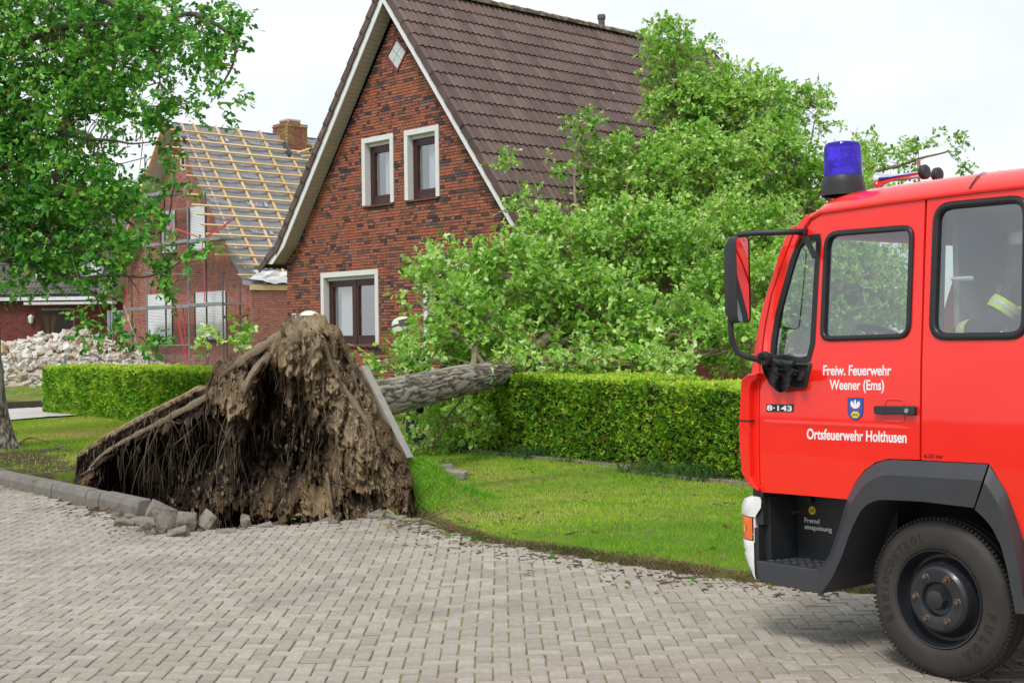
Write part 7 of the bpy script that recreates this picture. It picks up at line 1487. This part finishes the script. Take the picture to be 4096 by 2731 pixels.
# sticks on the ground
stick_m = mat('stick_bark', (0.15, 0.11, 0.07), 0.9, 0.35, 12, 0.4, 50); moss_stick = mat('mossy_stick', (0.20, 0.22, 0.08), 0.9, 0.35, 12, 0.4, 50)
def stick(pts, r0, label, m_=None, h=0.02, group=None):
    P = []
    for i, pt in enumerate(pts):
        p = on_ground(pt[0], pt[1], 0.03); z = gz(p.x, p.y); s, n_2 = SN(p.x, p.y); z = max(z, 0.0 if n_2 < np.interp(s, EDGE_S, EDGE_N) else z); P.append(Vector((p.x, p.y, z + h + (pt[2] if len(pt) > 2 else 0))))
    P = bez(P, 4); n = len(P); c = P[0].copy(); q = MB(); q.tube([p - c for p in P], [r0 * (1 - 0.6 * i / (n - 1)) for i in range(n)], 6); o = q.build('stick', m_ or stick_m, smooth=True); o.location = c; return tag(o, label, 'stick', group)
stick([(45, 1828), (80, 1808), (118, 1791, .03), (180, 1798), (255, 1822)], 0.022, 'bent fallen branch lying at the foot of the standing oak')
stick([(225, 1822), (270, 1830), (320, 1838)], 0.014, 'pale straight stick on the grass left of the root plate')
stick([(1500, 2040, .12), (1540, 2062, .05), (1600, 2072), (1690, 2075), (1745, 2092)], 0.016, 'green mossy branch lying along the hole before the root plate foot', moss_stick)
stick([(1590, 2100), (1650, 2085), (1740, 2070), (1800, 2050)], 0.010, 'dark thin branch crossing the mossy one at the road edge')
TWL = ['pale bent twig on the lawn, longest of those right of the sod', 'thin twig on the sod slope right of the root plate', 'short dark twig on the back lawn below the middle of the hedge', 'brown curved twig near the front edge of the lawn', 'short black twig lying straight in the middle of the lawn', 'forked dark twig just right of the short black one', 'grey twig curved upwards in the middle of the lawn', 'thin twig on the far right of the lawn near the hedge', 'lower of two crossed twigs beside the truck bumper', 'upper of two crossed twigs beside the truck bumper', 'thin straight twig right of the two slabs on the lawn', 'faint straight twig on the lawn above the road edge', 'twig on the soil rim between road and lawn', 'twig lying on the earthy lawn edge, middle of the picture', 'dark twig lying on the paving left of the truck step', 'twig on the paving below the loose kerb stones']
for k, pts in enumerate(([(1872, 1995), (1905, 2015), (1936, 2050)], [(1790, 2010), (1850, 1998), (1895, 2000)], [(2080, 1902), (2110, 1900), (2145, 1908)], [(2262, 2140), (2300, 2130), (2338, 2124)], [(1965, 1998), (2015, 1996)], [(2040, 1994), (2090, 1980), (2130, 1982)], [(2130, 2062), (2170, 2040), (2185, 2042)], [(2430, 1880), (2480, 1888), (2505, 1890)], [(2850, 2015), (2880, 2020), (2905, 2030)], [(2860, 2000), (2905, 2012), (2920, 2008)], [(2000, 1920), (2060, 1925)], [(1985, 2085), (2050, 2082)], [(1800, 2110), (1870, 2118), (1880, 2130)], [(2250, 2215), (2300, 2225)], [(2640, 2320), (2720, 2312)], [(620, 2125), (680, 2120)])):
    stick(pts, 0.008, TWL[k], None, 0.012, 'twigs scattered on the lawn')
# fallen oak leaves and crumbs on lawn and road
r_ = np.random.default_rng(77); P, D = [], []
for k in range(420):
    a = r_.random()
    s, n_2 = (r_.uniform(5, 16), r_.uniform(7.0, 11.7)) if a < 0.5 else (r_.uniform(6, 12), r_.normal(6.9, 0.35)) if a < 0.8 else (r_.uniform(12, 17), r_.uniform(8.5, 11.7))
    x, y = XY(s, n_2); P.append((x, y, max(0.01, gz(x, y) + 0.02))); v = r_.normal(size=3); v[2] = 0.05; D.append(v)
C = np.array([[(0.10, 0.26, 0.03), (0.28, 0.17, 0.07), (0.38, 0.28, 0.12)][int(min(2, abs(r_.normal(0, 1.2))))] for _ in P]); leaves('fallen_leaves', np.array(P), np.array(D), r_.uniform(0.04, 0.08, len(P)), C, None, leaf_m, 5)
lt = MB()
for k in range(900):
    a = r_.random(); s = r_.uniform(5.5, 10.9) if a < 0.6 else r_.uniform(10.9, 13.5); e = float(np.interp(s, EDGE_S, EDGE_N)); n_2 = e - abs(r_.normal(0, 0.22)); x, y = XY(s, n_2); z_ = r_.uniform(0.006, 0.02) ; lt.box((x, y, 0.004), (z_ * r_.uniform(1, 3.5), z_ * 0.6, z_ * 0.5), Matrix.Rotation(r_.uniform(0, 6), 3, 'Z'), jit=z_ * 0.2)
o = lt.build('litter', mat('dark_litter', (0.12, 0.085, 0.055), 0.95, 0.5, 15), fix=False); tag(o, kind='stuff')
# weeds in the joints
P, D = [], []
def keep_joint(S, N, X, Y, r):
    fx = np.abs(((X / (SW) + 0.03) % 1.0) - 0.5) > 0.43; return (N < np.interp(S, EDGE_S, EDGE_N) - 0.1) & fx & (fbm(np.stack([X, Y, X * 0], -1) * 1.2, 4, 61) > 0.45) & (np.abs(X) < 0.40 * Y)
grass('joint_moss_tufts', 110000, (2.5, 16, 1.5, 7.0), 0.013, 0.0035, keep_joint, 17, [(0.16, 0.28, 0.02), (0.30, 0.40, 0.04), (0.42, 0.44, 0.08), (0.34, 0.28, 0.14)], 1.2)

# ================================================================ firefighters
navy = mat('navy_jacket', (0.016, 0.020, 0.040), 0.85, 0.2, 12, 0.3, 120); neon = mat('neon_stripe', (0.62, 0.78, 0.03), 0.5, 0.05); silver = mat('silver_stripe', (0.62, 0.64, 0.66), 0.3, 0.05); helm = mat('pale_helmet', (0.72, 0.78, 0.62), 0.3, 0.04, coat=0.4); skin_m = mat('skin', (0.52, 0.30, 0.22), 0.6, 0.08); visor = mat('helmet_visor', (0.10, 0.085, 0.08), 0.15, 0.1)
def skinned(name, joints, edges, m_, parent, sub=2):
    names = list(joints); me = bpy.data.meshes.new(name); me.from_pydata([joints[k][0] for k in names], [(names.index(a), names.index(b)) for a, b in edges], []); o = bpy.data.objects.new(name, me); COL.objects.link(o)
    md = o.modifiers.new('skin', 'SKIN'); md.use_smooth_shade = True; sv = me.skin_vertices[0].data
    for i, k in enumerate(names):
        r = joints[k][1]; sv[i].radius = r if isinstance(r, tuple) else (r, r); sv[i].use_root = (i == 0)
    sb = o.modifiers.new('subsurf', 'SUBSURF'); sb.levels = sub; sb.render_levels = sub
    dg = bpy.context.evaluated_depsgraph_get(); me2 = bpy.data.meshes.new_from_object(o.evaluated_get(dg)); bpy.data.objects.remove(o); me2.materials.append(m_); me2.polygons.foreach_set('use_smooth', [True] * len(me2.polygons))
    o = bpy.data.objects.new(name, me2); COL.objects.link(o); o.parent = parent; return o
def person(loc, rz, label, k=1.0, bend=0.0, arms=((0.30, 0.05, 1.14, 0.27, -0.16, 0.95), (-0.30, 0.05, 1.14, -0.27, -0.16, 0.95)), group=None):   # faces local -Y
    t = thing('person', label, 'person', loc=loc, rz=rz, group=group); t.scale = (k, k, k)
    B = lambda p: (p[0], p[1] * math.cos(bend) - (p[2] - 0.95) * math.sin(bend), 0.95 + (p[2] - 0.95) * math.cos(bend) + p[1] * math.sin(bend)) if p[2] > 0.96 else p
    J = {'pelvis': ((0, 0, 0.95), (0.165, 0.115)), 'waist': ((0, 0, 1.08), (0.165, 0.115)), 'chest': ((0, 0.01, 1.28), (0.195, 0.13)), 'neck': ((0, 0, 1.47), 0.07), 'hl': ((0.10, 0, 0.88), 0.10), 'kl': ((0.12, -0.03, 0.50), 0.075), 'al': ((0.13, 0.01, 0.11), 0.065), 'tl': ((0.14, -0.15, 0.05), 0.05), 'hr': ((-0.10, 0, 0.88), 0.10), 'kr': ((-0.12, -0.03, 0.50), 0.075), 'ar': ((-0.13, 0.01, 0.11), 0.065), 'tr': ((-0.14, -0.15, 0.05), 0.05), 'sl': ((0.19, 0.01, 1.41), 0.08), 'sr': ((-0.19, 0.01, 1.41), 0.08)}
    E_ = [('pelvis', 'waist'), ('waist', 'chest'), ('chest', 'neck'), ('pelvis', 'hl'), ('hl', 'kl'), ('kl', 'al'), ('al', 'tl'), ('pelvis', 'hr'), ('hr', 'kr'), ('kr', 'ar'), ('ar', 'tr'), ('chest', 'sl'), ('chest', 'sr')]
    for s_, a in (('l', arms[0]), ('r', arms[1])):
        J['e' + s_] = (a[:3], 0.062); J['w' + s_] = (a[3:], 0.048); E_ += [('s' + s_, 'e' + s_), ('e' + s_, 'w' + s_)]
    for k_ in J: J[k_] = (B(J[k_][0]), J[k_][1])
    skinned('body', J, E_, navy, t, 2)
    H = {'h0': (B((0, 0, 1.47)), 0.055), 'h1': (B((0, -0.01, 1.56)), 0.062), 'h2': (B((0, -0.015, 1.64)), (0.078, 0.092)), 'h3': (B((0, -0.005, 1.72)), (0.078, 0.092)), 'nose': (B((0, -0.115, 1.625)), 0.014), 'chin': (B((0, -0.075, 1.545)), 0.03)}
    hd_ = skinned('head', H, [('h0', 'h1'), ('h1', 'h2'), ('h2', 'h3'), ('h2', 'nose'), ('h1', 'chin')], skin_m, t, 2)
    RB_ = Matrix.Rotation(-bend, 4, 'X') if False else Matrix.Rotation(bend, 4, 'X'); Tm = Matrix.Translation(B((0, 0.0, 1.66))) @ RB_
    q = MB(); q.lathe([(0.139, -0.045), (0.142, -0.03), (0.139, 0.03), (0.136, 0.075), (0.122, 0.115), (0.092, 0.147), (0.05, 0.163), (0.0, 0.168)], 28, Tm @ Matrix.Diagonal((0.92, 1.12, 1, 1))); hm = q.build('helmet', helm, t, smooth=True, angle=50)
    q = MB(); q.lathe([(0.1405, 0.032), (0.1425, 0.040), (0.1385, 0.062), (0.1365, 0.064)], 28, Tm @ Matrix.Diagonal((0.925, 1.125, 1, 1))); q.build('helmet_band', visor, hm, smooth=True)
    q = MB(); q.loft([[Tm @ Vector((0.14 * math.cos(a), -0.02 - 0.17 * abs(math.sin(a)), z)) for a in [math.pi * (1 + i / 10) for i in range(11)]] for z in (0.02, 0.11)]); q.build('visor', visor, hm, smooth=True)
    for (x, y) in ((0.033, -0.093), (-0.033, -0.093)):
        q = MB(); q.lathe([(0, 0.012), (0.009, 0.008), (0.012, 0)], 10, Matrix.Translation(B((x, y, 1.645))) @ Matrix.Rotation(math.pi / 2, 4, 'X')); q.build('eye', visor, hd_, smooth=True)
    def band(c, ax, r1, r2, name, m_, w_):
        q = MB(); z = Vector(ax).normalized(); M_ = z.to_track_quat('Z', 'Y').to_matrix().to_4x4(); M_.translation = Vector(c); q.lathe([(1, -w_), (1.03, -w_ * 0.6), (1.03, w_ * 0.6), (1, w_)], 24, M_ @ Matrix.Diagonal((r1, r2, 1, 1))); q.build(name, m_, t, smooth=True)
    up_ = Vector(B((0, 0, 1.3))) - Vector(B((0, 0, 1.1)))
    for z, m_, w_ in ((1.06, neon, 0.034), (1.06, silver, 0.012), (1.27, neon, 0.034), (1.27, silver, 0.012)):
        band(B((0, 0.0, z)), up_, (0.182 if z < 1.2 else 0.212) + (0.002 if m_ is silver else 0), (0.132 if z < 1.2 else 0.148) + (0.002 if m_ is silver else 0), 'stripe', m_, w_)
    for s_ in ('l', 'r'):
        e_, w2 = Vector(J['e' + s_][0]), Vector(J['w' + s_][0]); sh_ = Vector(J['s' + s_][0])
        for m_, w_, rr in ((neon, 0.032, 0.062), (silver, 0.011, 0.064)): band(e_.lerp(w2, 0.55), w2 - e_, rr, rr, 'stripe', m_, w_); band(sh_.lerp(e_, 0.55), e_ - sh_, rr + 0.017, rr + 0.017, 'stripe', m_, w_)
        d = (w2 - e_).normalized(); sd2 = d.orthogonal().normalized(); nn2 = d.cross(sd2); hj = {'p': (w2, 0.034), 'm': (w2 + d * 0.06, (0.042, 0.026))}; he = [('p', 'm')]
        for f, (o_, L) in enumerate(((-0.032, 0.060), (-0.011, 0.072), (0.011, 0.068), (0.032, 0.052))):
            a1 = w2 + d * 0.10 + sd2 * o_; b1 = a1 + (d * 0.75 + nn2 * 0.55) * L; hj['a%d' % f] = (a1, 0.011); hj['b%d' % f] = (b1, 0.0095); he += [('m', 'a%d' % f), ('a%d' % f, 'b%d' % f)]
        hj['t0'] = (w2 + d * 0.045 + sd2 * -0.05 + nn2 * 0.01, 0.013); hj['t1'] = (w2 + d * 0.085 + sd2 * -0.062 + nn2 * 0.03, 0.010); he += [('m', 't0'), ('t0', 't1')]
        skinned('glove', hj, he, blk, t, 1)
    return t
p = at(1238, 1300, 15.6); person((p.x, p.y, gz(p.x, p.y) + 0.02), 0.3, 'firefighter in a pale helmet standing behind the top of the root plate', 1.03)
p = at(1650, 1300, 20.6); person((p.x, p.y, gz(p.x, p.y) + 0.02), 1.2, 'firefighter in navy jacket with neon stripes bending left of the leafy crown', 1.07, -0.22, ((0.34, -0.05, 1.12, 0.30, -0.26, 0.92), (-0.36, -0.02, 1.14, -0.40, -0.20, 0.92)))
p = at(1822, 1340, 20.9); person((p.x, p.y, gz(p.x, p.y) + 0.02), -0.6, 'firefighter in navy jacket almost hidden by the leaves above the trunk', 1.0, -0.15)
# the one in the crew cab: only the striped sleeve shows
def cab_pt(px, py, off): x, z = S(px, py, off); return TM @ Vector((x, off, z))
q = cab_pt(4165, 1240, -0.48)
pc_ = person((q.x, q.y, q.z - 1.26), math.atan2(TX.y, TX.x) + math.pi / 2, 'firefighter inside the crew cab, navy sleeve with neon and silver stripes at the window', 0.98, 0.0, ((0.30, -0.10, 1.20, 0.22, -0.36, 1.16), (-0.36, -0.12, 1.28, -0.30, -0.34, 1.04)))
